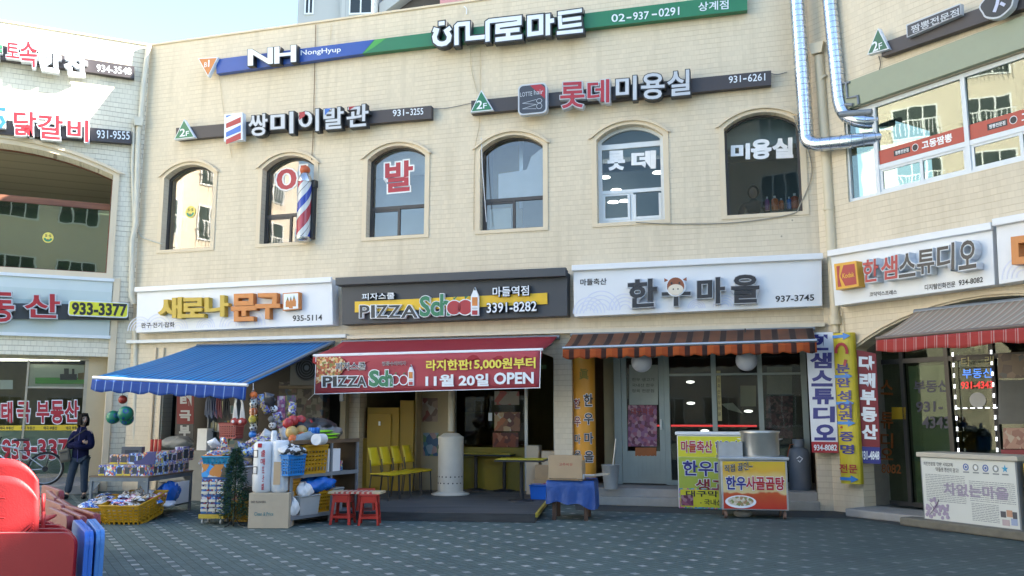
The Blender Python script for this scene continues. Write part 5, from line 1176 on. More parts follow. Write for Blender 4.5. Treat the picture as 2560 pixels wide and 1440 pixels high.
x0, x1 = XB(1545) + .075, XB(1668) - .055
m = MB(); m.box(x0, x0 + .1, Y0 - .03, Y0 + .03, .33, 2.84); m.box(x1 - .1, x1, Y0 - .03, Y0 + .03, .33, 2.84); m.box(x0 + .101, x1 - .101, Y0 - .03, Y0 + .03, 2.74, 2.84); m.box(x0 + .101, x1 - .101, Y0 - .03, Y0 + .03, .33, .94)
for k in range(8): xx = x0 + .13 + k * (x1 - x0 - .26) / 7; m.box(xx - .008, xx + .008, Y0 - .036, Y0 - .031, .45, .86)
dr = m.build('door', FRG, t); MB().box(x0 + .1, x1 - .1, Y0 - .003, Y0 + .003, .94, 2.74).build('pane', GLASS_C, dr); MB().box(x1 - .09, x1 - .05, Y0 - .06, Y0 - .031, 1.35, 1.55).build('handle', SILV, dr)
MB().box(10.02, 14.34, .02, .99, .004, .3).build('doorstep', CONC, t, bev=.015)
MB().box(10.0, 14.36, -.16, .019, .004, .16).build('front_step', pm('pale_concrete_step', (.27, .27, .25), .85, var=.25, bump=.3), t, bev=.015)
MB().box(10.46, XB(1545) - .07, Y0 + .06, Y0 + .12, .3, 3.1).build('side_wall', pm('ochre_cream_plaster', (.36, .3, .17), .6, var=.12), t)
MB().box(10.02, 14.34, Y0 - .06, Y0 + .06, 2.941, 3.19).build('transom_panel', ROOM_D, t)
# inside
t = thing('display_case', 'dark glazed meat counter with a red light strip inside the butcher', 'counter', MW, (12.6, 2.0, .2))
m = MB(); m.box(11.9, 14.0, 1.9, 2.5, .2, 1.2); m.build('case_body', pm('dark_case', (.07, .065, .06), .4), t)
m = MB(); a = MW.at(1640, 1064, -1.8); b = MW.at(1892, 1064, -1.8); m.box(a.x, b.x, 1.79, 1.81, a.z - .018, a.z + .018); m.build('light_strip', emis('red_light_strip', (.8, .05, .05), .2), t)
m = MB()
for x in (12.1, 12.6, 13.1, 13.6): m.box(x, x + .36, 1.86, 1.899, .7, 1.0)
m.build('case_window', pm('case_glass', (.16, .15, .14), .1), t)
for px, py in ((1726, 955), (1727, 1008), (1762, 1077), (1871, 1028)):
    c = MW.at(px, py, -2.6); o = MB().ball(c, .09, .09, .03, 12, 5).build('ceiling_lamp', emis('cool_shop_lamp', (1, .97, .9), .5), None, MW, tuple(c)); tag(o, {955: 'upper lit lamp glowing in the butcher window', 1008: 'second lit lamp below the upper one in the butcher window', 1077: 'small lit lamp under the red strip', 1028: 'small lit lamp beside the butcher notice'}[py], 'lamp')
MEAT = printed('meat_print', [(.3, .09, .14), (.18, .05, .11), (.36, .2, .24), (.24, .1, .2), (.12, .03, .06)], 16, .4, seed=2)
def part_poster(label, px0, py0, px1, py1, mat, extra=None, d=-.88):
    o = poster(label, MW, px0, py0, px1, py1, d, mat); return o
poster('pale notice poster with black print at the top of the butcher door', MW, 1573, 912, 1645, 1012, -.87, pm('grey_white_print', (.3, .32, .28), .5, var=.3, scale=3))
p_ = poster('purple and pink meat poster on the butcher door', MW, 1570, 1013, 1642, 1116, -.865, MEAT)
poster('orange notice with white label low on the butcher door', MW, 1588, 1119, 1641, 1140, -.865, pm('orange_notice', (.35, .1, .02), .5))
poster('dark red meat poster behind the narrow butcher pane', MW, 1915, 990, 1982, 1096, -.98, printed('dark_meat_print', [(.14, .03, .04), (.09, .02, .03), (.18, .06, .07), (.06, .015, .02)], 20, .4, seed=8))
poster('grey faded picture above the dark red meat poster', MW, 1917, 917, 1980, 985, -.98, pm('faded_picture', (.13, .13, .1), .4, var=.3))
poster('cream notice with red heading hanging in the butcher window', MW, 1851, 964, 1890, 1016, -1.3, pm('cream_notice', (.32, .28, .17), .5))
m = MB(); C = [MW.at(x, y, -1.4) for x, y in ((1803, 1010), (1832, 1007), (1858, 1034), (1820, 1024))]; m.hexa(C + [c + Vector((0, .01, 0)) for c in C]); o = m.build('paper_sheet', pm('pale_paper', (.5, .5, .42), .6), None, MW, tuple(C[3])); tag(o, 'white paper sheet curling inside the butcher window', 'paper')
m = MB().mat(0); C = corners(MW, [(1791, 927), (1801, 927), (1805, 1052), (1795, 1052)], -.87); m.hexa(C + [c + Vector((0, .004, 0)) for c in C])
m.mat(1)
for k, ch in enumerate('마들축산한우마을'): wtext(m, ch, MW, (1792.5 + k * .4, 932 + k * 14, 1800 + k * .4, 942 + k * 14, 0), -.866, .0)
o = m.build('strip_sign', [pm('cream_strip', (.42, .37, .18), .5), BLACK], None, MW, tuple(C[3])); tag(o, 'narrow cream strip of vertical writing on the butcher glass', 'sign')
m = MB()
wtext(m, '대구막창', MW, (1578, 1021, 1634, 1036, 0), -.855, .01); o = m.build('poster_lettering', RPR, p_); o.location = (0, 0, 0)
m = MB()
for k, s in enumerate(('한우 생고기', '국내산 한우', '정육 전문점')): wtext(m, s, MW, (1580, 945 + k * 14, 1635, 953 + k * 14, 0), -.862, .0)
o = m.build('notice_lettering', BLACK, None, MW, tuple(MW.at(1600, 960, -.862))); tag(o, 'small black lettering on the notice in the butcher door', 'lettering')
for px, py, l in ((1604, 905, 'white globe lamp under the striped awning over the butcher door'), (1866, 901, 'white globe lamp under the striped awning over the butcher window')):
    c = MW.at(px, py, .25); t = thing('globe_lamp', l, 'lamp', MW, tuple(c)); MB().ball(c, .19, n=24, m=14).build('globe', pm('opal_plastic', (.6, .62, .68), .3, var=.04), t); MB().cyl((c.x, c.y, c.z + .185), (c.x, c.y, 3.16), .012, n=8).build('stem', BLACK, t)
# orange wrapped column
c = MW.at(1458, 1100, -.12); OC = (c.x, .24); rC = .215
t = thing('wrapped_column', 'orange printed column with vertical letters between pizza shop and butcher', 'column', MW, (OC[0], OC[1], .15))
m = MB().cyl((OC[0], OC[1], .15), (OC[0], OC[1], 2.82), rC, n=36); m.build('column_body', pm('orange_wrap', (.74, .32, .03), .45, var=.12, scale=2), t)
def on_col(items, ang, mo, mi):
    for ch, z0, z1, wd, o1, c_ in items:
        f = Fr(MW.w(OC[0], OC[1]), MW.ang + R(ang))
        mats = [mo, c_]
        m = MB(); Q = [(-wd / 2, -rC - .006, z1), (wd / 2, -rC - .006, z1), (wd / 2, -rC - .006, z0), (-wd / 2, -rC - .006, z0)]
        if o1: text(m.mat(0), ch, Q, o1)
        text(m.mat(1), ch, [Vector(p) + Vector((0, -.002, 0)) for p in Q], .02)
        k = [MW.ang + R(ang)]
        # bring the frame's coordinates into the wall's
        m.v = [(lambda w_: Vector(((w_ - MW.o).dot(MW.ex), -(w_ - MW.o).dot(MW.n), w_.z)))(f.w(*v)) for v in m.v]
        m.build('lettering', mats, t)
RB = pm('maroon_ink', (.22, .02, .03), .5)
on_col([('眞', 2.3, 2.5, .17, 0, pm('olive_gold_ink', (.3, .24, .03), .5))], 12, LET_W, None)
on_col([('한', 1.76, 1.93, .14, .06, RB), ('우', 1.42, 1.6, .14, .06, RB), ('마', 1.1, 1.27, .13, .05, LET_K), ('을', .8, .97, .14, .05, LET_K)], -24, LET_W, None)
on_col([('한', 1.8, 2.02, .18, .06, LET_K), ('우', 1.46, 1.66, .18, .06, LET_K), ('마', 1.1, 1.3, .17, .05, LET_K), ('을', .76, .96, .18, .05, LET_K)], 33, LET_W, None)
# bucket with stick
g0 = ground(1527, 1222, .3); f = Fr((g0.x, g0.y), MW.ang)
t = thing('bucket', 'grey plastic bucket with a stick beside the butcher door', 'bucket', f, (0, 0, .3)); MB().lathe([(.12, 0), (.165, .42), (.175, .43), (.165, .435), (.12, .03)], (0, 0, .3), 20).build('bucket_body', pm('translucent_grey_plastic', (.27, .28, .28), .5), t); MB().tube([(0, 0, .35), (.1, .05, 1.2)], .012, 8).build('stick', SILV, t)
# yellow chest with posters
a = MW.at(1697, 1270, .35); b = MW.at(1869, 1270, .35)
t = thing('chest_freezer', 'white lidded chest freezer covered in yellow and green meat posters', 'freezer', MW, ((a.x + b.x) / 2, -.1, .004))
m = MB().box(a.x, b.x + .05, -.35, .0, .01, 1.28); m.build('cabinet', WHITE, t, bev=.012)
m = MB().box(a.x - .03, b.x + .07, -.38, .02, 1.281, 1.34); m.build('lid', WHITE, t, bev=.015)
YG = pm('lime_yellow_print', (.6, .58, .03), .45); LG = pm('lime_green_print', (.36, .44, .06), .45, var=.3, scale=2.5)
m = MB().mat(0); x0, x1 = a.x + .015, b.x + .03; m.box(x0, x1, -.354, -.3505, .9, 1.26); m.mat(1).box(x0, x1, -.3545, -.3505, .02, .895); m.build('poster_sheet', [YG, LG], t)
def fx(u): return x0 + (x1 - x0) * u
def ft(m, s, u0, u1, z0, z1, off, y=-.358, dz=0): text(m, s, [(fx(u0), y, z1), (fx(u1), y, z1 + dz), (fx(u1), y, z0 + dz), (fx(u0), y, z0)], off)
for s, u0, u1, z0, z1, c1 in (('마들축산', .05, .5, .98, 1.18, RED), ('한우마을', .55, .98, .98, 1.18, NAVY), ('한우마을', .07, .95, .58, .83, NAVY), ('생고기', .25, .9, .32, .52, RB)):
    m = MB(); ft(m.mat(0), s, u0, u1, z0, z1, .06); ft(m.mat(1), s, u0, u1, z0, z1, .025, -.361); m.build('lettering', [LET_W, c1], t)
m = MB().mat(0); m.box(x0, x1, -.359, -.355, .015, .36); m.mat(1).box(x0 + .02, x1 - .02, -.3625, -.3595, .04, .335); m.mat(2).box(x0 + .03, x0 + .24, -.365, -.363, .06, .24); m.build('price_sheet', [printed('party_border', [(.1, .1, .5), (.5, .1, .3), (.6, .5, .1), (.1, .4, .2), (.1, .4, .6)], 30), YG, MEAT], t)
m = MB(); ft(m, '대구막창', .1, .72, .22, .32, .02, -.367); m.build('lettering', LET_K, t); m = MB(); ft(m, '- 국내산 -', .3, .68, .08, .18, .01, -.367); m.build('lettering', LET_K, t)
m = MB(); ft(m, '11.0', .7, .98, .06, .2, .02, -.367); m.build('lettering', RB, t)
# soup cart with pot
a = ground(1806, 1297); b = ground(1966, 1289); KF = Fr((a.x, a.y), R(-9)); W_ = 1.03
t = thing('food_cart', 'wheeled steel soup cart with an orange and yellow soup poster', 'cart', KF, (W_ / 2, .25, 0))
m = MB().box(0, W_, .0, .55, .14, .92); m.build('cart_body', STEEL, t, bev=.01)
m = MB().box(-.03, W_ + .03, -.03, .58, .921, .97); m.build('counter_top', STEEL, t, bev=.008)
def pgrad():
    mt, nt_, n, bb = nodes_of('soup_poster_print'); L = nt_.links.new
    tc = n.new('ShaderNodeTexCoord'); s = n.new('ShaderNodeSeparateXYZ'); L(tc.outputs['Object'], s.inputs[0])
    r = n.new('ShaderNodeValToRGB'); e = r.color_ramp.elements
    mr = n.new('ShaderNodeMapRange'); mr.inputs[1].default_value = .16; mr.inputs[2].default_value = .9; L(s.outputs[2], mr.inputs[0])
    nz = n.new('ShaderNodeTexNoise'); nz.inputs['Scale'].default_value = 4; L(tc.outputs['Object'], nz.inputs['Vector'])
    ad = n.new('ShaderNodeMath'); ad.operation = 'MULTIPLY_ADD'; L(nz.outputs[0], ad.inputs[0]); ad.inputs[1].default_value = .25; ad.inputs[2].default_value = -.12
    a2 = n.new('ShaderNodeMath'); L(mr.outputs[0], a2.inputs[0]); L(ad.outputs[0], a2.inputs[1]); L(a2.outputs[0], r.inputs[0])
    e[0].position = .05; e[0].color = (.42, .03, .015, 1); e[1].position = .32; e[1].color = (.45, .08, .02, 1)
    for p, c_ in ((.36, (.62, .5, .25)), (.62, (.62, .5, .22)), (.8, (.6, .35, .04)), (1.0, (.58, .4, .03))): q = e.new(p); q.color = (*c_, 1)
    L(r.outputs[0], bb.inputs['Base Color']); bb.inputs['Roughness'].default_value = .4; return mt
x0, x1 = .03, W_ - .03
m = MB().mat(0); m.box(x0, x1, -.006, -.001, .16, .9); m.mat(1).prism(arc(x0 + (x1 - x0) * .27, .27, .24, .1, 0, 360, 26)[:-1], -.0095, -.0065); m.mat(2).prism(arc(x0 + (x1 - x0) * .27, .28, .2, .075, 0, 360, 26)[:-1], -.0125, -.01)
m.build('poster', [pgrad(), LET_W, printed('soup_print', [(.5, .42, .3), (.55, .5, .4), (.2, .25, .08), (.6, .55, .45), (.35, .2, .1)], 30)], t)
for s, u0, u1, z0, z1, dz, c1 in (('직접 끓인~', .03, .48, .72, .84, .06, LET_K), ('한우', .05, .36, .46, .66, .0, NAVY), ('사골곰탕', .37, .97, .46, .66, .0, RED)):
    m = MB(); sc_ = .45 if dz else 1; ft(m.mat(0), s, u0, u1, z0, z1, .07 * sc_, -.014, dz); ft(m.mat(1), s, u0, u1, z0, z1, .032 * sc_, -.017, dz); m.build('lettering', [LET_W, c1], t)
for x, y in ((.06, .06), (W_ - .06, .06), (.06, .49), (W_ - .06, .49)): MB().cyl((x - .02, y, .06), (x + .02, y, .06), .055, n=14).box(x - .012, x + .012, y - .02, y + .02, .1, .14).build('caster', RUST, t)
c = (W_ * .64, .28); ALU = pm('worn_aluminium', (.68, .66, .6), .38, .85, var=.2, scale=5)
t = thing('cooking_pot', 'large dented aluminium stockpot on the soup cart', 'pot', KF, (c[0], c[1], .972))
MB().lathe([(.28, .0), (.3, .03), (.3, .36), (.315, .375), (.315, .39), (.29, .39), (.28, .1)], (c[0], c[1], .972), 36).build('pot_body', ALU, t)
MB().lathe([(.322, .392), (.322, .402), (.2, .412), (.05, .414)], (c[0], c[1], .972), 36).build('lid', ALU, t)
for sx in (-1, 1): MB().tube([(c[0] + sx * .3, c[1] - .05, 1.24), (c[0] + sx * .35, c[1] - .04, 1.25), (c[0] + sx * .35, c[1] + .04, 1.25), (c[0] + sx * .3, c[1] + .05, 1.24)], .01, 6).build('pot_handle', ALU, t)
m = MB().box(-.02, .36, .06, .36, .972, .99); m.box(-.02, -.01, .06, .36, .99, 1.2); m.box(.35, .36, .06, .36, .99, 1.2); m.box(-.01, .35, .06, .07, .99, 1.2); o = m.build('wind_shield', STEEL, None, KF, (.17, .2, .972)); tag(o, 'bent sheet metal wind guard beside the stockpot', 'wind guard')
# gas cylinder
g0 = ground(2006, 1268); f = Fr((g0.x, g0.y + .05), MW.ang)
GASP = pm('grey_blue_gas_paint', (.13, .15, .18), .5, var=.15)
t = thing('gas_cylinder', 'grey gas cylinder with white mark beside the soup cart', 'gas cylinder', f, (0, 0, 0))
MB().lathe([(.17, .05), (.19, .09), (.19, .92), (.16, 1.02), (.06, 1.07)], (0, 0, 0), 28).build('tank', GASP, t); MB().lathe([(.16, .003), (.165, .05)], (0, 0, 0), 28).build('foot_ring', GASP, t)
MB().lathe([(.1, 1.06), (.105, 1.2), (.1, 1.2), (.09, 1.06)], (0, 0, 0), 20).build('collar', GASP, t); MB().box(-.03, .05, -.03, .03, 1.07, 1.16).cyl((0, 0, 1.16), (0, 0, 1.2), .035, n=10).build('valve', pm('brass', (.4, .28, .1), .4, .8), t)
m = MB(); ribbon(m, [(-.05, .86), (0, .9), (.05, .86), (0, .8), (-.03, .83)], .015, -.196, -.192); m.build('mark', LET_W, t)
m = MB().tube([(-.02, 0, 1.12), (-.15, -.12, 1.1), (-.26, -.15, .7), (-.24, -.2, .2), (-.32, -.25, .05), (-.5, -.2, .12)], .009, 6); m.build('hose', pm('orange_hose', (.3, .08, .03), .6), t)
m = MB(); g0 = ground(1868, 1296); m.ball((g0.x, g0.y + .25, .05), .16, .12, .07, 9, 5); o = m.build('stone', CONC, None, WD, (g0.x, g0.y + .25, 0)); tag(o, 'rough stone wedged under the soup cart', 'stone')

# ================================================================ ESTATE AGENT UNDER THE ARCH
Y1 = .7
t = thing('storefront', 'dark glazed estate agent front under the wide arch', 'shop front', RW, (2.5, Y1, .13))
def XR(px, py=1000, d=-Y1): return RW.at(px, py, d).x
DKA = pm('dark_bronze_frame', (.05, .045, .04), .45, .3)
m = MB()
for px in (2262, 2375, 2490): x = XR(px); m.box(x - .035, x + .035, Y1 - .04, Y1 + .04, .13, 3.1)
m.box(.62, 5.2, Y1 - .035, Y1 + .035, 2.5, 2.58); m.box(.62, 5.2, Y1 - .035, Y1 + .035, .13, .2); m.build('post_frame', DKA, t)
m = MB(); m.box(.62, 5.2, Y1 - .003, Y1 + .003, .2, 3.15); m.build('pane', glass('agent_glass', (.6, .66, .58), .03, gcol=(.75, .78, .7)), t)
for s, q in (('부동산', (2285, 952, 2374, 982, -3)), ('931-', (2291, 1005, 2356, 1030, -2)), ('4343', (2306, 1042, 2374, 1070, 0))): m = MB(); wtext(m, s, RW, q, -Y1 + .006, .025); m.build('lettering', pm('dark_navy_vinyl', (.015, .02, .05), .4), t)
m = MB(); a = RW.at(2276, 1000, -Y1 - .03); b = RW.at(2372, 1000, -Y1 - .03); m.box(a.x, b.x, Y1 + .03, Y1 + .036, .2, 2.45); m.build('frosted_sheet', pm('frosted_film', (.3, .32, .27), .6, var=.2, scale=2), t)
VR = pm('rust_orange_vinyl', (.3, .09, .02), .4)
m = MB(); wtext(m, '8082', RW, (2204, 1160, 2252, 1182, 2), -Y1 + .006, .015); m.build('lettering', VR, t)
for ch, y0, y1 in (('스', 950, 985), ('튜', 1030, 1070), ('디', 1082, 1118), ('오', 1120, 1148)): m = MB(); wtext(m, ch, RW, (2202, y0, 2232, y1, 2), -Y1 + .006, .02); m.build('lettering', VR, t)
m = MB().mat(0)
q = [RW.at(x, y, -Y1 + .01) for x, y in ((2424, 1008), (2464, 1004))]; c = RW.at(2444, 1000, -Y1 + .01); m.prism(arc(c.x, c.z, .13, .12, 0, 360, 20)[:-1], c.y, c.y + .004); m.build('round_sticker', pm('grey_white_sticker', (.3, .3, .28), .5), t)
t = thing('neon_sign', 'small lit sign with yellow blue and red letters in the agent window', 'sign', RW, tuple(RW.at(2440, 975, -.62)))
for s, q in (('다', (2403, 893, 2426, 916, -1)), ('래', (2462, 890, 2484, 914, -1))): m = MB(); wtext(m, s, RW, q, -.62, .0); m.build('lettering', pm('unlit_yellow_tube', (.3, .27, .1), .4), t)
m = MB(); wtext(m, '부동산', RW, (2406, 922, 2482, 946, -2), -.62, .0); m.build('lettering', emis('blue_neon', (.04, .2, .8), .22), t)
m = MB(); wtext(m, '931-4343', RW, (2403, 955, 2482, 972, -2), -.62, .03); m.build('lettering', emis('red_neon', (.7, .03, .03), .12), t)
m = MB()
for py in (890, 905, 920): a = RW.at(2400, py, -.61); b = RW.at(2486, py - 2, -.61); m.tube([a, b], .004, 5)
m.build('wire_frame', BLACK, t)
t = thing('led_strip', 'dotted white LED strips framing the agent window', 'light strip', RW, tuple(RW.at(2400, 1150, -.6)))
LED = emis('white_led', (.9, .95, 1), .8)
for name, p0, p1, n in (('strip', (2382, 886), (2398, 1152), 11), ('strip', (2478, 880), (2495, 1152), 11), ('strip', (2394, 1021), (2488, 1019), 6)):
    m = MB()
    for k in range(n):
        u = k / (n - 1); x = p0[0] + (p1[0] - p0[0]) * u; y = p0[1] + (p1[1] - p0[1]) * u
        for j in (-1, 0, 1):
            vx, vy = (0, 3.6 * j) if n > 8 else (3.6 * j, 0); hw, hh = (.013, .006) if n > 8 else (.01, .006)
            c = RW.at(x + vx, y + vy, -.62); m.box(c.x - hw, c.x + hw, c.y - .006, c.y, c.z - hh, c.z + hh)
    m.build(name, LED, t)
    a = RW.at(*p0, -.63); b = RW.at(*p1, -.63); MB().tube([a, b], .008, 6).build('strip_tape', BLACK, t)
poster('orange and red meat picture in the agent pane edge', RW, 2495, 885, 2560, 945, -.66, DFOOD)
poster('grey blind behind the far agent pane', RW, 2496, 950, 2560, 1060, -.66, pm('grey_blind', (.09, .09, .08), .6, var=.3))
poster('green edged meat picture low in the agent pane', RW, 2508, 1070, 2560, 1122, -.66, printed('pale_meat', [(.3, .16, .12), (.2, .08, .06), (.35, .28, .22)], 12))
poster('dark red banner low in the far agent pane', RW, 2502, 1124, 2560, 1160, -.66, RB)
poster('plain yellow sheet hanging inside the agent door', RW, 2229, 1018, 2264, 1048, -.66, pm('amber_sheet', (.45, .27, .01), .5), 'sheet', 'paper_sheet')
# poster stand on the kerb
a = ground(2312, 1318, .0); b = ground(2557, 1350, .0); NF = Fr((a.x, a.y), math.atan2(b.y - a.y, b.x - a.x)); W_ = (b - a).length
CB_ = thing('kerb_stone', 'weathered stone kerb under the notice stand', 'kerb', NF, (W_ / 2, 0, 0))
MB().box(-.32, W_ + 1.0, -.14, .3, .004, .12).build('kerb_block', pm('mossy_stone', (.16, .145, .11), .9, var=.35, scale=7, bump=.6), CB_, bev=.02)
t = thing('notice_stand', 'white printed notice stand with cream cap on the kerb', 'notice board', NF, (W_ / 2, 0, .12))
m = MB().box(0, W_ + .0, .0, .5, .12, 1.02); m.build('stand_body', GREYM, t)
m = MB().box(-.04, W_ + .04, -.04, .55, 1.021, 1.09); m.build('cap_board', pm('cream_cap', (.46, .42, .34), .6, var=.12), t, bev=.01)
PW = pm('notice_paper', (.6, .61, .56), .5, var=.06, scale=2)
m = MB().box(.02, W_ - .02, -.006, -.001, .13, 1.015); m.build('notice_sheet', PW, t)
def nt_(m, s, u0, u1, v0, v1, off=.0, y=-.009): text(m, s, [(W_ * u0, y, .13 + .885 * v1), (W_ * u1, y, .13 + .885 * v1), (W_ * u1, y, .13 + .885 * v0), (W_ * u0, y, .13 + .885 * v0)], off)
m = MB(); nt_(m, "치킨전문점 '간판' 시대교체", .04, .36, .87, .93, .01); m.build('heading', LET_K, t); m = MB(); nt_(m, "'마들렌 편선이 광고!", .17, .42, .78, .85, .01); m.build('heading', LET_K, t)
INK = pm('grey_ink', (.2, .22, .23), .6)
m = MB(); rr2 = random.Random(3)
def lines(u0, u1, v0, v1, n):
    for k in range(n):
        v = v1 + (v0 - v1) * k / max(1, n - 1); u = u0
        while u < u1 - .01:
            wd = min(u1 - u, rr2.uniform(.012, .05)); m.quad((W_ * u, -.0085, .13 + .885 * v), (W_ * (u + wd), -.0085, .13 + .885 * v), (W_ * (u + wd), -.0085, .13 + .885 * (v + .009)), (W_ * u, -.0085, .13 + .885 * (v + .009))); u += wd + .006
for A_ in ((.05, .48, .30, .72, 16), (.52, .97, .36, .66, 11), (.53, .8, .06, .32, 11)): m = MB(); lines(*A_); m.build('print_lines', INK, t)
PUR = pm('faded_plum_print', (.33, .27, .36), .55, var=.2, scale=8)
m = MB(); nt_(m, '차없는마을', .25, .9, .42, .6, .04, -.0078); m.build('watermark', PUR, t)
m = MB()
for k in range(34):
    u = rr2.uniform(.03, .3); v = rr2.uniform(.04, .36 - .7 * max(0, u - .12)); m.prism([(W_ * u + .03 * math.cos(R(a_)) * rr2.uniform(.6, 1.2), .13 + .885 * v + .028 * math.sin(R(a_))) for a_ in range(0, 360, 45)], -.0095 - .0002 * k, -.0079)
m.build('blossom_print', PUR, t)
m = MB(); ribbon(m, [(W_ * .08, .2), (W_ * .14, .3), (W_ * .19, .42)], .012, -.018, -.0175); ribbon(m, [(W_ * .13, .28), (W_ * .09, .36)], .008, -.0186, -.0181); m.build('branch_print', pm('dark_plum', (.14, .1, .15), .5), t)
m = MB()
for k, (u, mi) in enumerate(((.5, 0), (.6, 1), (.7, 0), (.8, 1))):
    m.mat(mi); ribbon(m, arc(W_ * u, .13 + .885 * .88, .036, .042, 0, 360, 16)[:-1], .014, -.0105 - .0003 * k, -.0085, True); m.mat(2 if mi else 0).prism(arc(W_ * u, .13 + .885 * .88, .016, .018, 0, 360, 10)[:-1], -.0102, -.0085)
m.mat(3); c = (W_ * .89, .13 + .885 * .885); m.prism([(c[0] + (.05 if k % 2 == 0 else .02) * math.sin(R(36 * k)), c[1] + (.055 if k % 2 == 0 else .022) * math.cos(R(36 * k))) for k in range(10)][::-1], -.0105, -.0085)
m.mat(1)
for u in (.5, .6, .7, .8, .89): m.box(W_ * u - .045, W_ * u + .045, -.0104, -.0085, .13 + .885 * .79, .13 + .885 * .81)
m.build('emblem', [pm('emblem_blue', (.06, .12, .35), .5), INK, LET_W, pm('emblem_cyan', (.03, .3, .5), .5)], t)
m = MB()
for u, v, wd, hh, mi in ((.84, .2, .05, .09, 1), (.9, .22, .055, .1, 0), (.95, .2, .04, .1, 1), (.86, .08, .07, .09, 2), (.94, .1, .06, .1, 3)): m.mat(mi).box(W_ * u - W_ * wd / 2, W_ * u + W_ * wd / 2, -.0105 - .0004 * mi, -.0085, .13 + .885 * (v - hh / 2), .13 + .885 * (v + hh / 2))
m.build('small_picture', [pm('peach_print', (.45, .25, .16), .5), pm('charcoal_print', (.08, .08, .09), .5), pm('rose_print', (.42, .33, .34), .5), pm('sky_print', (.3, .36, .5), .5)], t)
m = MB().box(W_ + .06, W_ + .8, .05, .5, .12, 1.0); o = m.build('yellow_box', pm('amber_box', (.5, .34, .01), .5), None, NF, (W_ + .4, .25, .12)); tag(o, 'amber yellow box at the end of the notice stand', 'box')
# ================================================================ TOY STALL
YCR = pm('yellow_crate_plastic', (.48, .255, .008), .45, var=.1)
pal = [[(.03, .12, .5), (.5, .6, .75), (.02, .05, .25), (.6, .5, .1), (.3, .45, .7)], [(.1, .3, .55), (.7, .75, .8), (.04, .1, .35), (.55, .1, .08), (.7, .6, .2)],
       [(.3, .08, .1), (.55, .5, .5), (.12, .06, .12), (.6, .3, .1), (.2, .2, .3)], [(.1, .07, .2), (.4, .36, .5), (.6, .62, .7), (.08, .1, .4), (.5, .45, .1)]]
PR = [printed('toy_print_%s' % n, p, 34, .3, 'BOX', k * 3.1) for k, (n, p) in enumerate(zip(('blue', 'sky', 'red', 'violet'), pal))]
WIN = pm('dark_box_window', (.05, .055, .07), .12, var=.5, scale=30); YB_ = pm('yellow_card', (.55, .42, .03), .5)
def toybox(label, fr, x, y, z, w_, dp, h, pr, rot=0, cat='toy box', grp='toy boxes on the stall table', win=True, yel=False):
    t = thing('toy_box', label, cat, fr, (x, y, z), grp); M = Matrix.Translation((x, y, z)) @ Matrix.Rotation(R(rot), 4, 'Z')
    m = MB().box(-w_ / 2, w_ / 2, -dp / 2, dp / 2, 0, h, M); m.build('carton_body', pr, t)
    if win: m = MB().box(-w_ * .32, w_ * .34, -dp / 2 - .003, -dp / 2 - .0005, h * .18, h * .8, M); m.build('clear_window', WIN, t)
    if yel: m = MB().box(-w_ * .45, w_ * .45, -dp / 2 - .005, -dp / 2 - .0035, 0.002, h * .16, M); m.build('yellow_band', YB_, t)
    return t
# display table
a = ground(222, 1301); b = ground(363, 1301)
SF = Fr((b.x, b.y), MW.ang + R(10)); TL = (b - a).length + .05; TD = 1.45
STL = pm('blue_grey_angle_steel', (.13, .155, .18), .5, .4, var=.25, scale=9)
t = thing('display_table', 'blue grey steel stall table loaded with rows of toy boxes', 'table', SF, (-TL / 2, TD / 2, 0))
TH = .68
MB().box(-TL - .03, .03, -.03, TD + .03, TH - .025, TH).build('tabletop', wood('worn_brown_board', (.09, .06, .04), (.16, .11, .07), 0, 2), t)
MB().box(-TL - .02, .02, -.022, -.018, TH - .085, TH - .026).box(.018, .022, -.02, TD, TH - .085, TH - .026).build('apron', STL, t)
for x, y in ((0, 0), (-TL, 0), (0, TD), (-TL, TD)):
    m = MB().box(x - .02, x + .02, y - .02, y + .02, .002, TH - .026); s = 1 if x < -.1 else -1
    m.prism([(x + s * .021, TH - .26), (x + s * .16, TH - .09), (x + s * .021, TH - .09)][::s], y - .004, y + .004); m.build('leg', STL, t)
MB().box(-TL, 0, .03, TD, .12, .15).box(.0, .0, .0, .0, .0, .0).build('lower_shelf', STL, t)
desc = ('blue', 'sky blue', 'red', 'violet')
fl = ['with yellow base band in the front row', 'in the front row', 'on the raised second row', 'on the raised second row with tilted front']
x = -TL + .08; k = 0; fr_lab = iter(['yellow banded toy box at the outer end of the front row', 'wide sky blue toy box second in the front row', 'yellow banded blue toy box third in the front row', 'dark toy box with orange sun print in the front row', 'violet toy box fifth in the front row', 'pale sky blue toy box at the table corner', 'small blue toy box just round the table corner'])
for w_, c_, y_ in ((.12, 3, True), (.17, 1, False), (.13, 0, True), (.13, 2, True), (.12, 3, False), (.13, 1, False)):
    toybox(next(fr_lab), SF, x + w_ / 2, .1, TH, w_ - .008, .14, .165, PR[c_], rng.uniform(-3, 3), win=k != 1, yel=y_); x += w_; k += 1
m = MB().box(-TL + .04, -.16, .2, .5, TH + .001, TH + .17); o = m.build('raised_step', CARD, None, SF, (-TL / 2, .35, TH)); tag(o, 'hidden cardboard step carrying the second row of toy boxes', 'box')
lab2 = iter(['mauve slant topped toy box at the outer end of the raised row', 'mauve slant topped toy box second in the raised row', 'blue toy box with a doll window in the raised row', 'sky blue toy box beside the doll window box', 'green topped toy box behind the violet flap', 'dark framed box standing at the back of the table'])
x = -TL + .14
for w_, c_, h in ((.16, 2, .15), (.16, 2, .15), (.13, 0, .17), (.12, 1, .16), (.2, 1, .19)):
    toybox(next(lab2), SF, x + w_ / 2, .33, TH + .172, w_ - .008, .2, h, PR[c_], rng.uniform(-4, 4), yel=c_ == 2); x += w_
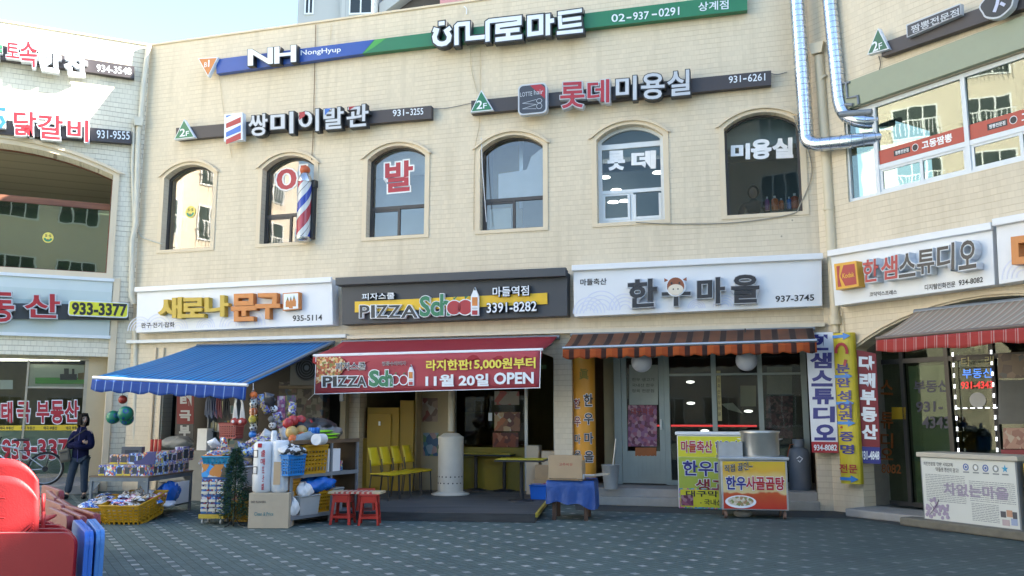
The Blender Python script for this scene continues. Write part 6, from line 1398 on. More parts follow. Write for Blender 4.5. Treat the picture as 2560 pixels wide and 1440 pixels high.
toybox(next(lab2), SF, -.62, .62, TH + .17, .34, .12, .26, pm('dark_grey_card', (.07, .075, .09), .5), 4)
m = MB(); m.prism([(-.3, TH + .17), (.03, TH + .172), (.05, TH + .38), (-.08, TH + .36), (-.2, TH + .24), (-.33, TH + .22)], .12, .13); o = m.build('box_flap', pm('deep_violet_card', (.035, .035, .14), .45), None, SF, (-.15, .12, TH + .17)); tag(o, 'deep violet open display flap leaning over the front row', 'display card')
rows = []
lab3 = iter(['toy box %s down the table side' % s for s in ('with sky blue print next to the table corner', 'with blue print second', 'with a clear robot window third', 'with red print fourth', 'with violet print fifth', 'with blue print sixth', 'with dark red print at the inner end')])
y = .16
for w_, c_ in ((.15, 1), (.16, 0), (.2, 0), (.17, 2), (.16, 3), (.18, 0), (.2, 2)):
    toybox(next(lab3), SF, -.07, y + w_ / 2, TH, w_ - .01, .13, .17, PR[c_], 90 + rng.uniform(-5, 5)); y += w_
lab4 = iter(['stacked toy box %s above the side row' % s for s in ('with blue print first', 'with sky print second', 'with violet print third', 'with red print fourth', 'in pale grey with two windows fifth', 'with dark print last')])
y = .5
for w_, c_, h in ((.15, 0, .16), (.16, 1, .18), (.15, 3, .15), (.2, 2, .19), (.24, 3, .24), (.17, 2, .2)):
    toybox(next(lab4), SF, -.1, y + w_ / 2, TH + .171, w_ - .01, .14, h, PR[c_], 90 + rng.uniform(-6, 6)); y += w_
# upright red building blocks and boxes behind
t = thing('toy_castle', 'bright red plastic toy tower standing at the back of the table', 'toy', SF, (-.3, .75, TH + .17))
m = MB()
for dx in (-.07, 0, .07): m.cyl((-.3 + dx, .75, TH + .2), (-.3 + dx, .75, TH + .55), .028, n=10)
m.box(-.42, -.18, .69, .81, TH + .17, TH + .27); m.build('tower_body', pm('toy_red', (.45, .035, .02), .35), t)
# yellow crates of packets
def packets(fr, cx, cy, cz, w_, d_, n, M, grp, kinds):
    cols = [printed('packet_print_%s' % q, c_, 30, .25, 'BOX', i * 2.3) for i, (q, c_) in enumerate((('blue', [(.05, .2, .6), (.6, .65, .7), (.1, .1, .3)]), ('pink', [(.55, .2, .28), (.65, .6, .6), (.4, .05, .1)]), ('clear', [(.5, .5, .46), (.3, .28, .24), (.6, .6, .62)]), ('gold', [(.3, .22, .12), (.5, .48, .42), (.12, .08, .06)])))]
    for i in range(n):
        x = rng.uniform(-w_ / 2, w_ / 2); y = rng.uniform(-d_ / 2, d_ / 2); k = rng.choice(kinds)
        Q = M @ Matrix.Translation((x, y, cz + rng.uniform(-.03, .06))) @ Matrix.Rotation(rng.uniform(0, 6.28), 4, 'Z') @ Matrix.Rotation(rng.uniform(-.6, .6), 4, 'X') @ Matrix.Rotation(rng.uniform(-.5, .5), 4, 'Y')
        a_, b_, c_ = rng.uniform(.05, .09), rng.uniform(.07, .13), rng.uniform(.02, .045)
        m = MB()
        f = lambda u, v: Q @ Vector(((2 * u - 1) * a_, (2 * v - 1) * b_, c_ * (1 - (2 * u - 1) ** 4) * (1 - (2 * v - 1) ** 4) * (1 + .3 * math.sin(u * 17 + v * 11 + i))))
        m.grid(f, 6, 6); p0 = Q @ Vector((0, 0, 0)); o = m.build('toy_packet', cols[k], None, fr, tuple(p0))
        tag(o, ('blue carded toy packet', 'pink toy packet', 'clear wrapped toy packet', 'gold brown toy packet')[k] + ' heaped in ' + grp, 'toy packet', ('blue', 'pink', 'clear', 'gold')[k] + ' toy packets in ' + grp)
a = ground(250, 1313); b = ground(310, 1313)
KF2 = Fr((a.x, a.y), MW.ang - R(2) + R(14))
crate('large yellow lattice crate of toys in front of the table corner', KF2, .28, .5, .02, .62, .95, .34, YCR, 0, 9, cat='crate', taper=.82)
MT = Matrix.Translation((.28, .5, .02)) @ Matrix.Rotation(R(9), 4, 'X')
m = MB(); m.box(-.22, .22, -.36, .36, .1, .25, MT); o = m.build('packet_heap_base', CARD2, None, KF2, (.28, .5, .1)); tag(o, 'cardboard lining under the packets in the large yellow crate', 'cardboard')
packets(KF2, 0, 0, .3, .5, .82, 46, MT, 'the large yellow crate', [0, 2, 3, 3, 2, 1])
lowc = crate('low yellow lattice crate half hidden behind the large one', KF2, -.26, .62, .02, .5, .9, .27, YCR, 3, 8, taper=.82)
MT = Matrix.Translation((-.26, .62, .02)) @ Matrix.Rotation(R(3), 4, 'Z') @ Matrix.Rotation(R(8), 4, 'X')
m = MB(); m.box(-.16, .16, -.33, .33, .08, .18, MT); o = m.build('packet_heap_base', CARD2, None, KF2, (-.26, .62, .1)); tag(o, 'cardboard lining under the packets in the low yellow crate', 'cardboard')
packets(KF2, 0, 0, .24, .42, .8, 34, MT, 'the low yellow crate', [0, 0, 1, 2, 2])
MB_ = MB().tube([MT @ Vector((-.2, -.47, .2)), MT @ Vector((0, -.5, .19)), MT @ Vector((.2, -.47, .2))], .006, 5); o = MB_.build('crate_handle', STEEL, lowc)
# bag and white carton below the table
BAGB = pm('blue_polythene', (.015, .13, .5), .25, var=.3, scale=7, bump=.8, bscale=9)
def bag(label, fr, c, rx, ry, rz, mat, seed=0, cat='plastic bag'):
    r3 = random.Random(seed); ph = [r3.uniform(0, 6) for _ in range(6)]; m = MB(); c = Vector(c)
    def f(u, v):
        t_ = 2 * math.pi * u; p = math.pi * (v - .5); k = 1 + .16 * math.sin(3 * t_ + ph[0] + 4 * v) + .12 * math.sin(7 * t_ + ph[1]) * math.cos(5 * p + ph[2]) + .07 * math.sin(13 * t_ + ph[3] + 9 * v) + .05 * abs(math.sin(9 * v + 5 * t_ + ph[4]))
        return c + Vector((rx * math.cos(p) * math.cos(t_) * k, ry * math.cos(p) * math.sin(t_) * k, rz * math.sin(p) * (k if p > 0 else 1)))
    m.grid(f, 30, 16); o = m.build('plastic_bag', mat, None, fr, (c.x, c.y, c.z - rz)); tag(o, label, cat); return o
bag('shiny blue polythene bag slumped under the stall table', SF, (-.02, .72, .33), .11, .36, .17, BAGB, 1)
carton('white carton under the stall table beneath the blue bag', SF, -.12, 1.1, .152, .5, .3, .36, WHITE, 90)
bag('flat white paper bag poking out under the blue bag', SF, (.1, .42, .2), .14, .2, .05, WHITE, 4)
# wheeled rack of blister packs
a = ground(495, 1312); b = ground(556, 1312); QF = Fr((a.x, a.y + .02), MW.ang + R(12)); W_ = (b - a).length
t = thing('display_rack', 'wheeled blue cardboard rack of carded toy cars', 'display rack', QF, (W_ / 2, .15, 0))
MB().box(-.01, W_ + .01, 0, .34, .09, .15).build('rack_base', pm('yellow_rack_base', (.45, .32, .03), .5), t)
for x in (.04, W_ - .04):
    for y in (.05, .28): MB().cyl((x - .012, y, .04), (x + .012, y, .04), .037, n=12).box(x - .01, x + .01, y - .015, y + .015, .04, .089).build('caster', pm('pale_grey_rubber', (.4, .4, .38), .6), t)
MB().box(0, W_, .06, .3, .151, .86).build('rack_body', pm('deep_blue_card', (.03, .12, .42), .5), t)
HEAD = printed('comic_header_print', [(.03, .25, .6), (.05, .3, .65), (.55, .55, .55), (.1, .08, .06), (.55, .22, .05)], 11, .4, 'EUCLID', 4)
MB().box(-.005, W_ + .005, .03, .059, .7, .89).build('header_card', HEAD, t)
CARDP = printed('blister_print', [(.04, .1, .4), (.1, .25, .55), (.5, .5, .55), (.3, .06, .05), (.08, .05, .1)], 34, .25, 'BOX', 6)
for r_ in range(2):
    for c_ in range(3):
        x = W_ * (c_ + .5) / 3; z = .17 + r_ * .26; m = MB().box(x - W_ / 6.4, x + W_ / 6.4, .035, .05, z, z + .24); o1 = m.build('blister_card', CARDP, t)
        for dz in (.04, .11, .18): MB().box(x - .05, x + .05, .012, .0345, z + dz - .018, z + dz + .018).build('toy_car', ALU, o1)
crate('turquoise lattice basket of card games on top of the wheeled rack', QF, W_ / 2 + .02, .2, .9, W_ + .08, .34, .1, pm('turquoise_plastic', (.02, .27, .46), .4), 2, 0, cat='basket', name='basket')
for k, (s, c_) in enumerate((('yellow edged', 3), ('orange', 2), ('pale blue', 1), ('violet', 3), ('white', 1))):
    m = MB(); M = Matrix.Translation((W_ / 2 + .03 * k - .06, .2, .985 + k * .022)) @ Matrix.Rotation(R(rng.uniform(-14, 14)), 4, 'Z'); m.box(-W_ / 2 + .02, W_ / 2 - .02, -.13, .13, 0, .02, M); o = m.build('game_box', YB_ if k == 0 else ORG_L if k == 1 else PR[c_], None, QF, (W_ / 2, .2, .985 + k * .022)); tag(o, s + ' flat game box lying in the turquoise basket pile', 'game box')
# little fir tree
g0 = ground(577, 1318); EF = Fr((g0.x, g0.y + .12), 0)
t = thing('fir_tree', 'small dark green artificial fir tree between rack and carton', 'tree', EF, (0, 0, 0))
MB().cyl((0, 0, .0), (0, 0, 1.1), .014, .006, n=8).build('trunk', pm('dark_stem', (.04, .035, .02), .8), t)
for a in range(3): MB().tube([(0, 0, .14), (.1 * math.cos(a * 2.1), .1 * math.sin(a * 2.1), .02), (.17 * math.cos(a * 2.1), .17 * math.sin(a * 2.1), .005)], .008, 5).build('leg', BLACK, t)
m = MB(); r3 = random.Random(5)
for k in range(5200):
    z = .2 + .95 * r3.random() ** .9; rmax = .24 * (1 - (z - .2) / 1.02) ** .75 + .012; a = r3.uniform(0, 6.283); r_ = rmax * math.sqrt(r3.uniform(.05, 1)) * (1 + .28 * math.sin(a * 5 + z * 30)); c = Vector((r_ * math.cos(a), r_ * math.sin(a), z - r_ * .35))
    d = Vector((math.cos(a) + r3.uniform(-.5, .5), math.sin(a) + r3.uniform(-.5, .5), r3.uniform(-.5, .5))).normalized() * r3.uniform(.03, .06); s_ = d.cross(Vector((r3.uniform(-1, 1), r3.uniform(-1, 1), 1))).normalized() * .009
    m.add([c - s_, c + s_, c + d], [(0, 1, 2)])
m.build('crown', pm('fir_needles', (.022, .075, .04), .7, var=.5, scale=9), t)
# carton with plastic wrapped rolls
a = ground(617, 1322); b = ground(720, 1322); BX = Fr((a.x, a.y), MW.ang + R(17)); W_ = (b - a).length
carton('large brown carton standing on the paving under the wrapped rolls', BX, W_ / 2, .2, .003, W_ * .98, .36, .5, CARD2, 0, [('Clean & Price', .15, .62, .36, .46, TPR), ('DRY FLOWERS', .06, .42, .72, .78, pm('dark_ink', (.08, .07, .06), .7))])
CLR = pm('milky_wrap', (.6, .63, .66), .22, var=.12, scale=8, bump=.6, bscale=12)
def roll(label, x, y, z, r_, h, marks):
    t = thing('wrapped_roll', label, 'roll', BX, (x, y, z)); m = MB().lathe([(r_ * .8, 0), (r_, .03), (r_ * 1.01, h * .3), (r_ * .98, h * .7), (r_, h - .04), (r_ * .75, h), (.02, h)], (x, y, z), 22); m.build('roll_body', CLR, t)
    return t
r1 = roll('plastic wrapped roll with red vertical lettering on the carton', .15, .18, .505, .145, .74, 0)
m = MB()
for k, ch in enumerate('쿨매트단열'): text(m, ch, [(.15, .038, 1.12 - k * .12), (.21, .038, 1.12 - k * .12), (.21, .038, 1.03 - k * .12), (.15, .038, 1.03 - k * .12)], .02)
m.build('lettering', RED, r1); m = MB()
for z in (1.02, .78): ribbon(m, [(.04, z), (.1, z), (.1, z + .1), (.04, z + .1)], .01, .036, .04, True)
m.build('print_box', LET_K, r1); MB().box(.1, .16, .03, .04, 1.16, 1.22).build('red_tab', RED, r1)
r2_ = roll('plain plastic wrapped roll beside the lettered one on the carton', .4, .2, .505, .135, .76, 0); MB().box(.34, .44, .06, .068, .62, .95).build('label', pm('peach_label', (.5, .36, .22), .5), r2_)
roll('thin plastic wrapped roll squeezed between the two larger rolls', .29, .2, .505, .045, .9, 0)
# steel shelving with goods
a = ground(724, 1318); b = ground(889, 1293); HF = Fr((a.x, a.y), math.atan2(b.y - a.y, b.x - a.x)); W_ = (b - a).length; print('shelf', W_, math.degrees(HF.ang))
W_ = min(W_, 1.6)
t = thing('shelving', 'steel angle shelving crammed with crates and bags', 'shelf', HF, (W_ / 2, .25, 0))
for x in (0, W_ * .58, W_):
    for y in (0, .55): MB().box(x - .018, x + .018, y - .018, y + .018, .002, 1.26).build('post', GREYM, t)
for z in (.12, .72, 1.22):
    m = MB().box(-.02, W_ + .02, -.02, .57, z, z + .025); m.box(-.02, W_ + .02, -.0245, -.0205, z - .02, z + .04); m.build('shelf_board', GREYM if z < 1 else wood('brown_shelf_board', (.1, .06, .035), (.17, .11, .06), 0, 2), t)
MB().box(W_ - .02, W_ - .0, .02, .55, .15, 1.21).build('end_panel', pm('dark_shelf_panel', (.07, .045, .022), .7, var=.3), t)
crate('bright blue lattice basket on the middle shelf end', HF, .02, .12, .746, .36, .42, .3, pm('azure_plastic', (.02, .22, .6), .4), 0, 0, cat='basket', name='basket')
crate('amber yellow lattice crate on the middle shelf', HF, .47, .2, .746, .5, .5, .42, YCR, 0)
carton('white carton with scribbles on the middle shelf beside the amber crate', HF, .93, .12, .746, .28, .2, .36, WHITE)
crate('amber yellow crate on the bottom shelf', HF, .72, .2, .146, .3, .45, .36, YCR, 0)
crate('translucent grey crate on the bottom shelf', HF, .36, .15, .146, .42, .4, .28, pm('grey_crate_plastic', (.36, .38, .38), .4), 0, 0, False)
crate('small orange crate hanging above the grey crate', HF, .12, .2, .42, .24, .3, .26, pm('orange_crate_plastic', (.5, .23, .012), .45), 0)
crate('clear storage tub at the bottom shelf end', HF, 1.02, .2, .146, .26, .4, .34, pm('clear_tub', (.3, .32, .32), .3), 0, 0, False)
bag('deep blue polythene bag on the bottom shelf goods', HF, (.62, .1, .56), .3, .2, .12, BAGB, 7)
bag('white carrier bag drooping over the grey crate', HF, (.3, .02, .5), .13, .1, .11, WHITE, 9)
bag('small white carrier bag beside the grey crate', HF, (.06, .02, .27), .1, .08, .13, WHITE, 12)
# more stock in the shelf's far bays
r8 = random.Random(8)
for k in range(12):
    z = (.746, .146)[k % 2]; x = .8 + .047 * k; h = r8.uniform(.14, .34); c_ = r8.randrange(4); m = MB().box(x, x + r8.uniform(.06, .12), .22 + .02 * (k % 3), .5, z, z + h); o = m.build('stock_box', PR[c_], None, HF, (x, .3, z)); tag(o, desc[c_] + ' printed stock box in the far bay of the steel shelving', 'box', desc[c_] + ' stock boxes in the shelving')
# on top of the shelving
tz = 1.247
LIME = stripes('bright_kite_foil', [(.25, .6, .02), (.02, .05, .35), (.55, .05, .08), (.3, .65, .03), (.05, .4, .6)], [0, .3, .45, .6, .85], .16, 'Z', .3)
for k, (x, z, l) in enumerate(((.85, .02, 'striped foil kite lying lowest on the shelving top'), (.92, .07, 'striped foil kite in the middle of the kite pile'), (.8, .12, 'lime tipped foil kite uppermost in the kite pile'))):
    m = MB(); c = Vector((x, .15 + .03 * k, tz + z)); m.grid(lambda u, v: c + Vector(((u - .5) * .62, (v - .5) * .3 * math.sin(math.pi * min(1, .1 + u * .9)), .025 * math.sin(math.pi * v) * math.sin(math.pi * u) + .02 * u)), 12, 6); o = m.build('foil_kite', LIME, None, HF, tuple(c), solid=.006); tag(o, l, 'kite')
cu = pm('metallic_blue_plastic', (.02, .15, .5), .25, .3)
lc = iter(['shiny blue cup in the upper tier beside the white roll', 'shiny blue cup in the upper tier toward the kites', 'shiny blue cup in the lower tier beside the white roll', 'shiny blue cup in the lower tier toward the kites', 'shiny blue cup behind the lower tier', 'shiny blue cup behind the upper tier'])
for x, y, z in ((.47, .05, .1), (.56, .05, .1), (.47, .05, 0), (.56, .05, 0), (.51, .13, 0), (.51, .13, .1)):
    o = MB().lathe([(.035, 0), (.043, .01), (.043, .085), (.035, .095)], (x, y, tz + z), 14).build('cup', cu, None, HF, (x, y, tz + z)); tag(o, next(lc), 'cup', 'shiny blue cups stacked on the shelving')
a = atD(790, 1099, 13.2); o = MB().cyl(a, a + Vector((.05, .25, 0)), .085, n=20).cyl(a + Vector((0, -.004, 0)), a + Vector((0, -.001, 0)), .03, n=12).build('paper_roll', WHITE, None, WD, tuple(a)); tag(o, 'white roll lying end on at the shelving top', 'roll')
bag('spotted black and white soft toy bag lying in front of the white roll', WD, tuple(atD(727, 1128, 13.0)), .19, .12, .08, printed('spotted_print', [(.6, .6, .6), (.6, .62, .62), (.03, .03, .03)], 22, .5), 15, 'soft toy')
m = MB().tube([atD(672, 1136, 13.3), atD(700, 1122, 13.3), atD(745, 1103, 13.4), atD(785, 1084, 13.5)], [.035, .07, .1, .06], 14); o = m.build('wrapped_bundle', pm('smoky_wrap', (.2, .24, .26), .2, var=.3, bump=.6, bscale=15), None, WD, tuple(atD(730, 1110, 13.4))); tag(o, 'long grey bundle in clear wrap slanting over the stall goods', 'bundle')
bag('black quilted cushion bag behind the kites', HF, (.9, .45, tz + .17), .4, .2, .14, pm('black_vinyl', (.025, .025, .028), .35, bump=.5, bscale=8), 21)
bag('grey clear bag slumped over the shelving end', HF, (1.0, .35, tz + .08), .36, .2, .12, pm('smoky_polythene', (.22, .22, .22), .25, var=.3, bump=.7, bscale=9), 22)
lr = iter(['red play ball at the front of the ball heap', 'red play ball behind the front one', 'red play ball highest in the ball heap', 'red play ball at the end of the heap', 'gold play ball under the red ones', 'gold play ball beside the grey bundle', 'orange ball low by the grey bundle', 'small orange ball half hidden by the bundle'])
for x, y, z, r_, c_ in ((-.14, .3, .26, .082, 0), (.02, .35, .3, .086, 0), (.19, .36, .3, .086, 0), (.35, .35, .25, .08, 0), (-.13, .22, .12, .1, 1), (.1, .25, .13, .1, 1), (-.2, .12, .02, .07, 2), (.02, .15, .06, .07, 2)):
    x += .42; y += .1
    o = MB().ball((x, y, tz + z), r_, n=16, m=10).build('play_ball', (pm('red_ball', (.36, .03, .035), .25, var=.2), pm('gold_ball', (.45, .3, .1), .3, var=.2), pm('orange_ball', (.55, .12, .02), .3, var=.15))[c_], None, HF, (x, y, tz + z)); tag(o, next(lr), 'ball')
# middle heap of goods between tree and shelving
p_ = atD(560, 1200, 14.6); GF = Fr((p_.x, p_.y), MW.ang); m = MB().box(0, 1.3, .1, .6, .003, .8); o = m.build('goods_bench', pm('dark_bench', (.06, .05, .045), .7), None, GF, (.6, .3, 0)); tag(o, 'dark bench under the heaped toys behind the fir tree', 'bench')
p_ = atD(598, 1180, 13.9); crate('white plastic tub of toys behind the fir tree', Fr((p_.x, p_.y), MW.ang), 0, 0, .5, .34, .3, .32, WHITE, 0, 0, False)
lh = iter(['blue carded toy at the outer end of the bench heap', 'blue carded toy lying flat in the bench heap', 'dark striped toy bag in the bench heap', 'violet toy bag in the middle of the bench heap', 'grey toy bag near the rolls in the bench heap', 'pale printed sack behind the rolls', 'blue printed sack beside the wrapped bundle', 'red printed sack low in the bench heap', 'dark toy sack topmost in the bench heap'])
for k, (px, py, D_k, rx, rz, c_) in enumerate(((528, 1157, 14.0, .17, .05, 0), (556, 1152, 14.2, .16, .05, 1), (618, 1132, 14.1, .2, .08, 0), (585, 1140, 14.4, .16, .06, 3), (660, 1120, 14.2, .17, .09, 1), (700, 1125, 14.0, .15, .08, 1), (740, 1118, 14.0, .14, .06, 2), (600, 1160, 14.0, .14, .05, 3), (650, 1105, 14.6, .2, .08, 3))):
    p_ = atD(px, py, D_k); x, y, z = p_; bag(next(lh), WD, (x, y, z), rx, rx * .8, rz, PR[c_], 30 + k, 'toy bag')
# bagged and carded goods filling the gaps of the stall
r9 = random.Random(4)
for k in range(46):
    if k < 22: px, py, D_ = r9.uniform(508, 742), r9.uniform(1105, 1170), r9.uniform(13.9, 14.5)
    elif k < 34: px, py, D_ = r9.uniform(560, 618), r9.uniform(1180, 1285), r9.uniform(14.1, 14.4)
    else: px, py, D_ = r9.uniform(640, 745), r9.uniform(985, 1100), r9.uniform(14.6, 15.6)
    p_ = atD(px, py, D_); c_ = r9.randrange(6); M = Matrix.Translation(p_) @ Matrix.Rotation(r9.uniform(-.8, .8), 4, 'Z') @ Matrix.Rotation(r9.uniform(-.5, .5) + (0 if k > 21 else 1.0), 4, 'X') @ Matrix.Rotation(r9.uniform(-.6, .6), 4, 'Y')
    a_, b_ = r9.uniform(.06, .11), r9.uniform(.08, .14); m = MB().grid(lambda u, v: M @ Vector(((2 * u - 1) * a_, -.05 * (1 - (2 * u - 1) ** 4) * (1 - (2 * v - 1) ** 4) * (1 + .3 * math.sin(u * 13 + v * 9 + k)), (2 * v - 1) * b_)), 6, 6)
    o = m.build('toy_pack', PR[c_] if c_ < 4 else (WHITE, pm('dark_pack_film', (.05, .05, .06), .2))[c_ - 4], None, WD, tuple(p_), solid=.006); nm_ = ('blue', 'sky blue', 'red', 'violet', 'white', 'dark')[c_]
    tag(o, nm_ + ' bagged toy crammed among the stall goods', 'toy pack', nm_ + ' bagged toys crammed in the stall')
crate('amber crate on the paving behind the fir tree', WD, atD(600, 1270, 13.75).x, 13.75, .01, .4, .3, .28, YCR, -8)
# hanging strings of balls and masks
def at3(px, py, d): c = MW.at(px, py, d); return MW.w(c.x, c.y, c.z)
HD = 3.0
O_ = pm('orange_toy_ball', (.6, .13, .02), .35); Y_ = pm('yellow_toy_ball', (.6, .5, .03), .35); Bl = pm('blue_toy_ball', (.03, .2, .6), .35); Wt = pm('white_toy_ball', (.65, .66, .66), .35)
def hang(name, label, cat, px, py0, py1, d): 
    c = MW.at(px, py1, d); t = thing(name, label, cat, MW, tuple(c)); p = MW.at(px, py0, d); return t, p
t, p = hang('ball_net', 'clear net bag of small orange white and yellow balls hanging under the blue awning', 'ball net', 633, 958, 1100, HD)
MB().tube([p, MW.at(633, 975, HD)], .006, 5).build('cord', WHITE, t)
for py, mt, k in ((988, O_, 'ball'), (1008, Wt, 'football'), (1029, O_, 'ball'), (1048, Y_, 'ball'), (1068, Wt, 'football'), (1086, Bl, 'ball')):
    c = MW.at(633 + rng.uniform(-2, 2), py, HD); b_ = MB().ball(c, .066, n=16, m=10).build(k, mt, t)
    if k == 'football':
        m = MB()
        for a_, e_ in ((-.5, .3), (.6, .5), (.1, -.5), (-1.1, -.3), (1.2, -.2), (0, 1.1)):
            q = Vector((math.sin(a_) * math.cos(e_), -math.cos(a_) * math.cos(e_), math.sin(e_))) * .066; m.ball(c + q * .87, .02, n=8, m=5)
        m.build('black_patch', BLACK, b_)
m = MB(); m.tube([MW.at(633, 972, HD), MW.at(634, 1000, HD), MW.at(634, 1050, HD), MW.at(633, 1100, HD)], [.02, .075, .078, .04], 12, False); m.build('net_film', glass('clear_film', (.93, .95, .95), .06), t)
for px, l in ((588, 'white knotted net with red ended toys hanging next to the awning corner'), (606, 'white knotted net with red ended toys hanging beside the ball net')):
    t, p = hang('toy_net', l, 'toy net', px, 965, 1065, HD - .15); m = MB()
    for k in range(7): a_ = (k - 3) * .02; m.tube([MW.at(596, 975, HD - .15), MW.at(px + (k - 3) * .6, 1010, HD - .15 + a_ * .3), MW.at(px + (k - 3) * 2.0, 1048, HD - .15 + .02 * (k % 2))], .009, 5)
    m.build('net_strings', WHITE, t)
    c = MW.at(px, 1054, HD - .15); MB().ball(c, .085, .07, .07, 14, 8).build('red_toy', pm('red_toy_plastic', (.42, .06, .05), .35), t); c2 = c + Vector((.0, -.07, 0)); MB().ball(c2, .03, .012, .03, 12, 6).build('white_disc', WHITE, t)
t, p = hang('mask_string', 'string of black and white toy masks hanging beside the ball net', 'toy masks', 682, 985, 1100, HD - .3)
MB().tube([p, MW.at(682, 1100, HD - .3)], .005, 5).build('cord', BLACK, t)
for k, py in enumerate((1002, 1022, 1048, 1064, 1084)):
    c = MW.at(682 + 3 * math.sin(k * 2), py, HD - .32); o1 = MB().ball(c, .075, .04, .06, 14, 8).build('mask', (BLACK, WHITE, GREYM, WHITE, GREYM)[k], t)
    if k in (1, 3): m = MB(); [m.ball(c + Vector((dx, -.036, .012)), .017, .01, .014, 8, 5) for dx in (-.028, .028)]; m.ball(c + Vector((0, -.036, -.03)), .02, .01, .01, 8, 5); m.build('mask_eye', BLACK, o1)
t, p = hang('toy_string', 'strip of pink carded toys hanging near the pizza opening', 'toy strip', 702, 990, 1070, HD - .5)
for k in range(4): c = MW.at(703, 1000 + k * 20, HD - .5); MB().box(c.x - .07, c.x + .07, c.y - .01, c.y + .01, c.z - .07, c.z + .07).build('toy_card', printed('pink_card_print', [(.5, .2, .3), (.3, .1, .25), (.6, .5, .5), (.2, .1, .3)], 22, .4, 'BOX', 2 + k * 0), t)
t, p = hang('toy_string', 'strip of dark carded dolls hanging behind the pink toy strip', 'toy strip', 728, 985, 1060, HD - .7)
for k in range(3): c = MW.at(727, 1000 + k * 24, HD - .7); MB().box(c.x - .1, c.x + .1, c.y - .01, c.y + .01, c.z - .08, c.z + .08).build('toy_card', printed('dark_card_print', [(.06, .05, .08), (.2, .1, .2), (.3, .25, .1), (.1, .15, .12)], 18, .4, 'BOX', 3), t)
for k, (px, c_, l) in enumerate(((522, (.2, .22, .3), 'grey blue skipping ropes hanging under the awning'), (534, (.08, .1, .2), 'navy ropes hanging under the awning'), (546, (.3, .1, .12), 'red ropes hanging under the awning'), (566, (.05, .05, .055), 'black ropes hanging next to the white nets'))):
    m = MB()
    for j in range(6): x_ = px + (j - 2.5) * 2.4; m.tube([MW.at(px, 985, 2.2), MW.at(x_, 1005, 2.2 + .03 * (j % 2)), MW.at(x_ - 3 + j, 1038 + 4 * (j % 3), 2.2)], [.008, .017, .014], 5)
    o = m.build('hanging_rope', pm('rope_%s' % ('greyblue', 'navy', 'red', 'black')[k], c_, .7), None, MW, tuple(MW.at(px, 1040, 2.2))); tag(o, l, 'rope')
crate('salmon red lattice basket held high beside the white nets', MW, MW.at(578, 1090, 2.3).x, -2.3, MW.at(578, 1096, 2.3).z, .36, .26, .27, pm('salmon_plastic', (.42, .09, .08), .45), 0, 0, cat='basket', name='basket')
# inside of the stall: racks in the gloom
m = MB(); m.box(2.1, 3.3, -1.5, -1.1, .003, .95); o = m.build('counter', pm('grey_counter', (.2, .2, .18), .6, var=.2), None, MW, (2.7, -1.3, 0)); tag(o, 'grey counter with papers in the gloom behind the toy boxes', 'counter')
bag('grey covered bundle on the counter behind the toy boxes', MW, (2.35, -1.3, 1.08), .32, .2, .12, pm('grey_cover', (.24, .25, .25), .6), 51)
carton('white file box on the gloomy counter', MW, 2.95, -1.3, .95, .22, .2, .42, WHITE)
t = thing('pen_rack', 'rack of pens and notebooks behind the toy boxes', 'rack', MW, (3.2, -1.2, .9))
m = MB()
for z in (.95, 1.3, 1.65): m.box(2.95, 3.55, -1.25, -.95, z, z + .02)
m.box(2.95, 2.97, -1.25, -.95, .0, 2.0); m.box(3.53, 3.55, -1.25, -.95, .0, 2.0); m.build('rack_frame', GREYM, t)
for k in range(22):
    z = (1.32, 1.67, .97)[k % 3]; x = 2.99 + (k * .073) % .5; MB().box(x, x + .045, -1.2, -1.1, z, z + rng.uniform(.14, .26)).build('notebook', pm('book_%s' % ('cream', 'grey', 'ochre', 'teal', 'white')[k % 5], ((.35, .33, .2), (.25, .27, .25), (.3, .25, .06), (.06, .14, .15), (.45, .45, .44))[k % 5], .6), t)
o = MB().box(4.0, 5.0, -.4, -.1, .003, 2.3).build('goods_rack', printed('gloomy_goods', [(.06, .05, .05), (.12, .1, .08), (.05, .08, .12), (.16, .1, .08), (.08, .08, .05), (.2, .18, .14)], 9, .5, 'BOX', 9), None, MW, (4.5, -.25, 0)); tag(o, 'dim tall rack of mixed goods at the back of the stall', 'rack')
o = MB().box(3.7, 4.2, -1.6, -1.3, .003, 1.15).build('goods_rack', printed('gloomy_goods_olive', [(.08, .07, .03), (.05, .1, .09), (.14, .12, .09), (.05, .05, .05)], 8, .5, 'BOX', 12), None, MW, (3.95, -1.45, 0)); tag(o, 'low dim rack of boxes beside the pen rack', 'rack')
# vertical banner in the gloom
t = thing('banner_sign', 'dark red and black cloth banner hanging in the gloom under the blue awning', 'sign', MW, tuple(MW.at(462, 1097, .4)))
m = MB().mat(0); C = corners(MW, [(442, 960), (485, 960), (484, 1060), (442, 1060)], .4); m.hexa(C + [c + Vector((0, .01, 0)) for c in C]); m.mat(1); C = corners(MW, [(442, 1060.3), (484, 1060.3), (483, 1097), (441, 1097)], .4); m.hexa(C + [c + Vector((0, .01, 0)) for c in C]); m.build('cloth', [pm('dark_red_cloth', (.16, .02, .018), .7), BLACK], t)
m = MB(); [wtext(m, ch, MW, q, .404, .05) for ch, q in (('태', (452, 990, 477, 1014, 0)), ('극', (450, 1027, 476, 1051, 0)), ('부', (449, 1065, 474, 1091, 0)))]; m.build('lettering', pm('grey_cloth_print', (.4, .4, .38), .6), t)
o = MB().box(1.25, 4.9, .02, .06, .003, 3.1).build('shutter', pm('brown_dark_board', (.05, .042, .035), .7, var=.2), None, MW, (3, .04, 0)); tag(o, 'dark brown boards closing the stall behind the goods', 'boards')
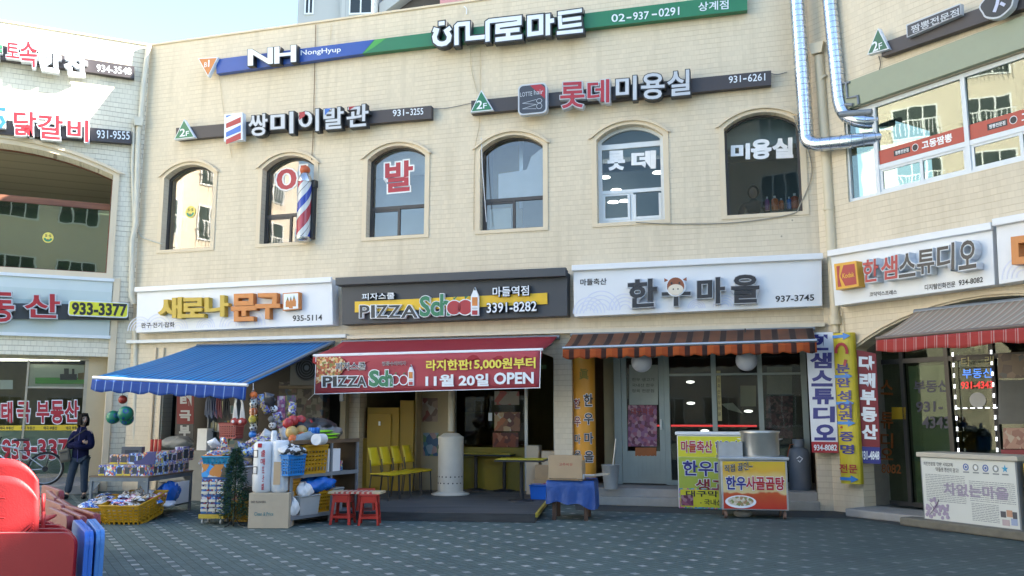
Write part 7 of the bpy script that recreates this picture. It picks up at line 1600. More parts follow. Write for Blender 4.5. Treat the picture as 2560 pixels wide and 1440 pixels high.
# hanging ball cluster
t = thing('ball_cluster', 'three green printed balls under one red ball hanging from the blue awning', 'balls', MW, tuple(MW.at(300, 1062, 3.0)))
GB = pm('x', (.0, .0, .0)) if False else None
mt, nt2, n, bb = nodes_of('green_printed_ball'); tc = n.new('ShaderNodeTexCoord'); vo = n.new('ShaderNodeTexVoronoi'); vo.inputs['Scale'].default_value = 9; nt2.links.new(tc.outputs['Object'], vo.inputs['Vector'])
rp = n.new('ShaderNodeValToRGB'); rp.color_ramp.interpolation = 'CONSTANT'; e = rp.color_ramp.elements; e[0].position = 0; e[0].color = (.02, .2, .13, 1); e[1].position = .26; e[1].color = (.015, .06, .25, 1); q = e.new(.42); q.color = (.015, .17, .1, 1)
nt2.links.new(vo.outputs['Distance'], rp.inputs[0]); nt2.links.new(rp.outputs[0], bb.inputs['Base Color']); bb.inputs['Roughness'].default_value = .3
c = MW.at(307, 999, 3.0); MB().ball(c, .077, n=20, m=12).build('red_ball', pm('dull_red_ball', (.28, .03, .02), .4), t)
for px, py, d, r_ in ((283, 1043, 3.0, .122), (314, 1034, 3.07, .135), (317, 1047, 2.95, .12)): MB().ball(MW.at(px, py, d), r_, n=24, m=14).build('green_ball', mt, t)
MB().tube([MW.at(307, 975, 3.0), MW.at(307, 992, 3.0)], .005, 5).build('cord', BLACK, t)
# aircon condenser on a plank bracket
t = thing('ac_condenser', 'grey air conditioner condenser on a timber bracket beside the pizza banner', 'air conditioner', MW, tuple(MW.at(760, 965, .6)))
a = MW.at(724, 964, .65); b = MW.at(800, 880, .65)
MB().box(a.x, b.x + .1, -.65, -.3, a.z, b.z).build('housing', pm('beige_grey_housing', (.22, .21, .18), .5), t, bev=.01)
c = ((a.x + .38), -.66, (a.z + b.z) / 2 + .02); m = MB().cyl((c[0], -.652, c[2]), (c[0], -.67, c[2]), .26, n=28); m.build('fan_grille', BLACK, t); MB().cyl((c[0], -.671, c[2]), (c[0], -.68, c[2]), .045, n=16).build('fan_hub', GREYM, t)
m = MB()
for k in range(1, 6): ribbon(m, [(c[0] + .05 * k * math.cos(R(q)), c[2] + .05 * k * math.sin(R(q))) for q in range(0, 360, 15)], .006, -.677 - .0003 * k, -.671, True)
m.build('guard_ring', GREYM, t)
o = MB().box(a.x - .2, b.x + .3, -.72, -.02, a.z - .06, a.z - .003).build('timber_shelf', wood('old_timber', (.16, .11, .06), (.26, .19, .11), 0, 3), None, MW, (a.x, -.3, a.z - .06)); tag(o, 'old timber shelf carrying the air conditioner condenser', 'shelf')
o = MB().box(5.3, 5.42, -.22, -.06, .004, 3.0).build('timber_post', pm('pale_timber', (.3, .25, .16), .7), None, MW, (5.36, -.1, 0)); tag(o, 'pale timber post between toy stall and pizza shop', 'post')
o = MB().box(5.45, 5.52, -.55, -.5, 1.9, 2.75).build('warning_post', stripes('orange_white_stripes', [(.6, .6, .58), (.6, .14, .03)], [0, .5], .3, 'Z', .5), None, MW, (5.48, -.5, 1.9)); tag(o, 'orange and white striped pole standing behind the timber post', 'pole')
# red stools with a board
def stool(fr):
    t = thing('stool', 'red plastic stool under the board next to the shelving', 'stool', fr, (0, 0, 0), 'red plastic stools under the board')
    REDP = pm('red_stool_plastic', (.42, .03, .018), .38, var=.08)
    for sx in (-1, 1):
        for sy in (-1, 1):
            m = MB(); b0 = Vector((sx * .165, sy * .165, .003)); t0 = Vector((sx * .125, sy * .125, .43)); ix = Vector((-sx * .05, 0, 0)); iy = Vector((0, -sy * .05, 0))
            for d_ in (ix, iy):
                P_ = [t0, t0 + d_ * .9, b0 + d_ * .8, b0]; nrm = Vector((0, -sy, 0)) if d_ is ix else Vector((-sx, 0, 0)); nrm = Vector((-0, -sy * .012, 0)) if d_ is ix else Vector((-sx * .012, 0, 0)); m.hexa(P_ + [p + nrm for p in P_])
            m.build('leg', REDP, t)
    for sx, sy in ((0, -1), (0, 1), (1, 0), (-1, 0)):
        m = MB()
        if sx == 0: m.box(-.1, .1, sy * .135 - .006, sy * .135 + .006, .33, .43); m.box(-.12, .12, sy * .152 - .006, sy * .152 + .006, .1, .135)
        else: m.box(sx * .135 - .006, sx * .135 + .006, -.1, .1, .33, .43); m.box(sx * .152 - .006, sx * .152 + .006, -.12, .12, .1, .135)
        m.build('apron', REDP, t)
    MB().box(-.145, .145, -.145, .145, .431, .455).build('seat', REDP, t, bev=.01); return t
g0 = ground(853, 1312); g1 = ground(920, 1314)
ST = Fr((g0.x, g0.y + .12), R(-6)); st1 = stool(ST)
copy_thing(st1, Vector((g1.x, g1.y + .12, 0)), R(4), 'red plastic stool under the board next to the yellow chairs')
g2 = ground(893, 1309); copy_thing(st1, Vector((g2.x, g2.y + .75, 0)), R(8), 'red plastic stool standing behind the other two')
CHK = pm('pale_board', (.5, .4, .24), .6)
t = thing('board', 'pale board with red check strip laid across the red stools', 'board', ST, (.2, 0, .457))
MB().box(-.2, .62, -.14, .15, .457, .487).build('plank', CHK, t); MB().box(-.1, .5, -.143, -.1405, .458, .486).box(-.02, .45, -.135, .14, .4875, .49).build('check_strip', stripes('red_check', [(.4, .06, .05), (.5, .4, .3)], [0, .5], .08, 'X', .6), t)
# ================================================================ DUCTS, PIPES, WIRES
ZINC = pm('spiral_zinc', (.62, .66, .72), .24, .95, var=.12, scale=4)
def duct(label, pts, r_, fr, ribs=.11):
    t = thing('duct', label, 'duct', fr, tuple(pts[0]))
    P = [Vector(p) for p in pts]
    # round the bends
    S = [P[0]]
    for i in range(1, len(P) - 1):
        a = (P[i - 1] - P[i]); b = (P[i + 1] - P[i]); k = min(r_ * 1.5, a.length * .45, b.length * .45); A = P[i] + a.normalized() * k; B = P[i] + b.normalized() * k
        for j in range(7): u = j / 6; S.append(A * (1 - u) ** 2 + P[i] * 2 * u * (1 - u) + B * u * u)
    S.append(P[-1]); m = MB().tube(S, r_, 24, False); m.build('duct_body', ZINC, t)
    m = MB(); tot = 0; nxt = .05
    for a, b in zip(S, S[1:]):
        L_ = (b - a).length
        while nxt < tot + L_:
            p = a + (b - a) * ((nxt - tot) / L_); d = (b - a).normalized(); m.cyl(p - d * .007 , p + d * .007, r_ * 1.035, n=24, caps=True); nxt += ribs if L_ > .5 else ribs * 1.6
        tot += L_
    m.build('seam_ring', pm('zinc_seam', (.4, .43, .47), .3, .9), t); return t
CBF = Fr((C_R.x, C_R.y), MW.ang + R(-21))
def mp(px, py, d): return CBF.at(px, py, d)
duct('spiral zinc duct bending across in front of the corner downpipe', [mp(1988, -60, .34), mp(2016, 352, .34), mp(2040, 362, .36), mp(2140, 352, .42), mp(2230, 342, .2)], .125, CBF)
duct('spiral zinc duct behind ending in a dark outlet over the white windows', [mp(2068, -60, .3), mp(2099, 255, .3), mp(2112, 288, .3), mp(2160, 306, .34), mp(2235, 300, .15)], .125, CBF)
t = thing('vent_outlet', 'short thin exhaust tube beside the green band', 'vent', RW, tuple(RW.at(2100, 286, .45))); a = RW.at(2098, 286, .5); b = RW.at(2180, 280, .3); MB().tube([a, b], .055, 14, True).build('tube_body', GREYM, t); MB().cyl(a + Vector((-.004, 0, 0)), a + Vector((-.001, 0, 0)), .045, n=14).build('dark_mouth', BLACK, t)
m = MB(); m.tube([RW.at(2115, 208, .12), RW.at(2118, 245, .12), RW.at(2144, 240, .12), RW.at(2146, 260, .12)], .022, 8); m.tube([RW.at(2108, 208, .12), RW.at(2124, 206, .12)], .02, 8); m.tube([RW.at(2112, 262, .12), RW.at(2132, 262, .12)], .03, 8); o = m.build('valve_pipe', GREYM, None, RW, tuple(RW.at(2120, 262, .12))); tag(o, 'small grey valve pipe on the edge of the green band', 'pipe')
PIPE = pm('cream_painted_pipe', (.6, .52, .37), .5, var=.1, scale=5)
t = thing('downpipe', 'cream downpipe with hopper in the corner beside the ducts', 'downpipe', CBF, tuple(mp(2095, 830, .1)))
MB().tube([mp(2048, 140, .12), mp(2066, 400, .12), mp(2078, 600, .12), mp(2089, 800, .12)], .085, 14).build('pipe', PIPE, t)
a = mp(2026, 138, .2); b = mp(2056, 104, .2); MB().prism([(a.x + .03, a.z), (b.x - .02, a.z), (b.x + .03, b.z), (a.x - .02, b.z)], -.24, -.02).build('hopper', PIPE, t)
MB().tube([mp(2088, 790, .12), mp(2089, 812, .12)], .11, 14).tube([mp(2089, 812, .12), mp(2090, 832, .12)], .06, 12).build('pipe_collar', PIPE, t)
MB().tube([mp(2060, 200, .11), mp(2056, 196, .11)], .1, 12).build('pipe_joint', PIPE, t); MB().tube([mp(2073, 520, .12), mp(2073.4, 526, .12)], .1, 12).build('pipe_joint', PIPE, t)
PIPE2 = pm('off_white_pipe', (.6, .56, .45), .5, var=.12, scale=5)
t = thing('downpipe', 'off white downpipe with hopper in the half sunlit corner', 'downpipe', LW, tuple(LW.at(330, 1160, .1)))
MB().tube([LW.at(372, 112, .1), LW.at(360, 200, .1), LW.at(352, 300, .1), LW.at(346, 330, .1), LW.at(340, 560, .1), LW.at(331, 600, .1), LW.at(328, 745, .1)], .06, 12).build('pipe', PIPE2, t)
MB().tube([LW.at(340, 800, .1), LW.at(337, 1160, .1)], .055, 12).tube([LW.at(328, 738, .1), LW.at(336, 760, .1)], .07, 10).build('pipe', PIPE2, t)
a = LW.at(333, 312, .18); b = LW.at(360, 294, .18); MB().prism([(a.x + .03, a.z), (b.x - .03, a.z), (b.x, b.z), (a.x, b.z)], -.2, -.03).build('hopper', PIPE2, t)
MB().tube([LW.at(334, 318, .08), LW.at(331, 420, .08), LW.at(336, 580, .08)], .035, 10).build('pipe', PIPE2, t)
WIRE = pm('grey_cable', (.1, .1, .1), .6)
def wire(label, pts, r_=.006, mat=None, fr=MW, d=.03):
    P = [fr.at(x, y, d) for x, y in pts]; S = []
    for i in range(len(P) - 1):
        p0, p1, p2, p3 = P[max(i - 1, 0)], P[i], P[i + 1], P[min(i + 2, len(P) - 1)]
        for j in range(6): u = j / 6; S.append(.5 * ((2 * p1) + (p2 - p0) * u + (2 * p0 - 5 * p1 + 4 * p2 - p3) * u * u + (3 * p1 - p0 - 3 * p2 + p3) * u ** 3))
    S.append(P[-1]); o = MB().tube(S, r_, 5).build('cable', mat or WIRE, None, fr, tuple(P[0])); tag(o, label, 'cable'); return o
CABB = pm('cream_cable', (.48, .4, .26), .6)
wire('thin brown cable running straight down past the barber sign', [(789, 62), (786, 200), (783, 330), (779, 400)], .008, pm('brown_cable', (.16, .1, .06), .6))
wire('pale cable down the wall past the third arched window', [(1201, 120), (1199, 300), (1187, 380), (1184, 575)], .006, CABB)
wire('pale cable crossing from the roof sign to the salon badge', [(1176, 118), (1178, 170), (1192, 230)], .006, CABB)
wire('grey cable sagging below the salon windows', [(1590, 556), (1700, 560), (1840, 556), (1975, 536), (2000, 512), (2028, 440), (2022, 380), (1998, 330), (1985, 290)], .011, pm('pale_grey_cable', (.32, .29, .23), .6))
wire('cable linking the two brown sign bars', [(1079, 272), (1120, 270), (1178, 258)], .007)
wire('short cable end beside the salon phone number', [(1928, 184), (1945, 186), (1968, 180)], .007)
wire('white cable bundle looping from the downpipe into the first window', [(342, 560), (352, 590), (378, 602), (405, 610)], .016, pm('off_white_cable', (.5, .48, .4), .6))
wire('white cord hanging in the fourth window reveal', [(1203, 345), (1206, 420), (1212, 500), (1216, 555)], .008, WHITE)
wire('black cable under the noodle house badge', [(2197, 140), (2201, 160), (2196, 184)], .008, WIRE, RW)
wire('dark cable hanging from the barber plate', [(572, 354), (577, 380), (580, 395)], .005, CABB)
wire('thin cable down the upper wall under the roof sign badge', [(548, 184), (554, 240), (560, 285)], .005, CABB)
wire('thin cable from the roof beside the roof sign', [(828, 60), (826, 100)], .006, CABB)
wire('white cord loop on the coping above the roof sign', [(1160, 16), (1166, 22), (1166, 36)], .012, WHITE)
wire('cable down the wall beside the agent arch', [(2103, 770), (2110, 820), (2113, 860)], .008, CABB, RW)
# barber pole
c = MW.at(759, 522, .3)
t = thing('barber_pole', 'striped barber pole with orange globe fixed in the second window', 'barber pole', MW, (c.x, -.18, MW.at(759, 604, .18).z))
z0 = MW.at(759, 605, .18).z; z1 = MW.at(759, 445, .18).z; cx, cy = MW.at(760, 530, .18).x, -.18; r_ = .145
mt2, nt3, n, bb = nodes_of('barber_stripe'); L = nt3.links.new
tc = n.new('ShaderNodeTexCoord'); s = n.new('ShaderNodeSeparateXYZ'); L(tc.outputs['Object'], s.inputs[0])
an = n.new('ShaderNodeMath'); an.operation = 'ARCTAN2'; L(s.outputs[1], an.inputs[0]); L(s.outputs[0], an.inputs[1])
ma_ = n.new('ShaderNodeMath'); ma_.operation = 'MULTIPLY_ADD'; L(an.outputs[0], ma_.inputs[0]); ma_.inputs[1].default_value = -1 / 6.2832
dv_ = n.new('ShaderNodeMath'); dv_.operation = 'MULTIPLY'; L(s.outputs[2], dv_.inputs[0]); dv_.inputs[1].default_value = .98; L(dv_.outputs[0], ma_.inputs[2])
fr2 = n.new('ShaderNodeMath'); fr2.operation = 'FRACT'; L(ma_.outputs[0], fr2.inputs[0])
rp = n.new('ShaderNodeValToRGB'); rp.color_ramp.interpolation = 'CONSTANT'; e = rp.color_ramp.elements; e[0].position = 0; e[0].color = (.03, .06, .35, 1); e[1].position = .2; e[1].color = (.6, .6, .58, 1)
for p_, c_ in ((.36, (.15, .13, .13)), (.38, (.6, .6, .58)), (.52, (.4, .05, .07)), (.84, (.6, .6, .58))): q = e.new(p_); q.color = (*c_, 1)
L(fr2.outputs[0], rp.inputs[0]); L(rp.outputs[0], bb.inputs['Base Color']); bb.inputs['Roughness'].default_value = .15
MB().cyl((cx, cy, z0 + .1), (cx, cy, z1 - .1), r_, n=32).build('striped_tube', mt2, t)
MB().lathe([(.1, 0), (r_ * 1.08, .02), (r_ * 1.08, .1)], (cx, cy, z0), 28).lathe([(r_ * 1.1, z1 - z0 - .1), (r_ * 1.1, z1 - z0 - .07), (.12, z1 - z0 + .04), (.08, z1 - z0 + .1)], (cx, cy, z0), 28).build('metal_cap', pm('polished_cap', (.5, .5, .5), .25, .9), t)
MB().ball((cx - .01, cy, z1 + .17), .11, .11, .1, 18, 11).build('globe', pm('orange_globe', (.5, .1, .03), .4), t)
MB().box(cx + .06, cx + .22, cy + .02, cy + .16, z1 - .2, z1 - .05).box(cx + .1, cx + .2, cy + .04, cy + .34, z0 + .08, z1 - .06).build('bracket', BLACK, t)
# bottles and hairdresser behind the last window
lb = iter(['violet bottle next to the hairdresser in the salon window', 'tall orange pump bottle in the salon window', 'short orange pump bottle in the salon window', 'blue bottle in the salon window', 'large orange tub at the salon window edge'])
for ix, (px, y0, y1, r_, c_) in enumerate(((1919, 527, 492, .045, (.22, .08, .2)), (1938, 526, 490, .065, (.6, .14, .03)), (1954, 524, 496, .05, (.5, .12, .03)), (1974, 523, 492, .05, (.05, .14, .4)), (1988, 522, 484, .075, (.5, .1, .04)))):
    a = MW.at(px, y0, -.3); b = MW.at(px, y1, -.3); h = b.z - a.z; t = thing('bottle', next(lb), 'bottle', MW, tuple(a)); MB().lathe([(r_ * .9, 0), (r_, .02), (r_, h * .72), (r_ * .4, h * .84)], a, 14).build('bottle_body', pm('bottle_plastic_' + ('violet', 'orange', 'amber', 'blue', 'coral')[ix], c_, .3), t); MB().lathe([(r_ * .3, h * .84), (r_ * .35, h)], a, 10).build('bottle_cap', WHITE, t)
o = MB().box(12.98, 14.34, .24, .5, 5.2, 5.31).build('window_shelf', BLACK, None, MW, (13.6, .3, 5.2)); tag(o, 'dark shelf inside the last arched window carrying bottles', 'shelf')

# ================================================================ PEOPLE
def skin_body(name, V, E, rad, mat, fr, loc, root=0, sub=2, parent=None):
    me = bpy.data.meshes.new(name); o0 = ORG[parent.name] if parent else Vector(loc)
    me.from_pydata([tuple(Vector(v) - o0) for v in V], E, []); ob = bpy.data.objects.new(name, me); col.objects.link(ob)
    mo = ob.modifiers.new('skin', 'SKIN'); mo.use_smooth_shade = True; mo.branch_smoothing = .6
    for i, sv in enumerate(me.skin_vertices[0].data): r_ = rad[i]; sv.radius = r_ if isinstance(r_, tuple) else (r_, r_); sv.use_root = (i == root)
    s = ob.modifiers.new('sub', 'SUBSURF'); s.levels = sub; s.render_levels = sub
    dg = bpy.context.evaluated_depsgraph_get(); nm = bpy.data.meshes.new_from_object(ob.evaluated_get(dg)); bpy.data.objects.remove(ob)
    nm.name = name; nm.materials.clear(); nm.materials.append(mat)
    for p in nm.polygons: p.use_smooth = True
    r_ = bpy.data.objects.new(name, nm); col.objects.link(r_); ORG[r_.name] = Vector(o0)
    if parent: r_.parent = parent
    else: r_.location = fr.w(*o0); r_.rotation_euler = (0, 0, fr.ang)
    return r_
SKIN = pm('skin', (.5, .33, .24), .5, var=.08, scale=9); HAIR = pm('dark_hair', (.009, .007, .006), .65, var=.4, scale=40, bump=.5, bscale=80, spec=.12)
NAV = pm('navy_fleece', (.011, .013, .045), .9, var=.25, scale=10, bump=.5, bscale=50, spec=.08); JEAN = pm('blue_grey_jeans', (.04, .056, .082), .85, var=.25, scale=8, bump=.6, bscale=18, spec=.08)
g0 = ground(193, 1247); PF = Fr((g0.x, g0.y), R(6))
wm = thing('person', 'woman in navy jacket and jeans with folded arms looking up and aside', 'person', PF, (0, 0, 0))
H_ = 0
# continuous body under the clothes
V = [(0, 0, .86), (0, 0, 1.05), (0, .01, 1.24), (0, .01, 1.34), (.01, .0, 1.41), (.015, -.01, 1.48),
     (-.09, 0, .8), (-.14, -.01, .47), (-.2, .02, .09), (-.22, -.1, .04),
     (.08, .01, .8), (.1, 0, .46), (.11, .04, .09), (.14, -.08, .04),
     (-.17, .01, 1.29), (-.21, -.03, 1.02), (-.04, -.17, 1.06), (.1, -.17, 1.09),
     (.17, .01, 1.29), (.21, -.03, 1.02), (.04, -.19, 1.02), (-.09, -.17, 1.06)]
E_ = [(0, 1), (1, 2), (2, 3), (3, 4), (4, 5), (0, 6), (6, 7), (7, 8), (8, 9), (0, 10), (10, 11), (11, 12), (12, 13), (3, 14), (14, 15), (15, 16), (16, 17), (3, 18), (18, 19), (19, 20), (20, 21)]
rad = [(.1, .08), (.1, .07), (.1, .07), (.05, .05), .045, .05, .06, .045, .035, .03, .06, .045, .035, .03, .035, .03, .028, .025, .035, .03, .028, .025]
body = skin_body('body', V, E_, rad, SKIN, PF, (0, 0, 0), 0, 2, wm)
# jeans, jacket
Vj = [(0, 0, .84), (-.09, 0, .76), (-.14, -.01, .47), (-.2, .02, .1), (.085, .01, .76), (.1, 0, .46), (.11, .04, .1)]
skin_body('jeans', Vj, [(0, 1), (1, 2), (2, 3), (0, 4), (4, 5), (5, 6)], [(.13, .11), .1, .075, .07, .1, .075, .07], JEAN, PF, (0, 0, 0), 0, 2, wm)
Vk = [(0, 0, .7), (0, 0, .95), (0, .0, 1.1), (0, .01, 1.25), (0, .01, 1.35), (.005, .005, 1.42), (-.155, .015, 1.28), (-.215, -.03, 1.0), (-.04, -.185, 1.06), (.1, -.19, 1.1), (.155, .015, 1.28), (.215, -.03, 1.0), (.04, -.215, 1.01), (-.07, -.19, 1.06)]
skin_body('jacket', Vk, [(0, 1), (1, 2), (2, 3), (3, 4), (4, 5), (3, 6), (6, 7), (7, 8), (8, 9), (3, 10), (10, 11), (11, 12), (12, 13)], [(.185, .145), (.165, .128), (.155, .118), (.16, .115), (.12, .095), (.08, .076), (.095, .088), .075, .064, .054, (.095, .088), .075, .064, .054], NAV, PF, (0, 0, 0), 0, 2, wm)
m = MB().tube([(0, -.135, .72), (0, -.15, .95), (.0, -.125, 1.25), (.005, -.075, 1.4)], .006, 5); m.build('zip', pm('blue_zip', (.05, .06, .25), .5), wm)
# hand tucked on the sleeve: palm and five fingers
Vh = [(.1, -.205, 1.1), (.135, -.215, 1.105), (.165, -.2, 1.12), (.185, -.17, 1.125), (.17, -.205, 1.105), (.193, -.18, 1.105), (.17, -.205, 1.09), (.193, -.182, 1.086), (.165, -.205, 1.075), (.185, -.185, 1.068), (.13, -.225, 1.13), (.15, -.225, 1.15)]
skin_body('hand', Vh, [(0, 1), (1, 2), (2, 3), (1, 4), (4, 5), (1, 6), (6, 7), (1, 8), (8, 9), (0, 10), (10, 11)], [.028, .03, .01, .008, .01, .008, .01, .008, .009, .007, .012, .009], SKIN, PF, (0, 0, 0), 0, 1, wm)
# head turned to the side and a little up
hc = Vector((.02, -.02, 1.535)); HM = Matrix.Rotation(R(42), 4, 'Z') @ Matrix.Rotation(R(-10), 4, 'X')
m = MB()
def headf(u, v):
    t_ = 2 * math.pi * u; p = math.pi * (v - .5); x = .072 * math.cos(p) * math.cos(t_); y = .092 * math.cos(p) * math.sin(t_); z = .115 * math.sin(p)
    if z < -.02: k = 1 - .32 * min(1, (-.02 - z) / .1); x *= k; y = y * (k if y > 0 else (k + .12))
    if y < 0:
        y -= .012 * math.exp(-((z + .012) / .02) ** 2 - (x / .014) ** 2) * 1.9       # nose
        y -= .004 * math.exp(-((z - .03) / .012) ** 2)                                   # brow
        y += .007 * (math.exp(-((z - .012) / .012) ** 2 - ((abs(x) - .03) / .016) ** 2))  # eye sockets
        y -= .006 * math.exp(-((z + .055) / .008) ** 2 - (x / .022) ** 2)                # lips
        y -= .007 * math.exp(-((z + .092) / .018) ** 2 - (x / .03) ** 2)
    return hc + HM @ Vector((x, y, z))
m.grid(headf, 48, 36); m.build('head', SKIN, wm)
m = MB()
for sx in (-1, 1): m.ball(hc + HM @ Vector((sx * .03, -.079, .012)), .011, .008, .007, 10, 6)
m.build('eye', pm('dark_eye', (.03, .02, .02), .2), wm)
MB().ball(hc + HM @ Vector((0, -.091, -.055)), .021, .006, .006, 12, 6).build('mouth', pm('lip', (.3, .1, .09), .5), wm)
for sx in (-1, 1): MB().ball(hc + HM @ Vector((sx * .074, .008, -.002)), .01, .02, .03, 10, 7).build('ear', SKIN, wm)
m = MB()
for sx in (-1, 1): ribbon(m, [(0, 0)] * 0 or [(.019 * math.cos(R(a)), .014 * math.sin(R(a))) for a in range(0, 360, 24)], .003, 0, .002, True); q = len(m.v) // (2 if sx > 0 else 1)
m.v = [hc + HM @ Vector((v.x + (-.032 if i < len(m.v) // 2 else .032), v.y - .1, v.z + .012)) for i, v in enumerate(m.v)]; m.build('glasses', BLACK, wm)
m = MB()
def hairf(u, v):
    t_ = math.pi * (-.28 + 1.56 * u); p = math.pi * (.5 - .78 * v); k = 1.17 + .05 * math.sin(t_ * 9) + .05 * math.sin(v * 13 + t_ * 3); z = .125 * math.sin(p) if p > 0 else -.155 * math.sin(-p) ** 1.1
    fl = math.cos(p) if p > 0 else 1 - .12 * (v - .6)
    return hc + HM @ Vector((.078 * k * fl * math.cos(t_), .1 * k * fl * math.sin(t_) + .006, z))
m.grid(hairf, 48, 24); m.build('hair', HAIR, wm, solid=.014)
m = MB(); m.grid(lambda u, v: hc + HM @ Vector((-.07 + .14 * u, -.088 - .012 * math.sin(math.pi * u) + .05 * v - .0, .062 + .066 * v - .02 * (2 * u - 1) ** 2 * (1 - v))), 14, 8); m.build('fringe', HAIR, wm, solid=.01)
# shoes
for x, y, a_ in ((-.21, -.04, -8), (.125, -.02, 12)): m = MB(); M = Matrix.Translation((x, y, 0)) @ Matrix.Rotation(R(a_), 4, 'Z'); m.ball((0, 0, 0), .05, .13, .05, 14, 8); m.v = [M @ Vector((v.x, v.y - .02, max(.002, v.z + .045))) for v in m.v]; m.build('shoe', BLACK, wm)
bg_ = thing('shoulder_bag', 'grey green shoulder bag at the hip of the woman', 'bag', PF, (-.26, -.1, .8)); BG = pm('khaki_canvas', (.13, .115, .085), .85, var=.2, bump=.4)
M = Matrix.Translation((-.25, -.1, .85)) @ Matrix.Rotation(R(-12), 4, 'Y'); m = MB().box(-.1, .1, -.05, .05, -.14, .12, M); m.build('bag_body', BG, bg_, bev=.03); MB().box(-.085, .085, -.066, -.051, -.1, .02, M).build('pocket', pm('grey_canvas', (.1, .095, .08), .85), bg_, bev=.006); MB().box(-.06, .06, -.06, -.052, .04, .08, M).build('flap', BLACK, bg_)
MB().tube([(-.28, -.1, .95), (-.2, -.15, 1.1), (-.05, -.16, 1.22), (.12, -.1, 1.36)], .012, 6).build('strap', BLACK, bg_)
# hairdresser behind the glass
c = MW.at(1885, 535, -.55); HF2 = Fr(MW.w(c.x, c.y), MW.ang)
hp = thing('person', 'dim dark haired figure sitting inside the last arched window', 'person', HF2, (0, 0, c.z)); DK = pm('dim_dark_clothes', (.025, .03, .035), .9)
skin_body('body', [(0, 0, c.z - .05), (0, 0, c.z + .2), (0, 0, c.z + .3), (-.2, 0, c.z + .17), (-.26, 0, c.z - .05), (.2, 0, c.z + .17), (.26, 0, c.z - .05)], [(0, 1), (1, 2), (1, 3), (3, 4), (1, 5), (5, 6)], [(.17, .12), (.13, .1), .06, .075, .06, .075, .06], DK, HF2, (0, 0, c.z), 0, 2, hp)
MB().ball((0, 0, c.z + .42), .085, .09, .115, 16, 10).build('head', pm('dim_skin', (.16, .1, .075), .6), hp); MB().ball((0, .03, c.z + .44), .115, .1, .14, 16, 10).build('hair', HAIR, hp)

# ================================================================ BICYCLE
hub = LW.at(113, 1176, .38); wr_ = .325; hz = .2 + wr_
t = thing('bicycle', 'silver bicycle with rear rack leaning before the agent window', 'bicycle', LW, (hub.x - .5, -.38, .2))
FRM = pm('silver_bike_paint', (.5, .52, .55), .3, .6); RUB = pm('black_rubber', (.015, .015, .015), .8); hx_, hy_ = hub.x, -.38
for i, wx in enumerate((hx_, hx_ - 1.05)):
    o1 = thing('x', 'x', 'x') if False else None
    m = MB(); n_ = 40
    P_ = [Vector((wx + wr_ * math.cos(2 * math.pi * k / n_), hy_, hz + wr_ * math.sin(2 * math.pi * k / n_))) for k in range(n_ + 1)]; m.tube(P_, .024, 8, False); wl = m.build('wheel', RUB, t)
    m = MB(); P_ = [Vector((wx + (wr_ - .028) * math.cos(2 * math.pi * k / n_), hy_, hz + (wr_ - .028) * math.sin(2 * math.pi * k / n_))) for k in range(n_ + 1)]; m.tube(P_, .011, 6, False); m.build('rim', STEEL, wl)
    m = MB(); 
    for k in range(18): a_ = 2 * math.pi * k / 18; m.tube([(wx + .02 * math.cos(a_ + .6), hy_ + .02 * (-1) ** k, hz + .02 * math.sin(a_ + .6)), (wx + (wr_ - .03) * math.cos(a_), hy_, hz + (wr_ - .03) * math.sin(a_))], .0016, 4, False)
    m.cyl((wx, hy_ - .05, hz), (wx, hy_ + .05, hz), .02, n=10); m.build('spokes', STEEL, wl)
bb_ = (hx_ - .43, hy_, hz - .03); st_ = (hx_ - .55 + .03, hy_, hz + .42); hd = (hx_ - .88, hy_, hz + .5); hb = (hx_ - .94, hy_, hz + .36)
m = MB()
for a, b, r_ in ((bb_, st_, .017), (st_, hd, .019), (bb_, hb, .022), (hd, hb, .021)): m.tube([a, b], r_, 10)
for sy in (-.05, .05):
    m.tube([(hx_, hy_ + sy, hz), (bb_[0], hy_ + sy * .4, bb_[2])], .011, 6); m.tube([(hx_, hy_ + sy, hz), (st_[0], hy_ + sy * .4, st_[2] - .02)], .009, 6); m.tube([(hb[0], hy_ + sy * .8, hb[2]), (hx_ - 1.05, hy_ + sy, hz)], .012, 6)
m.build('frame', FRM, t)
MB().tube([st_, (st_[0] + .04, hy_, st_[2] + .14)], .013, 8).build('seat_post', STEEL, t)
m = MB(); sc_ = Vector((st_[0] + .05, hy_, st_[2] + .16)); m.grid(lambda u, v: sc_ + Vector((-.15 + .28 * u, (v - .5) * (.04 + .14 * u ** 2), .03 - .03 * abs(2 * v - 1) ** 2 + .02 * u)), 12, 8); m.build('saddle', BLACK, t, solid=.03)
MB().tube([hd, (hd[0] + .02, hy_, hd[2] + .12)], .014, 8).tube([(hd[0] + .02, hy_ - .28, hd[2] + .15), (hd[0] + .02, hy_, hd[2] + .12), (hd[0] + .02, hy_ + .28, hd[2] + .15)], .013, 8).build('handlebar', BLACK, t)
m = MB()
for sy in (-.05, .05): m.tube([(st_[0] + .02, hy_ + sy, hz + .38), (hx_ + .15, hy_ + sy, hz + .39)], .007, 6); m.tube([(hx_, hy_ + sy, hz), (hx_ + .08, hy_ + sy, hz + .38)], .006, 6)
m.tube([(hx_ + .15, hy_ - .05, hz + .39), (hx_ + .15, hy_ + .05, hz + .39)], .007, 6); m.build('rear_rack', BLACK, t)
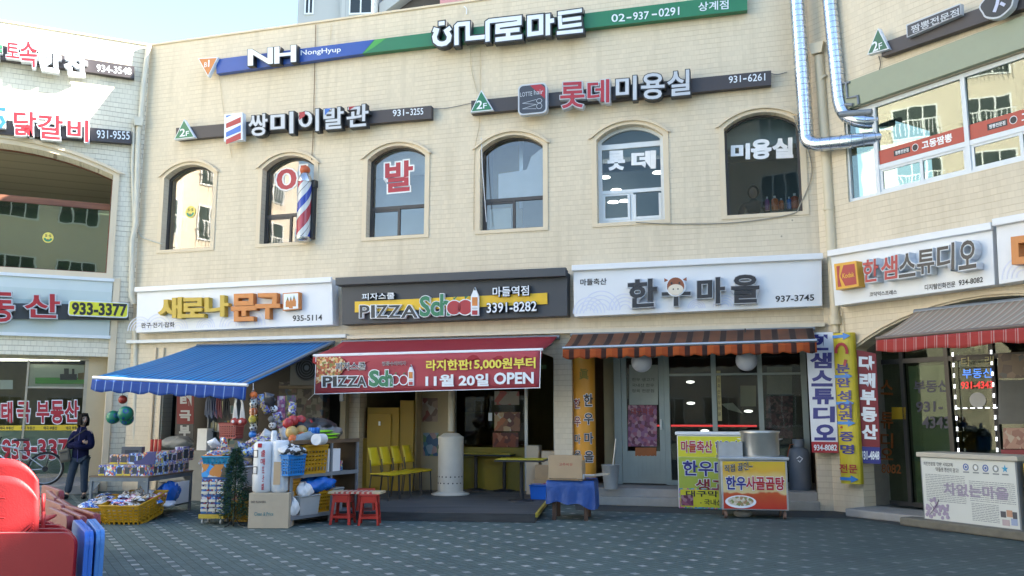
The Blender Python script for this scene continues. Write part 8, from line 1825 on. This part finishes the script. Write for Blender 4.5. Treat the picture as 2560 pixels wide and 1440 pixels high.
m = MB().cyl((bb_[0], hy_ - .07, bb_[2]), (bb_[0], hy_ - .06, bb_[2]), .09, n=22); m.cyl((hx_, hy_ - .06, hz), (hx_, hy_ - .045, hz), .055, n=18); m.tube([(bb_[0], hy_ - .08, bb_[2]), (bb_[0] + .1, hy_ - .09, bb_[2] - .13)], .011, 6); m.box(bb_[0] + .06, bb_[0] + .15, hy_ - .16, hy_ - .09, bb_[2] - .145, bb_[2] - .12); m.build('crank', pm('dark_chain', (.05, .05, .05), .4, .6), t)

# ================================================================ FOREGROUND PLASTIC FURNITURE
RP = pm('red_plastic', (.4, .024, .028), .5, var=.1, scale=3, bump=.12, bscale=90); RP2 = pm('dusty_red_plastic', (.17, .013, .017), .5, var=.25, scale=5, bump=.15); BP = pm('blue_plastic', (.018, .12, .5), .38, var=.12, scale=3); DUST = pm('dusty_pink_edge', (.36, .2, .19), .7, var=.25, scale=7)
def wpt(px, py, z): return ground(px, py, z)
def slab(label, a, b, z0, z1, th, mat, rc=.06, lean=0.0, edge=None, grp=None):
    """A folded plastic table top standing on its edge, rounded corners, with a rim lip."""
    a = Vector((a[0], a[1], 0)); b = Vector((b[0], b[1], 0)); f = Fr((a.x, a.y), math.atan2(b.y - a.y, b.x - a.x)); L_ = (b - a).length
    t = thing('folded_table', label, 'folding table', f, (L_ / 2, 0, z0), grp)
    def rq(x0, x1, q0, q1, r_): return rr(x0, x1, q0, q1, r_)
    m = MB(); m.prism(rq(0, L_, z0, z1, rc), 0, th * .55); m.build('tabletop', mat, t, bev=.006)
    m = MB(); o_ = rq(.0, L_, z0, z1, rc); i_ = rq(.025, L_ - .025, z0 + .025, z1 - .025, rc * .7); plate(m, [o_, i_], th * .551, th); m.build('rim', mat, t)
    m = MB(); m.tube([(L_ * .12, th * .8, z0 + .04), (L_ * .12, th * .8, z1 - .1), (L_ * .88, th * .8, z1 - .1), (L_ * .88, th * .8, z0 + .04)], .014, 8); m.build('leg_frame', STEEL, t)
    if edge: m = MB(); m.box(rc, L_ - rc, .004, th * .5, z1 + .0005, z1 + .003); m.build('dusty_edge', edge, t)
    return t
Z1 = .8
e1 = wpt(190, 1332, Z1)
lf = iter(['big red folded table top facing the camera', 'second red folded table top tucked behind the big one', 'third red folded table top in the flat stack', 'rearmost red folded table top in the flat stack'])
for k, (px, py) in enumerate(((189, 1332), (181, 1322), (166, 1312), (140, 1304))):
    e = wpt(px, py, Z1); slab(next(lf), (e.x - 1.15, e.y - .02), (e.x, e.y), .02, Z1, .045, pm('deep_red_plastic', (.33, .017, .021), .36, var=.12, scale=3, bump=.12, bscale=90), .09, 0, DUST)
lg = iter(['blue folded table standing edge on beside the red ones', 'lighter blue folded table standing edge on next to the open paving'])
for (p0, p1), mt_ in ((((181, 1297), (213, 1331)), BP), (((216, 1295), (241, 1327)), pm('faded_blue_plastic', (.05, .2, .52), .4, var=.15))):
    a = wpt(*p1, Z1); b = wpt(*p0, Z1); slab(next(lg), (b.x, b.y), (a.x, a.y), .02, Z1, .06, mt_, .09)
lk = iter(['dusty red folded table edge between chairs and blue tables', 'white topped red folded table edge behind the blue ones', 'dusty red folded table edge next to the yellow crates', 'dark red folded table edge behind the dusty one', 'dark red folded table edge behind the chair backs', 'small red folded table edge against the chair backs', 'rearmost red folded table edge under the bicycle'])
for p0, p1 in (((116, 1268), (168, 1292)), ((148, 1269), (202, 1294)), ((154, 1261), (236, 1287)), ((98, 1244), (154, 1265)), ((138, 1246), (168, 1266)), ((112, 1226), (136, 1246)), ((104, 1212), (148, 1228))):
    a = wpt(*p1, Z1); b = wpt(*p0, Z1); slab(next(lk), (b.x, b.y), (a.x, a.y), .02, Z1, .055, RP2, .07, 0, DUST)
# stacked armchairs
def armchair(fr, z, label):
    t = thing('plastic_chair', label, 'chair', fr, (0, 0, z), 'stacked red plastic armchairs')
    def back(u, v):
        x = (-.3 + .6 * u) * (1 - .05 * v ** 3); return (x, .0 - .05 * (1 - (2 * u - 1) ** 2) - .09 * v + .0, z + .1 + .8 * v - .17 * v ** 3 * abs(2 * u - 1) ** 3.2)
    m = MB(); m.grid(back, 18, 14); m.build('backrest', RP, t, solid=.02)
    m = MB(); m.grid(lambda u, v: (-.25 + .5 * u, .02 + .44 * v, z + .4 + .02 * (2 * u - 1) ** 2 - .015 * math.sin(math.pi * v)), 12, 10); m.build('seat', RP, t, solid=.02)
    for sx in (-1, 1):
        0 and MB().grid(lambda u, v: (sx * (.2 + .02 * math.sin(math.pi * v) + .05 * (u - .5)), -.02 + .26 * v, z + .62 - .03 * v ** 2 + .02 * math.sin(math.pi * v)), 5, 12)
        m = MB(); m.grid(lambda u, v: (sx * (.2 + .03 * v), .24 + .03 * u + .02 * v, z + .02 + .6 * (1 - v) if False else z + .6 - .58 * v), 3, 8); m.build('leg', RP, t, solid=.02)
        m = MB(); m.grid(lambda u, v: (sx * (.22 + .05 * u), -.02 - .07 * v, z + .42 - .4 * v), 3, 8); m.build('leg', RP, t, solid=.02)
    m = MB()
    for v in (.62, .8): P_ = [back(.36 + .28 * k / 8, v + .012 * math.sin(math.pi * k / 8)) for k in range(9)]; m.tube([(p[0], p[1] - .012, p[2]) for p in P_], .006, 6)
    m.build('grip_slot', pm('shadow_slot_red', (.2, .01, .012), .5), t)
    m = MB()
    for j in range(4): P_ = [back(.55 + .09 * j * (1 - k / 4) + .4 * k / 4, .2 + .1 * k - .03 * j) for k in range(5)]; m.tube([(p[0], p[1] - .014, p[2]) for p in P_], .007, 5)
    m.build('rib', RP, t)
    return t
g0 = wpt(8, 1187, 1.2); ACF = Fr((g0.x, g0.y), R(8))
z_ = 1.2 - .9
armchair(Fr((g0.x, g0.y), R(8)), z_, 'red plastic armchair at the front of the stack')
armchair(Fr((g0.x - .16, g0.y + .28), R(8)), z_ + .11, 'red plastic armchair showing behind the front one')
